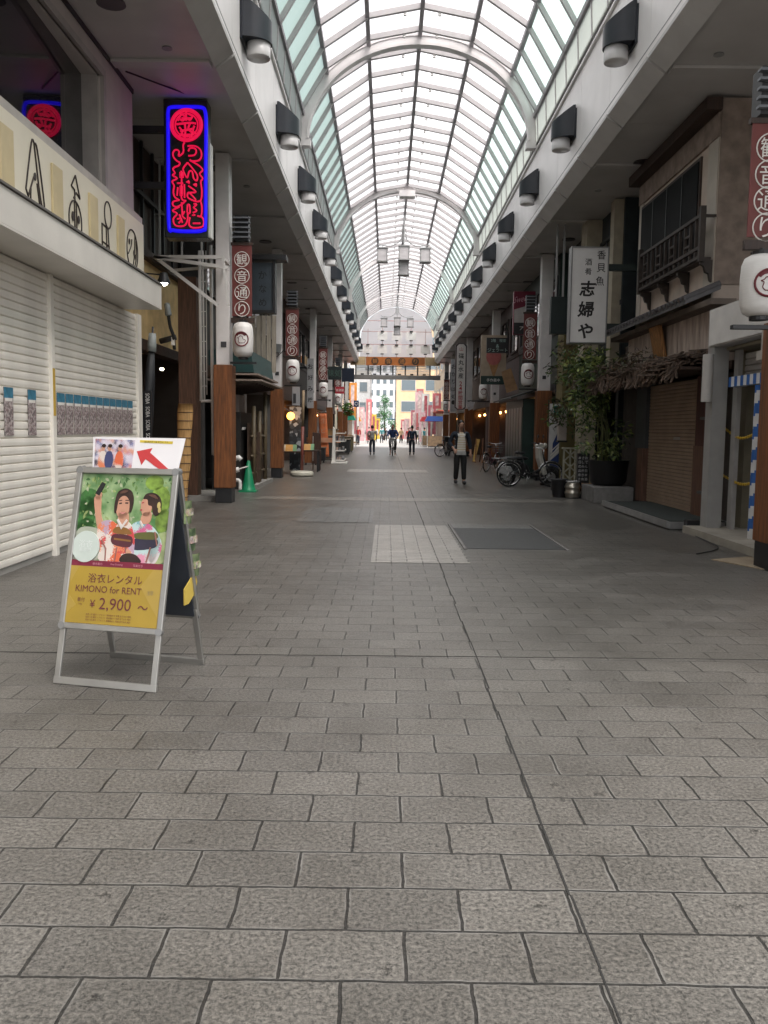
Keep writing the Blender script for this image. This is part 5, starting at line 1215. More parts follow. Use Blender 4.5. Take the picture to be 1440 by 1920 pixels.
# red strip, yellow field, lettering
art([[(0, .375), (1, .375), (1, .415), (0, .415)]], pm('print_crimson', (.17, .012, .035), .35, .1), poster_o, 'red_strip')
yl = art([[(0, 0), (1, 0), (1, .376), (0, .376)]], pm('print_yellow', (.36, .24, .03), .35, .12, 3), poster_o, 'yellow_field')
for pl in ([(0, .375), (.09, .375), (0, .25)], [(0, .06), (.0, .19), (.1, .12)], [(.78, .26), (.9, .375), (1, .375), (1, .06), (.93, .12)]): art([pl], pm('print_ochre', (.38, .26, .05), .35, .1), poster_o, 'ochre_facet')
art([blob(.135, .505, .15, .105, 32)], pm('print_badge', (.50, .56, .52), .35, .08), poster_o, 'round_badge')
LAY[0] += 1
PR = pm('print_brown', (.13, .025, .03), .4, .1)
def tx(s_, x, y, h, w, m, nm):
    c = q(x, y); MB().text(s_, fo + fx * c[0] + fu * c[1] + fn * (.001 + .0004 * LAY[0]), h, fx, fu, w).build(nm, m, poster_o, local=True)
tx('浴衣レンタル', .50, .300, .052, .33, PR, 'lettering')
tx('KIMONO for RENT', .44, .228, .036, .40, PR, 'lettering')
tx('2,900', .53, .130, .072, .26, PR, 'price')
tx('¥', .285, .132, .042, .05, PR, 'lettering'); tx('～', .83, .125, .022, .06, PR, 'lettering')
tx('着付', .155, .155, .022, .07, PR, 'lettering'); tx('Free Dressing', .50, .394, .012, .16, pm('print_pink', (.55, .25, .3), .4), 'lettering')
tx('観光案内', .29, .394, .014, .12, MATS['print_pink'], 'lettering'); tx('写真付き', .73, .394, .014, .12, MATS['print_pink'], 'lettering')
for k in range(3): tx('浴衣一式 着付 ヘアセット 荷物預かり 写真 全て込み 税別', .47, .062 - k * .018, .010, .44, PR, 'small_lettering')
tx('浅草', .89, .222, .026, .04, pm('print_faint', (.26, .2, .1), .4), 'lettering')
tx('TAX', .15, .125, .008, .05, PR, 'small_lettering'); tx('浴衣', .135, .525, .04, .10, pm('badge_letter', (.62, .66, .64), .4), 'badge_lettering'); tx('着放題', .135, .485, .024, .1, MATS['badge_letter'], 'badge_lettering')
LAY[0] += 1
# leaflet holders seen through the open side
LF = pm('leaflet_print', (.20, .24, .12), .4, .6, 18, c2=(.05, .08, .04))
for k, (z, tl) in enumerate(((.86, .3), (.70, .22), (.55, .26))):
    y0 = .09 - k * -.045
    o = MB()
    vs = []
    for i in range(9):
        a = -1.0 + 2.0 * i / 8; vs += [V(HW - .005 + .03 * math.cos(a) - .02, y0 + .055 * math.sin(a) + .012, z), V(HW - .005 + .03 * math.cos(a) - .01, y0 + .055 * math.sin(a), z + .13)]
    o.add(vs, [(2 * i, 2 * i + 2, 2 * i + 3, 2 * i + 1) for i in range(8)])
    oo = o.build('leaflet_pack', LF, t, True, local=True)
    MB().box(HW - .0, HW + .012, y0 - .03, y0 + .045, z + .045, z + .085).build('leaflet_picture', spots('leaflet_spots', (.4, .25, .2), [(.4, .5, .2), (.05, .05, .05), (.6, .5, .5)], 70, .3), oo, local=True)
b = MB(); b.prism([(.0, .09), (.13, .17), (.16, .11), (.12, .04), (.05, .0), (0, .0)], (HW - .01, .06, .40), Y_, Z_, .006).build('yellow_leaflet', pm('leaflet_yellow', (.55, .4, .08), .4), t, local=True)
# card with the red arrow on top of the board
t2 = T('arrow_card', 'white card with red arrow and kimono picture standing on top of the pavement board', 'sign', AB + V(0, 0, HH), ARZ)
o = V(0, -.03, .0)
cu = V(0, .18, 1).normalized()
c0 = V(-.235, 0.01, -.0); CW, CH = .53, .175
MB().prism([(0, 0), (CW, 0), (CW + .03, CH), (-.01, CH)], c0, X_, cu, .004).build('card', pm('card_white', (.74, .72, .74), .4, .04), t2, local=True)
cl = lambda d: c0 - cu.cross(X_) * 0 + V(0, -.001 * d, 0)
pic = MB().prism([(0.01, 0), (.245, 0), (.255, CH - .015), (0.005, CH - .01)], cl(1), X_, cu, .0008).build('picture', spots('picture_print', (.55, .5, .58), [(.05, .04, .06), (.6, .28, .18), (.12, .14, .3), (.5, .2, .25), (.7, .66, .7)], 55, .32), t2, local=True)
for k, (px_, m_) in enumerate(((.06, KA), (.10, pm('print_indigo', (.05, .06, .16), .4)), (.165, KA))):
    MB().prism(ell(.028, .055, 12, px_, .045), cl(2 + k * .4), X_, cu, .0005).build('picture_figure', m_, pic, local=True)
    MB().prism(ell(.012, .017, 10, px_, .112), cl(2.2 + k * .4), X_, cu, .0005).build('picture_head', SKIN, pic, local=True)
    MB().prism(ell(.014, .011, 10, px_ + .003, .126), cl(2.4 + k * .4), X_, cu, .0005).build('picture_hair', HAIR, pic, local=True)
ar = [(.27, .098), (.365, .118), (.352, .092)] + [(p.x, p.y) for p in spline([V(.38, .072, 0), V(.42, .042, 0), V(.475, .0, 0)], 4)] + [(.42, 0.0)] + [(p.x, p.y) for p in spline([V(.385, .018, 0), V(.35, .042, 0), V(.327, .055, 0)], 4)] + [(.305, .022)]
MB().prism(ar, cl(1.6), X_, cu, .0012).build('arrow', pm('arrow_red', (.55, .045, .05), .4, .1), t2, local=True)
MB().prism([(.285, .148), (.485, .142), (.487, .157), (.285, .162)], cl(1.6), X_, cu, .001).build('yellow_strip', pm('strip_yellow', (.65, .5, .06), .4), t2, local=True)
MB().text('観光案内所 二階 受付はこちら', cl(2) + X_ * .385 + cu * .152, .010, X_, cu, .18).build('lettering', INK, t2, local=True)

# ================================================================== BICYCLES AND SCOOTER
TYRE = pm('tyre_rubber', (.012, .012, .012), .8, .2, 20)
def wheel(parent, x, z, r, mat_rim, w=.018, name='wheel'):
    o = MB().torus((x, 0, z), Y_, r, w, 32, 8).build(name, TYRE, parent, True, local=True)
    b = MB().torus((x, 0, z), Y_, r - w * 1.4, .009, 32, 6).cyl((x, -.04, z), (x, .04, z), .02, n=10)
    for i in range(16):
        a = 2 * math.pi * i / 16; a2 = a + (.5 if i % 2 else -.5)
        b.tube([(x + .02 * math.cos(a2), .025 * (-1) ** i, z + .02 * math.sin(a2)), (x + (r - .02) * math.cos(a), 0, z + (r - .02) * math.sin(a))], .0018, 4)
    b.build('rim', mat_rim, o, local=True); return o
def bicycle(label, loc, rz, col, basket=True, rr=.32, group='bicycles parked in the arcade', kick=True):
    t = T('bicycle', label, 'bicycle', loc, rz, group)
    fm = pm('bike_%d' % (int(col[0] * 999) + int(col[2] * 77)), col, .35, .1); ch = pm('chrome', (.62, .62, .62), .25, .1, metal=.9)
    wheel(t, -.53, rr, rr - .02, ch); wheel(t, .53, rr, rr - .02, ch)
    b = MB(); bb = V(-.08, 0, .28); st_ = V(-.2, 0, .72); hd = V(.34, 0, .78); hb = V(.38, 0, .62)
    b.tube([hb, spline([hb, V(.15, 0, .36), bb], 3)[2], bb], .018, 8); b.tube([bb, st_], .016, 8); b.tube([hd, hb], .02, 8); b.tube([V(-.17, 0, .6), V(.1, 0, .42)], .012, 6)
    for s in (-1, 1):
        b.tube([bb + V(0, s * .03, 0), V(-.53, s * .05, rr)], .009, 6); b.tube([V(-.18, s * .02, .62), V(-.53, s * .05, rr)], .008, 6); b.tube([hb, V(.47, s * .045, .5), V(.53, s * .05, rr)], .011, 6)
    b.build('frame', fm, t, True, local=True)
    b = MB()
    for x in (-.53, .53): b.tube([V(x + rr * 1.03 * math.cos(a), 0, rr + rr * 1.03 * math.sin(a)) for a in [R(d) for d in range(20, 176, 12)]], .014, 6)
    b.build('mudguard', ch, t, True, local=True)
    b = MB().tube([st_, V(-.23, 0, .82)], .012, 8).tube([hd, V(.33, 0, .93)], .012, 8)
    b.tube(spline([V(.12, -.27, .97), V(.26, -.25, .99), V(.33, -.08, .95), V(.33, .08, .95), V(.26, .25, .99), V(.12, .27, .97)]), .011, 6); b.build('handlebar', ch, t, True, local=True)
    MB().ball((-.26, 0, .85), .13, .08, .035).ball((-.33, 0, .86), .07, .1, .04).build('saddle', BLACK, t, True, local=True)
    b = MB().tube([bb + V(0, -.09, -.15), bb + V(0, -.07, -.15), bb + V(0, -.06, 0), bb + V(0, .06, 0), bb + V(0, .07, .15), bb + V(0, .12, .15)], .01, 6).torus(bb, Y_, .08, .006, 20, 5); b.build('crank', ch, t, True, local=True)
    if basket:
        b = MB()
        for z in (.66, .74, .82, .9): 
            k = .12 + (z - .66) * .18; b.tube([(.5 - k, -k * 1.1, z), (.5 + k, -k * 1.1, z), (.5 + k, k * 1.1, z), (.5 - k, k * 1.1, z)], .005, 4, True)
        for i in range(16):
            a = 2 * math.pi * i / 16; cx, sy = max(-1, min(1, 1.4 * math.cos(a))), max(-1, min(1, 1.4 * math.sin(a)))
            b.tube([(.5 + .12 * cx, .132 * sy, .66), (.5 + .163 * cx, .18 * sy, .9)], .003, 4)
        b.build('basket', pm('basket_wire', (.2, .2, .2), .4, metal=.6), t, local=True)
    b = MB().box(-.72, -.36, -.06, .06, .665, .68); b.tube([(-.68, .05, .67), (-.53, .05, rr)], .006, 5).tube([(-.68, -.05, .67), (-.53, -.05, rr)], .006, 5); b.build('carrier', ch, t, local=True)
    b = MB().tube([(-.5, .08, rr), (-.56, .2, .0)], .01, 6).tube([(-.5, -.08, rr), (-.56, -.2, .0)], .01, 6); b.build('stand', ch, t, local=True)
    return t
bicycle('black city bicycle parked broadside in front of the moped', (3.62, 21.75, 0), R(4), (.015, .015, .018), basket=False)
bicycle('wine red bicycle seen end on beside the dark green booth', (3.62, 29.6, 0), R(62), (.12, .02, .04))
bicycle('silver bicycle parked near the fish restaurant sign, nearer of the far pair', (3.75, 43.2, 0), R(70), (.3, .3, .32))
bicycle('grey bicycle parked by the fourth right post, farther of the far pair', (3.3, 45.5, 0), R(20), (.1, .1, .12))
t = T('moped', 'white and black moped with upright white leg shield parked behind the black bicycle', 'moped', (3.7, 22.5, 0), R(3))
b = MB().torus((-.55, 0, .22), Y_, .17, .055, 28, 8); b.build('wheel', TYRE, t, True, local=True); MB().cyl((-.55, -.05, .22), (-.55, .05, .22), .11, n=18).build('rim', STEEL, t, local=True)
MB().torus((.6, 0, .22), Y_, .17, .055, 28, 8).build('wheel', TYRE, t, True, local=True); MB().cyl((.6, -.05, .22), (.6, .05, .22), .11, n=18).build('rim', STEEL, t, local=True)
MB().prism([(-.85, .42), (-.8, .62), (-.35, .66), (-.05, .52), (.05, .3), (.38, .28), (.38, .2), (-.1, .2), (-.3, .3), (-.6, .44)], (0, -.15, 0), X_, Z_, .3).build('body', pm('moped_black', (.02, .02, .022), .3, .2), t, bevel=.04, local=True)
MB().prism([(-.86, .36), (-.8, .5), (-.5, .5), (-.38, .3), (-.52, .2)], (0, -.17, 0), X_, Z_, .34).build('side_panel', pm('moped_silver', (.42, .42, .42), .3, .1), t, bevel=.03, local=True)
MB().prism([(.36, .25), (.46, .3), (.33, .72), (.30, .96), (.20, .98), (.22, .7)], (0, -.2, 0), X_, Z_, .4).build('leg_shield', pm('moped_white', (.62, .60, .54), .35, .06), t, bevel=.03, local=True)
MB().ball((-.35, 0, .69), .36, .13, .06).build('seat', BLACK, t, True, local=True)
MB().prism([(.34, .94), (.2, .96), (.16, 1.04), (.3, 1.1), (.42, 1.04)], (0, -.13, 0), X_, Z_, .26).build('handlebar_cover', pm('moped_white', ()), t, bevel=.03, local=True)
MB().ball((.42, 0, 1.02), .06, .09, .08).build('headlight', pm('lens', (.5, .46, .4), .1), t, True, local=True)
b = MB()
for s in (-1, 1): b.tube([(.24, 0, 1.05), (.2, s * .3, 1.1), (.14, s * .36, 1.08)], .016, 6); b.tube([(.26, s * .25, 1.1), (.3, s * .3, 1.24)], .006, 5)
b.build('handlebar', BLACK, t, True, local=True)
b = MB()
for s in (-1, 1): b.prism(ell(.06, .045, 12), (.31, s * .3 - .0, 1.27), Y_, Z_, .02)
b.build('mirror', BLACK, t, local=True)
MB().tube([V(.6 + .235 * math.cos(a), 0, .22 + .24 * math.sin(a)) for a in [R(d) for d in range(10, 171, 16)]], .055, 8).tube([(.32, .0, .9), (.56, .07, .24)], .025, 8).build('front_fork', pm('moped_black', ()), t, True, local=True)
MB().box(-.95, -.6, -.16, .16, .68, .7).tube([(-.7, .12, .69), (-.66, .12, .55)], .01, 6).build('carrier', STEEL, t, local=True)

# ================================================================== PEOPLE
def skinned(chains, sub=2):
    """chains: list of lists of (x, y, z, r); first chain's first point is the root; points at equal places are joined"""
    vs, rs, es, idx = [], [], [], {}
    for ch in chains:
        prev = None
        for x, y, z, r in ch:
            k = (round(x, 4), round(y, 4), round(z, 4))
            if k not in idx: idx[k] = len(vs); vs.append((x, y, z)); rs.append(r)
            i = idx[k]
            if prev is not None and prev != i: es.append((prev, i))
            prev = i
    me = bpy.data.meshes.new('s'); me.from_pydata(vs, es, [])
    o = bpy.data.objects.new('s', me); COL.objects.link(o)
    m = o.modifiers.new('s', 'SKIN'); m.use_smooth_shade = True; m.branch_smoothing = .3
    lay = me.skin_vertices[0].data
    for i, r in enumerate(rs):
        lay[i].radius = (r[0], r[1]) if isinstance(r, tuple) else (r, r); lay[i].use_root = i == 0
    m = o.modifiers.new('b', 'SUBSURF'); m.levels = sub; m.render_levels = sub
    bpy.context.view_layer.update()
    me2 = bpy.data.meshes.new_from_object(o.evaluated_get(bpy.context.evaluated_depsgraph_get()))
    r = ([v.co.copy() for v in me2.vertices], [tuple(p.vertices) for p in me2.polygons])
    bpy.data.objects.remove(o); bpy.data.meshes.remove(me); bpy.data.meshes.remove(me2)
    return r
def lerp(a, b, t): return tuple(a[i] + (b[i] - a[i]) * t for i in range(3))
def person(label, loc, rz, h=1.7, top=None, legs=None, hair=None, J=None, fingers=False, shoes=None, sleeve=1.0, sub=2, skin=(.42, .24, .17), group=None, coat=None, long=0, extra=None):
    """faces local -Y; J overrides joints (in body heights)"""
    t = T('person', label, 'person', loc, rz, group)
    K = dict(pel=(0, 0, .53), waist=(0, -.005, .60), chest=(0, -.01, .715), neck=(0, .0, .82), head=(0, -.02, .905),
             shL=(.105, 0, .795), elL=(.135, .015, .63), wrL=(.14, -.03, .49), shR=(-.105, 0, .795), elR=(-.135, .015, .63), wrR=(-.14, -.03, .49),
             hiL=(.05, 0, .50), knL=(.055, -.01, .285), anL=(.055, .02, .05), hiR=(-.05, 0, .50), knR=(-.055, -.01, .285), anR=(-.055, .02, .05))
    if J: K.update(J)
    K = {k: tuple(c * h for c in v) for k, v in K.items()}; r = lambda x: x * h
    def limb(a, b_, c2, r0, r1, r2): return [(*K[a], r(r0)), (*lerp(K[a], K[b_], .5), r((r0 + r1) / 2)), (*K[b_], r(r1)), (*lerp(K[b_], K[c2], .35), r(r1 * .98)), (*K[c2], r(r2))]
    toe = lambda a: (K[a][0] * 1.05, K[a][1] - .085 * h, .018 * h)
    heel = lambda a: (K[a][0], K[a][1] + .01 * h, .025 * h)
    ch = [[(*K['pel'], r(.055)), (*K['waist'], r(.05)), (*K['chest'], r(.054)), (*K['neck'], r(.033)), (*lerp(K['neck'], K['head'], .5), r(.034)), (*K['head'], r(.05)), (K['head'][0], K['head'][1], K['head'][2] + .045 * h, r(.042))]]
    for s in 'LR':
        ch.append([(*K['chest'], r(.054)), (*K['sh' + s], r(.034))]); ch.append(limb('sh' + s, 'el' + s, 'wr' + s, .034, .024, .016))
        ch.append([(*K['pel'], r(.055)), (*K['hi' + s], r(.05))]); ch.append(limb('hi' + s, 'kn' + s, 'an' + s, .05, .034, .024))
        ch.append([(*K['an' + s], r(.024)), (*toe('an' + s), r(.016))])
        e, w_ = V(*K['el' + s]), V(*K['wr' + s]); d = (w_ - e).normalized()
        pal = w_ + d * .04 * h; ch.append([(*w_, r(.017)), (*pal, r(.02))])
        if fingers:
            sd = d.cross(V(0, 1, 0)).normalized(); fw_ = sd.cross(d)
            for i in range(4):
                a = pal + sd * (i - 1.5) * .011 * h + d * .012 * h; l = (.036, .042, .039, .03)[i] * h
                ch.append([(*pal, r(.02)), (*a, r(.0052)), (*(a + d * l * .55 + fw_ * .004 * h), r(.0048)), (*(a + d * l * .85 + fw_ * .016 * h), r(.004))])
            a = w_ + d * .018 * h - sd * .018 * h * (1 if s == 'L' else -1); ch.append([(*pal, r(.02)), (*a, r(.006)), (*(a + d * .025 * h - sd * .012 * h * (1 if s == 'L' else -1)), r(.005))])
        else: ch.append([(*pal, r(.02)), (*(pal + d * .035 * h), r(.012))])
    SKN = pm('skin_%d' % int(skin[0] * 100), skin, .5, .1, 12)
    vs, fs = skinned(ch, sub); b = MB().add(vs, fs)
    H = V(*K['head'])
    b.ball(H + V(0, -.002 * h, .012 * h), .043 * h, .052 * h, .066 * h, 16, 10)
    b.ball(H + V(0, -.056 * h, -.004 * h), .008 * h, .012 * h, .012 * h, 8, 6)
    for s in (-1, 1): b.ball(H + V(s * .044 * h, .004 * h, 0), .006 * h, .012 * h, .017 * h, 8, 6)
    body = b.build('body', SKN, t, True, local=True)
    f = MB()
    for s in (-1, 1): f.ball(H + V(s * .018 * h, -.048 * h, .012 * h), .007 * h, .004 * h, .004 * h, 8, 6); f.box(H.x + s * .018 * h - .01 * h, H.x + s * .018 * h + .01 * h, H.y - .052 * h, H.y - .047 * h, H.z + .022 * h, H.z + .026 * h)
    f.build('eyes', HAIRM, body, True, local=True)
    MB().ball(H + V(0, -.049 * h, -.03 * h), .014 * h, .005 * h, .004 * h, 10, 6).build('mouth', pm('lip', (.3, .1, .09), .5), body, True, local=True)
    hb = MB(); k0 = len(hb.v); hb.ball(H + V(0, .008 * h, .026 * h), .05 * h, .057 * h, .062 * h, 18, 12)
    for v in hb.v:
        if v.y < H.y - .02 * h and v.z < H.z + .032 * h: v.y = H.y - .02 * h + (v.y - H.y + .02 * h) * .25
        if v.z < H.z - .02 * h and long == 0: v.z = H.z - .02 * h
    hb.build('hair', hair or HAIRM, body, True, local=True)
    # top
    g = 1.16
    tp = [[(K['pel'][0], K['pel'][1], K['pel'][2] - .03 * h, (r(.092), r(.068))), (*K['waist'], (r(.088), r(.066))), (*K['chest'], (r(.1), r(.07))), (K['neck'][0], K['neck'][1], K['neck'][2] - .018 * h, r(.042))]]
    for s in 'LR':
        w_ = lerp(K['el' + s], K['wr' + s], .75) if sleeve >= 1 else lerp(K['sh' + s], K['el' + s], .85)
        tp.append([(*K['chest'], (r(.1), r(.07))), (*K['sh' + s], r(.047))])
        if sleeve >= 1: tp.append([(*K['sh' + s], r(.047)), (*lerp(K['sh' + s], K['el' + s], .5), r(.041)), (*K['el' + s], r(.036)), (*w_, r(.028))])
        else: tp.append([(*K['sh' + s], r(.047)), (*w_, r(.04))])
    vs, fs = skinned(tp, sub); MB().add(vs, fs).build('shirt' if not coat else 'jacket', top, t, True, local=True)
    tr = [[(*K['pel'], (r(.088), r(.066))), (K['pel'][0], K['pel'][1], K['pel'][2] + .04 * h, (r(.084), r(.062)))]]
    for s in 'LR':
        tr.append([(*K['pel'], (r(.088), r(.066))), (*K['hi' + s], r(.066)), (*lerp(K['hi' + s], K['kn' + s], .5), r(.056)), (*K['kn' + s], r(.046)), (*lerp(K['kn' + s], K['an' + s], .5), r(.042)), (*lerp(K['kn' + s], K['an' + s], .93), r(.038))])
    vs, fs = skinned(tr, sub); MB().add(vs, fs).build('trousers', legs, t, True, local=True)
    b = MB()
    for s in 'LR':
        a = V(*K['an' + s]); b.ball((a.x * 1.03, a.y - .035 * h, a.z - .018 * h), .028 * h, .078 * h, .03 * h, 12, 8); b.ball((a.x, a.y + .01 * h, a.z - .012 * h), .026 * h, .036 * h, .036 * h, 12, 8)
    b.build('shoes', shoes or BLACK, t, True, local=True)
    return t, K, SKN
HAIRM = pm('black_hair', (.012, .01, .009), .45, .4, 30)
CL = lambda n, c: pm('cloth_' + n, c, .85, .3, 9, .2)
# walking man facing us: open navy cardigan over striped shirt
wk, K, SKN = person('man walking towards us in navy cardigan, striped shirt and black trousers', (1.92, 22.5, 0), R(6), 1.68, CL('navy', (.012, .018, .03)), CL('black', (.010, .010, .011)),
    J=dict(elR=(-.165, .03, .645), wrR=(-.115, -.07, .545), elL=(.15, .02, .635), wrL=(.158, -.01, .495), knR=(-.06, -.03, .285), anR=(-.062, .03, .055), knL=(.05, -.045, .29), anL=(.055, -.05, .05), head=(.005, -.025, .905)), fingers=True, coat=True, shoes=DARK)
h = 1.68
# striped shirt front showing between the open cardigan edges
STR = stripes('striped_shirt', (.50, .42, .30), (.60, .58, .54), 5.2, 'z', .8)
b = MB(); rows = [(.49, .062, .078), (.55, .066, .083), (.60, .064, .082), (.66, .062, .086), (.72, .055, .088), (.77, .042, .080), (.80, .03, .062)]
vs = []
for z, wd, dp in rows:
    for i in range(9):
        a = -1 + 2 * i / 8; vs.append(V(wd * a * h + .005, -(dp - .014 * a * a) * h, z * h))
b.add(vs, [(r_ * 9 + i, r_ * 9 + i + 1, (r_ + 1) * 9 + i + 1, (r_ + 1) * 9 + i) for r_ in range(len(rows) - 1) for i in range(8)])
b.build('striped_shirt', STR, wk, True, local=True)
b = MB(); vs = []
for z, wd, dp in ((.455, .08, .076), (.49, .078, .080), (.512, .07, .0815)):
    for i in range(9): a = -1 + 2 * i / 8; vs.append(V(wd * a * h, -(dp - .014 * a * a) * h, z * h))
b.add(vs, [(r_ * 9 + i, r_ * 9 + i + 1, (r_ + 1) * 9 + i + 1, (r_ + 1) * 9 + i) for r_ in range(2) for i in range(8)])
b.build('shirt_hem', CL('greywhite', (.42, .42, .41)), wk, True, local=True)
b = MB()
for s in (-1, 1): b.prism([(0, .0), (s * .05, .02), (s * .06, .09), (s * .02, .08)], (s * .045, -.088 * h, .735 * h), X_, V(0, .25, 1).normalized(), .012 if s > 0 else -.012)
b.build('hood_lining', CL('white', (.6, .6, .58)), wk, local=True)
# two men walking away
person('man walking away in grey shirt and dark jeans, left of the cyclist', (-.78, 47.3, 0), math.pi, 1.64, CL('grey', (.3, .29, .27)), CL('jeans', (.018, .024, .04)), J=dict(elL=(.15, .02, .64), wrL=(.13, -.06, .55), elR=(-.15, .02, .64), wrR=(-.13, -.06, .55), knL=(.06, -.02, .285), anR=(-.06, .04, .055)), sleeve=.5)
person('man walking away in navy jacket and dark trousers, right of the cyclist', (1.42, 48.2, 0), math.pi, 1.66, CL('navyblue', (.018, .03, .06)), CL('darkblue', (.014, .018, .03)), J=dict(anL=(.06, -.05, .05), knL=(.058, -.035, .285), anR=(-.06, .05, .055)))
# cyclist: bicycle coming towards us and its rider
bc = bicycle('black bicycle ridden towards us by the cyclist in blue jacket', (.33, 46.0, 0), R(-92), (.02, .02, .022), group='bicycles parked in the arcade')
del bc['group']
person('cyclist in blue jacket and black trousers riding towards us', (.33, 46.25, 0), 0, 1.66, CL('blue', (.015, .035, .12)), CL('black', ()),
    J=dict(pel=(0, .0, .56), waist=(0, -.02, .63), chest=(0, -.05, .74), neck=(0, -.07, .84), head=(0, -.10, .925), shL=(.11, -.06, .81), elL=(.16, -.16, .68), wrL=(.14, -.30, .59), shR=(-.11, -.06, .81), elR=(-.16, -.16, .68), wrR=(-.14, -.30, .59),
           hiL=(.06, -.02, .54), knL=(.09, -.20, .40), anL=(.075, -.12, .16), hiR=(-.06, -.02, .54), knR=(-.09, -.22, .46), anR=(-.075, -.14, .24)))
# people far down the bright street
rnd = random.Random(21)
tops = [('red', (.35, .03, .03), 'red top'), ('pink', (.5, .18, .22), 'pink top'), ('white', (.6, .6, .58), 'white top'), ('teal', (.05, .22, .24), 'teal top'), ('black', (), 'black top'), ('blue', (), 'blue jacket'), ('grey', (), 'grey shirt'), ('tan', (.35, .25, .14), 'tan coat')]
XS = [(-2.5, 76), (-1.7, 84), (-1.2, 95), (-.5, 90), (-.1, 104), (.5, 86), (1.0, 98), (1.5, 90), (2.0, 80), (2.5, 92), (3.0, 84), (3.4, 78), (-2.2, 98), (1.9, 108)]
where = ['nearest the left stalls', 'left of the far tree', 'farther back on the left', 'just left of the cyclist', 'deepest down the middle', 'behind the cyclist', 'far back right of the cyclist', 'behind the navy jacketed man', 'before the orange building', 'under the red signs', 'by the right stalls', 'nearest the right stalls', 'far back by the yellow flags', 'far back below the orange building']
for i, (x, y) in enumerate(XS):
    n, c, d = tops[i % 8]
    person('distant pedestrian in %s %s' % (d, where[i]), (x, y, -.004), math.pi * (i % 2) + rnd.uniform(-.4, .4), rnd.uniform(1.58, 1.74), CL(n, c), CL(['jeans', 'black', 'darkblue'][i % 3], ()), J=dict(anL=(.06, -.05, .05), knL=(.058, -.035, .285), anR=(-.06, .05, .055)), sub=1, group='pedestrians far down the bright street')
# ================================================================== GOODS ALONG THE LEFT ROW
t = T('striped_pole', 'tan and red pole on a round cream weighted base left of the middle', 'pole', (-2.49, 25.3, 0))
c = at(566, 893, Z=0); c.z = 0
MB().lathe([(.30, 0), (.34, .04), (.34, .11), (.30, .15), (.06, .17)], c, 24).build('base', pm('base_cream', (.52, .5, .42), .5, .15), t, 'auto')
MB().tube([c + V(0, 0, .15), c + V(.02, 0, 1.45)], .045, 10).build('lower_pole', pm('pole_red', (.22, .06, .045), .5, .3), t, True)
MB().tube([c + V(.02, 0, 1.45), c + V(.04, 0, 2.5)], .04, 10).build('upper_pole', pm('pole_tan', (.28, .2, .12), .6, .3), t, True)
t = T('patterned_curtain', 'black curtain with white scribble pattern hung in the lantern shop front', 'curtain', (-3.6, 27, 1))
a, c = at(543, 762, Y=27), at(566, 882, Y=27)
MB().box(a.x, c.x, 27, 27.03, max(.1, c.z), a.z).build('cloth', spots('scribble', (.02, .025, .03), [(.3, .34, .36), (.05, .06, .07), (.4, .44, .46)], 9, .55), t)
MB().tube([(a.x - .1, 27, a.z + .02), (c.x + .1, 27, a.z + .02)], .02, 6).build('rod', BLACK, t)
t = T('globe_lamp', 'glowing orange globe lamp on the corner of the patterned curtain', 'lamp', at(544, 780, Y=26.6))
c = at(545, 780, Y=26.6); MB().ball(c, .12).build('globe', emit('orange_globe', (1, .38, .05), 2.2), t, True); MB().tube([c + V(0, 0, .12), c + V(-.3, 0, .3)], .015, 6).build('arm', BLACK, t)
def table(x, y, lab, w=.75):
    t = T('display_table', lab, 'table', (x, y, 0), 0, 'low display tables on the left')
    MB().box(x - w / 2, x + w / 2, y - .35, y + .35, .66, .7).build('top', DKWOOD, t)
    for sx in (-1, 1):
        for sy in (-1, 1): MB().box(x + sx * (w / 2 - .04) - .025, x + sx * (w / 2 - .04) + .025, y + sy * .3 - .025, y + sy * .3 + .025, 0, .66).build('leg', BLACK, t)
    return t
table(-2.95, 26.6, 'dark low table with menu cards before the patterned curtain'); table(-2.55, 28.2, 'dark low table with open booklets beside the brown menu stand')
mats = [pm('card_cream', (.55, .5, .38), .5, .2), pm('card_green', (.12, .25, .12), .5, .2), pm('card_amber', (.5, .25, .05), .5, .2)]
labs = ['cream menu card standing on the dark table by the patterned curtain', 'green menu card lying on the dark table by the patterned curtain', 'amber dish on the dark table by the patterned curtain', 'cream booklet lying open on the table beside the brown menu stand', 'green leaflet on the table beside the brown menu stand', 'amber card on the table beside the brown menu stand']
for i, (x, y) in enumerate(((-3.1, 26.5), (-2.85, 26.6), (-2.95, 26.4), (-2.7, 28.1), (-2.45, 28.2), (-2.55, 28.0))):
    b = MB().add([(x - .12, y - .1, .705), (x + .1, y - .1, .705), (x + .1, y + .02, .9), (x - .12, y + .02, .9), (x - .12, y - .09, .702), (x + .1, y - .09, .702), (x + .1, y + .03, .897), (x - .12, y + .03, .897)], [(0, 1, 2, 3), (7, 6, 5, 4), (0, 4, 5, 1), (1, 5, 6, 2), (2, 6, 7, 3), (3, 7, 4, 0)])
    tag(b.build('menu_card', mats[i % 3]), labs[i], 'card', 'menu cards on the display tables')
t = T('menu_stand', 'brown wooden menu stand leaning beside the low tables', 'sign', (-2.3, 29.3, 0))
a, c = at(584, 812, Y=29.3), at(602, 872, Y=29.3)
MB().prism([(a.x, c.z + .05), (c.x, c.z + .02), (c.x - .02, a.z), (a.x + .03, a.z + .03)], (0, 29.3, 0), X_, Z_, .08).build('board', wood('menu_wood', (.06, .025, .015)), t, bevel=.01)
for x in (a.x + .03, c.x - .06): MB().box(x, x + .03, 29.32, 29.5, 0, c.z + .2).build('leg', DKWOOD, t)
MB().box(a.x + .05, a.x + .06, 29.28, 29.3, .3, a.z - .1).build('trim', LETTER, t)
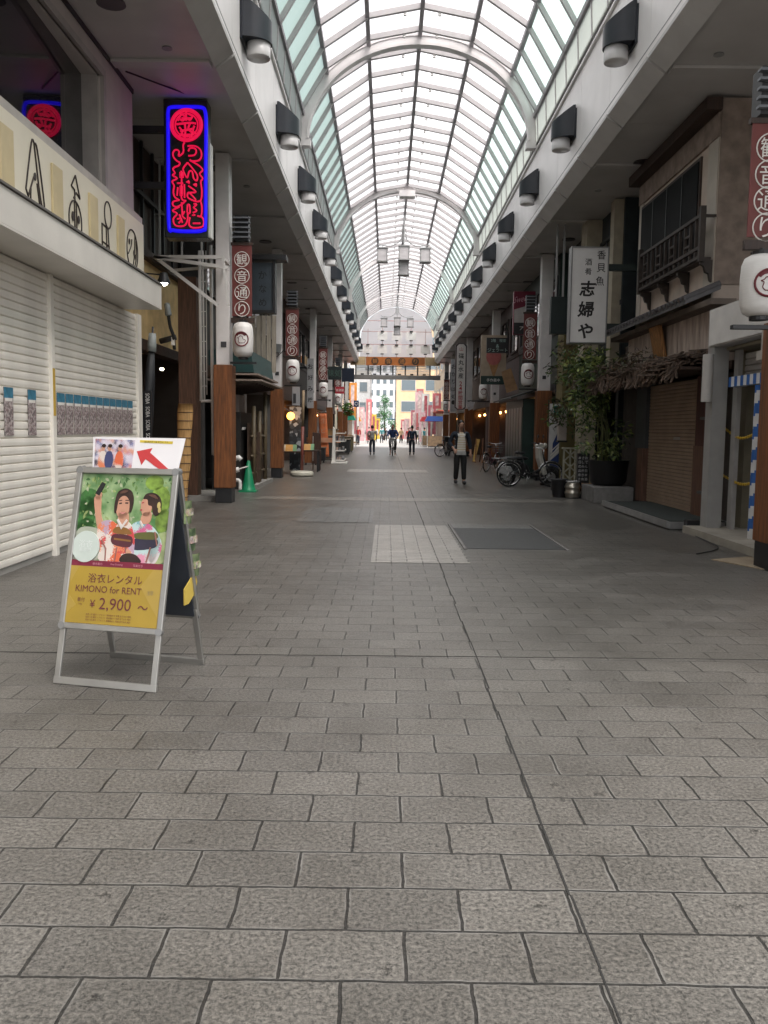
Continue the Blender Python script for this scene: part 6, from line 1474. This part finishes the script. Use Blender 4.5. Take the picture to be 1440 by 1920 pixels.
def nobori(x0, v0, x1, v1, Y, m, lab, tilt=0, letters=None, lm=None, grp='upright cloth flags'):
    a, c = at(x0, v0, Y=Y), at(x1, v1, Y=Y); c.z = max(c.z, .12)
    t = T('upright_flag', lab, 'flag', (a.x, Y, 0), 0, grp)
    n = 14; vs = []
    for i in range(n + 1):
        f = i / n; z = a.z + (c.z - a.z) * f
        for j in range(5): g = j / 4; vs.append(V(a.x + (c.x - a.x) * g + tilt * f, Y + .04 * math.sin(f * 9 + g * 3), z))
    b = MB().add(vs, [(i * 5 + j, i * 5 + j + 1, i * 5 + j + 6, i * 5 + j + 5) for i in range(n) for j in range(4)])
    o = b.build('cloth', m, t, True); o.modifiers.new('s', 'SOLIDIFY').thickness = .006
    MB().tube([(a.x - .02, Y + .03, 0), (a.x - .02, Y + .03, a.z + .06), (c.x, Y + .03, a.z + .06)], .013, 6).build('pole', pm('pole_white', (.5, .5, .5), .4), t)
    MB().lathe([(.18, 0), (.18, .05), (.03, .09)], (a.x - .02, Y + .03, 0), 12).build('base', DARK, t)
    if letters: MB().column(letters, ((a.x + c.x) / 2 + tilt * .4, Y - .06, a.z - .1), (a.z - c.z) * .9 / len(letters), min(.22, (c.x - a.x) * .7), X_, Z_).build('lettering', lm, t)
    return t
nobori(597, 775, 612, 856, 36.8, pm('flag_orange', (.6, .17, .06), .7, .25, 4), 'orange upright flag leaning by the third left post', .12, '生ビール', pm('flag_letter', (.5, .25, .15)))
t = T('price_rack', 'white plastic display rack with shelves standing at the edge of the left row', 'rack', (-1.8, 34.8, 0))
a, c = at(622, 800, Y=34.8), at(648, 868, Y=34.8); WR = pm('rack_white', (.72, .7, .66), .4, .1)
MB().prism([(0, 0), (.16, 0), (.13, a.z - .1), (.05, a.z)], (a.x, 34.8, 0), X_, Z_, .5).build('side_panel', WR, t, bevel=.01)
b = MB()
for z in (.12, .5, .88, 1.2): b.box(a.x + .14, c.x, 34.8, 35.25, z, z + .04); b.box(c.x - .03, c.x, 34.8, 35.25, z, z + .09)
b.build('shelf', WR, t); MB().box(a.x - .02, c.x + .06, 34.7, 35.35, 0, .08).build('base', WR, t, bevel=.02)
b = MB(); rnd = random.Random(4)
for z in (.16, .54, .92):
    for i in range(3): b.box(a.x + .18 + i * .12, a.x + .26 + i * .12, 34.85, 35.0, z, z + rnd.uniform(.1, .25))
b.build('goods', spots('rack_goods', (.1, .1, .1), [(.4, .3, .25), (.05, .05, .06), (.3, .3, .32)], 8, .4), t)
t = T('hanging_sign', 'black hanging signboard with faint green characters near the third left post', 'sign', (-2.4, 38, 3.5))
a, c = at(615, 687, Y=38), at(640, 712, Y=38)
MB().box(a.x, c.x, 38, 38.15, c.z, a.z).build('board', pm('sign_bluegreen', (.008, .016, .016), .4), t); MB().text('味処', ((a.x + c.x) / 2, 37.99, (a.z + c.z) / 2), .3, X_, Z_).build('lettering', pm('faint_green', (.05, .1, .08)), t)
MB().box(-3.95, a.x, 38.03, 38.1, a.z - .1, a.z - .04).build('arm', BLACK, t)
t = T('hanging_sign', 'dark navy hanging signboard nearest the far gantry on the left', 'sign', (-2.5, 48, 3.5))
a, c = at(641, 690, Y=48), at(664, 716, Y=48); MB().box(a.x, c.x, 48, 48.2, c.z, a.z).build('board', pm('sign_navy', (.008, .014, .03), .4), t); MB().box(-3.95, a.x, 48.05, 48.12, a.z - .1, a.z - .04).build('arm', BLACK, t)
t = T('wall_sign', 'bright red hanging sign with white strip above the white rack', 'sign', (-2.6, 42, 2.8))
a, c = at(629, 725, Y=42), at(645, 738, Y=42)
MB().box(a.x, c.x, 42, 42.2, c.z, a.z).build('panel', pm('sign_red', (.45, .02, .04), .4), t); MB().box(c.x + .05, c.x + .2, 42, 42.2, c.z - .35, a.z + .25).build('white_panel', LETTER, t); MB().box(-3.95, a.x, 42.08, 42.14, c.z + .1, c.z + .16).build('arm', BLACK, t)
MB().text('居酒屋', ((a.x + c.x) / 2, 41.99, (a.z + c.z) / 2), .12, X_, Z_).build('lettering', LETTER, t)
t = T('vertical_sign', 'pale upright signboard with black characters at the third left post', 'sign', (-3.1, 35.5, 3))
a, c = at(577, 672, Y=35.7), at(583, 765, Y=35.7); MB().box(a.x - .02, c.x + .1, 35.7, 35.8, c.z, a.z).build('board', pm('sign_greyish', ()), t); MB().column('お好み焼', ((a.x + c.x) / 2 + .04, 35.69, a.z - .1), .45, .2, X_, Z_).build('lettering', INK, t)
t = T('wall_sign', 'small white sign with dark square picture at the second left lantern', 'sign', (-3.2, 27, 2)); a, c = at(548, 722, Y=27.5), at(562, 762, Y=27.5)
MB().box(a.x, c.x, 27.5, 27.56, c.z, a.z).build('panel', pm('sign_greyish', ()), t); MB().box(a.x + .03, a.x + .12, 27.49, 27.5, c.z + .1, c.z + .4).build('picture', DARK, t)
t = T('flood_lamp', 'grey floodlight with bracket fixed to the second left post', 'lamp', (-3.3, 24.2, 3.3))
c = at(518, 652, Y=24.1); MB().prism([(-.14, .12), (.14, .1), (.1, -.14), (-.12, -.1)], c, X_, Z_, .16).build('head', pm('flood_grey', (.16, .17, .17), .4), t, bevel=.01)
MB().tube([c + V(-.18, 0, .1), c + V(-.18, 0, -.2), c + V(.02, .05, -.24), c + V(.2, .1, -.05)], .012, 6).build('bracket', BLACK, t)
# smaller clutter outside the left shops
goods = [('wooden_crate', 'brown wooden crate with goods beside the orange flag', 'crate', (-2.9, 33.2), (.5, .5, .55), BROWN), ('cool_box', 'black lidded box on the pavement left of the white rack', 'box', (-2.75, 35.6), (.45, .5, .6), BLACK),
         ('display_counter', 'dark counter with tan top past the white rack', 'counter', (-2.6, 39.0), (.7, 1.6, 1.05), pm('counter_dark', (.04, .035, .03), .5)), ('display_counter', 'tan wooden counter outside the dark fronted shop', 'counter', (-2.75, 42.6), (.6, 1.4, 1.35), pm('counter_tan', (.35, .2, .08), .5, .3)),
         ('display_counter', 'black covered counter near the fourth left post', 'counter', (-2.5, 47.8), (.9, 1.8, .8), pm('cover_black', (.015, .016, .018), .8)), ('display_counter', 'olive counter with baskets toward the far end on the left', 'counter', (-2.4, 52.5), (.7, 1.4, .9), pm('counter_olive', (.12, .1, .05), .6))]
for n, lb, ct, (x, y), (w_, d_, h_), m in goods:
    t = T(n, lb, ct, (x, y, 0))
    MB().box(x - w_ / 2, x + w_ / 2, y, y + d_, .08, h_).build('body', m, t, bevel=.015); MB().box(x - w_ / 2 - .03, x + w_ / 2 + .03, y - .03, y + d_ + .03, h_, h_ + .04).build('top', pm('counter_top', (.2, .16, .12), .5, .3), t, bevel=.008)
    for sx in (-1, 1): MB().box(x + sx * (w_ / 2 - .06) - .03, x + sx * (w_ / 2 - .06) + .03, y + .03, y + .1, 0, .08).build('foot', BLACK, t)
t = T('fern', 'bright green fern hanging over the tan counter on the left', 'plant', (-2.6, 46, 2.2)); b = MB(); c = at(652, 766, Y=46)
leafcloud(b, c, (.28, .3, .36), 260, rnd, (.12, .25), .2); b.build('foliage', [pm('fern_a', (.06, .16, .02), .5), pm('fern_b', (.1, .22, .04), .5), pm('fern_c', (.04, .1, .02), .5)], t)
MB().lathe([(.08, -.4), (.14, -.2), (.15, -.18)], c, 12).build('pot', BROWN, t); MB().tube([c + V(0, 0, -.2), c + V(0, 0, 1.2)], .008, 4).build('hanger', BLACK, t)
t = T('menu_board', 'yellow lit slanting menu board on brown legs behind the walking man', 'sign', (3.8, 37.5, 0))
P = [at(886, 865, Y=37.5), at(891, 865, Y=37.5), at(900, 824, Y=38.2), at(893, 823, Y=38.2)]
b = MB(); b.add(P + [p + V(.0, .06, -.02) for p in P], [(0, 1, 2, 3), (7, 6, 5, 4), (0, 4, 5, 1), (1, 5, 6, 2), (2, 6, 7, 3), (3, 7, 4, 0)]); b.build('panel', pm('menu_yellow', (.62, .4, .1), .4, .3, 8), t)
b = MB()
for x in (3.85, 4.15): b.beam((x, 37.5, 0), (x + .08, 38.0, 1.05), .04); b.beam((x, 38.5, 0), (x + .08, 38.0, 1.05), .04)
b.build('leg', BROWN, t)
t = T('moped', 'dark moped standing end on at the far right bicycles', 'moped', (3.35, 47.5, 0), R(95))
MB().torus((.5, 0, .25), Y_, .2, .05, 24, 8).torus((-.5, 0, .25), Y_, .2, .05, 24, 8).build('wheel', TYRE, t, True, local=True)
MB().prism([(-.7, .4), (-.6, .75), (-.1, .72), (.1, .35), (.4, .35), (.3, 1.0), (.42, 1.05), (.55, .45), (.3, .2), (-.3, .2)], (0, -.14, 0), X_, Z_, .28).build('body', pm('moped_black', ()), t, bevel=.03, local=True)
MB().tube([(.33, -.32, 1.08), (.38, 0, 1.04), (.33, .32, 1.08)], .015, 6).build('handlebar', STEEL, t, local=True)

# ================================================================== THE BRIGHT STREET BEYOND
def block(name, lab, x0, x1, y0, y1, h, wm, side, floors=4, wn=4, face=True):
    t = T(name, lab, 'building', ((x0 + x1) / 2, (y0 + y1) / 2, 0))
    MB().box(x0, x1, y0, y1, 0, h).build('wall', wm, t); MB().box(x0 - .1, x1 + .1, y0 - .1, y1 + .1, h, h + .3).build('parapet', pm('parapet', (.4, .38, .35), .6), t)
    gl = glass('far_glass', (.12, .15, .17), .08); fm = pm('far_frame', (.45, .44, .42), .5)
    for k in range(floors):
        z = 4.0 + k * 3.1
        if z + 1.6 > h: break
        for i in range(wn):
            a = x0 + (x1 - x0) * (i + .2) / wn; c = x0 + (x1 - x0) * (i + .8) / wn
            o = MB().box(a, c, y0 - .06, y0 + .02, z, z + 1.6).build('window', fm, t); MB().box(a + .08, c - .08, y0 - .075, y0 - .061, z + .08, z + 1.52).build('pane', gl, o)
        if side:
            xx = x1 if side > 0 else x0
            for i in range(3):
                a = y0 + (y1 - y0) * (i + .2) / 3; c = y0 + (y1 - y0) * (i + .8) / 3
                o = MB().box(xx - .02 if side > 0 else xx - .06, xx + .06 if side > 0 else xx + .02, a, c, z, z + 1.6).build('window', fm, t)
                MB().box(xx + .061 if side > 0 else xx - .075, xx + .075 if side > 0 else xx - .061, a + .1, c - .1, z + .08, z + 1.52).build('pane', gl, o)
    if side:
        xx = x1 if side > 0 else x0
        MB().box(xx, xx + side * 1.3, y0 + .5, y1 - .5, 2.9, 3.0).build('awning', pm('far_awning_%d' % (int(y0) % 3), [(.45, .1, .06), (.5, .42, .3), (.1, .2, .3)][int(y0) % 3], .6), t)
        MB().box(xx - .01 if side > 0 else xx - .05, xx + .05 if side > 0 else xx + .01, y0 + .8, y1 - .8, .1, 2.7).build('shopfront', pm('far_shopfront_%d' % (int(y0) % 2), [(.16, .1, .07), (.3, .25, .2)][int(y0) % 2], .5, .5, 3), t)
ORG = pm('orange_render', (.60, .42, .26), .7, .1, 1.5); CRM = pm('cream_render', (.58, .53, .42), .7, .1, 1.5); WHT = pm('white_render', (.62, .61, .58), .7, .1, 1.5)  # orange lightened and greyed, putting the far haze into its colour
block('street_building', 'cream building on the left of the bright far street', -14, -4.0, 69, 84, 9, CRM, 1)
block('street_building', 'orange tinted narrow building on the left of the bright far street', -13, -4.2, 84.5, 96, 10, pm('apricot_render', (.60, .40, .2), .7), 1)
block('street_building', 'white building far along the left of the bright street', -14, -4.4, 96.5, 125, 12, WHT, 1)
block('street_building', 'white building on the right of the bright far street', 5.4, 15, 69, 82, 9, WHT, -1)
block('street_building', 'cream building behind the red banners on the right of the bright street', 5.4, 15, 82.5, 100, 10, CRM, -1)
block('street_building', 'tall orange building with wide windows closing the right of the bright street', 1.35, 12, 128, 142, 16, ORG, -1, 5, 3)
block('street_building', 'low grey building closing the left of the bright street', -9, -2.6, 135, 150, 10, pm('pale_grey_render', (.5, .5, .5), .7), 1, 3, 3)
block('street_building', 'hazy pale tower rising behind the far green tree', -5, 2, 230, 245, 20, pm('pale_tower', (.55, .56, .6), .7), 0, 6, 4)
t = T('street_tree', 'bright green conical tree at the far end of the street', 'tree', (-.3, 112, 0))
b = MB(); rnd = random.Random(9)
for i in range(60):
    z = rnd.uniform(1.6, 5.6); rr = 1.35 * (1 - (z - 1.4) / 4.9) + .15; a = rnd.uniform(0, 6.28); q_ = rnd.random() ** .5
    leafcloud(b, (-.3 + rr * q_ * math.cos(a), 112 + rr * q_ * math.sin(a), z), (.45, .45, .35), 45, rnd, (.14, .28), .2)
b.build('crown', [pm('tree_a', (.05, .16, .05), .6), pm('tree_b', (.08, .24, .09), .6), pm('tree_c', (.04, .12, .04), .6)], t)
MB().tube([(-.3, 112, 0), (-.28, 112, 2), (-.3, 112, 4.5)], [.14, .1, .03], 8).build('trunk', DKWOOD, t)
FC_ = {'red': (.5, .14, .15), 'pink': (.62, .4, .43), 'yellow': (.62, .45, .06), 'orange': (.6, .24, .04), 'white': (.62, .62, .6), 'rose': (.5, .16, .2)}  # cloth colours partly paled to stand in for distant haze
spec = [(-3.2, 72, 'orange', 2.2, 5.2, 'orange banner hanging highest on the left at the street mouth'), (-2.6, 80, 'pink', .3, 3.4, 'pink flag first on the left side of the bright street'), (-2.0, 84, 'red', .3, 4.2, 'tall red flag on the left side of the bright street'),
        (-1.6, 88, 'yellow', .3, 2.9, 'yellow flag on the left side of the bright street'), (-2.2, 92, 'rose', .3, 4.6, 'rose banner deep on the left side of the bright street'), (-1.3, 97, 'yellow', .3, 2.6, 'small yellow flag just left of the far tree'), (-3.0, 76, 'white', .3, 3.6, 'white flag nearest the cream building'),
        (2.0, 96, 'pink', .3, 2.6, 'small pink flag below the orange building'), (2.5, 90, 'rose', .3, 3.4, 'rose flag below the orange building'), (2.9, 86, 'red', 1.2, 5.4, 'tall red banner on the right side of the bright street'), (3.3, 82, 'white', 1.5, 4.8, 'white banner on the right side of the bright street'),
        (3.0, 80, 'pink', .3, 3.0, 'pink flag nearest on the right side of the bright street'), (3.7, 78, 'rose', 1.0, 3.6, 'rose banner over the right stalls'), (3.9, 74, 'red', 3.2, 4.5, 'bright red lantern shaped banner at the right street mouth'), (1.7, 104, 'red', .3, 2.6, 'small red flag deepest on the right side of the bright street'),
        (2.75, 84, 'pink', 3.0, 5.0, 'pink square banner high on the right side of the bright street'), (3.45, 76, 'white', .3, 2.4, 'short white flag before the right stalls')]
for i, (x, y, cn, z0, z1, lb) in enumerate(spec):
    t = T('street_flag', lb, 'flag', (x, y, 0), 0, 'coloured flags and banners in the bright street'); w_ = .55 if z0 < 1 else .7
    MB().box(x, x + w_, y, y + .03, z0, z1).build('cloth', pm('far_flag_' + cn, FC_[cn], .7, .3, 2), t)
    MB().tube([(x - .02, y, 0), (x - .02, y, z1 + .1), (x + w_, y, z1 + .1)], .025, 6).build('pole', pm('pole_white', ()), t)
    MB().box(x + w_ * .3, x + w_ * .7, y - .012, y - .002, z0 + (z1 - z0) * .2, z1 - .2).build('stripe', pm('far_stripe_' + cn, (.62, .5, .48) if cn not in ('white', 'yellow') else (.4, .1, .12), .7, .5, 4), t)
def stall(x, y, lab, cm, w_=1.2):
    t = T('street_stall', lab, 'stall', (x, y, 0), 0, 'stalls in the bright street')
    MB().box(x - w_ / 2, x + w_ / 2, y, y + 1.5, .1, .9).build('counter', pm('stall_counter', (.3, .2, .12), .6, .4), t); MB().prism([(-w_ / 2 - .2, 2.1), (w_ / 2 + .2, 2.1), (w_ / 2, 2.5), (-w_ / 2, 2.5)], (x, y - .3, 0), X_, Z_, 2.0).build('canopy', cm, t)
    for sx in (-1, 1): MB().box(x + sx * w_ / 2 - .03, x + sx * w_ / 2 + .03, y, y + .06, 0, 2.1).build('post', LETTER, t)
stall(3.9, 70, 'stall with blue canopy at the right mouth of the bright street', pm('canopy_blue', (.03, .08, .3), .6)); stall(-3.3, 70, 'stall with green canopy at the left mouth of the bright street', pm('canopy_green', (.02, .25, .16), .6)); stall(3.6, 73, 'stall with red canopy on the right of the bright street', pm('canopy_red', (.4, .03, .04), .6)); stall(-3.1, 78, 'stall with orange canopy on the left of the bright street', pm('canopy_orange', (.55, .22, .04), .6))
t = T('road_sign', 'small blue square road sign at the left mouth of the bright street', 'sign', (-3.2, 68, 0)); c = at(668, 757, Y=68)
MB().box(c.x - .2, c.x + .2, 68, 68.03, c.z - .25, c.z + .25).build('plate', pm('road_blue', (.02, .05, .16), .4), t); MB().torus(c + V(0, -.01, 0), Y_, .12, .02).build('ring', LETTER, t); MB().cyl((c.x, 68.05, 0), (c.x, 68.05, c.z), .03).build('pole', GREY, t)
# blocks beside and behind the arcade keep stray daylight out, as the neighbouring houses do
for x0, x1, lb in ((-16, -9.05, 'tall plain block standing behind the left row of shops'), (9.1, 16, 'tall plain block standing behind the right row of shops')):
    t = T('rear_building', lb, 'building', ((x0 + x1) / 2, 27, 0)); ys = 7.7 if x0 > 0 else 2; MB().box(x0, x1, ys, 66, 0, 9.5).build('wall', GW, t); MB().box(x0 - .1, x1 + .1, ys - .1, 66.1, 9.5, 9.7).build('parapet', DARK, t)
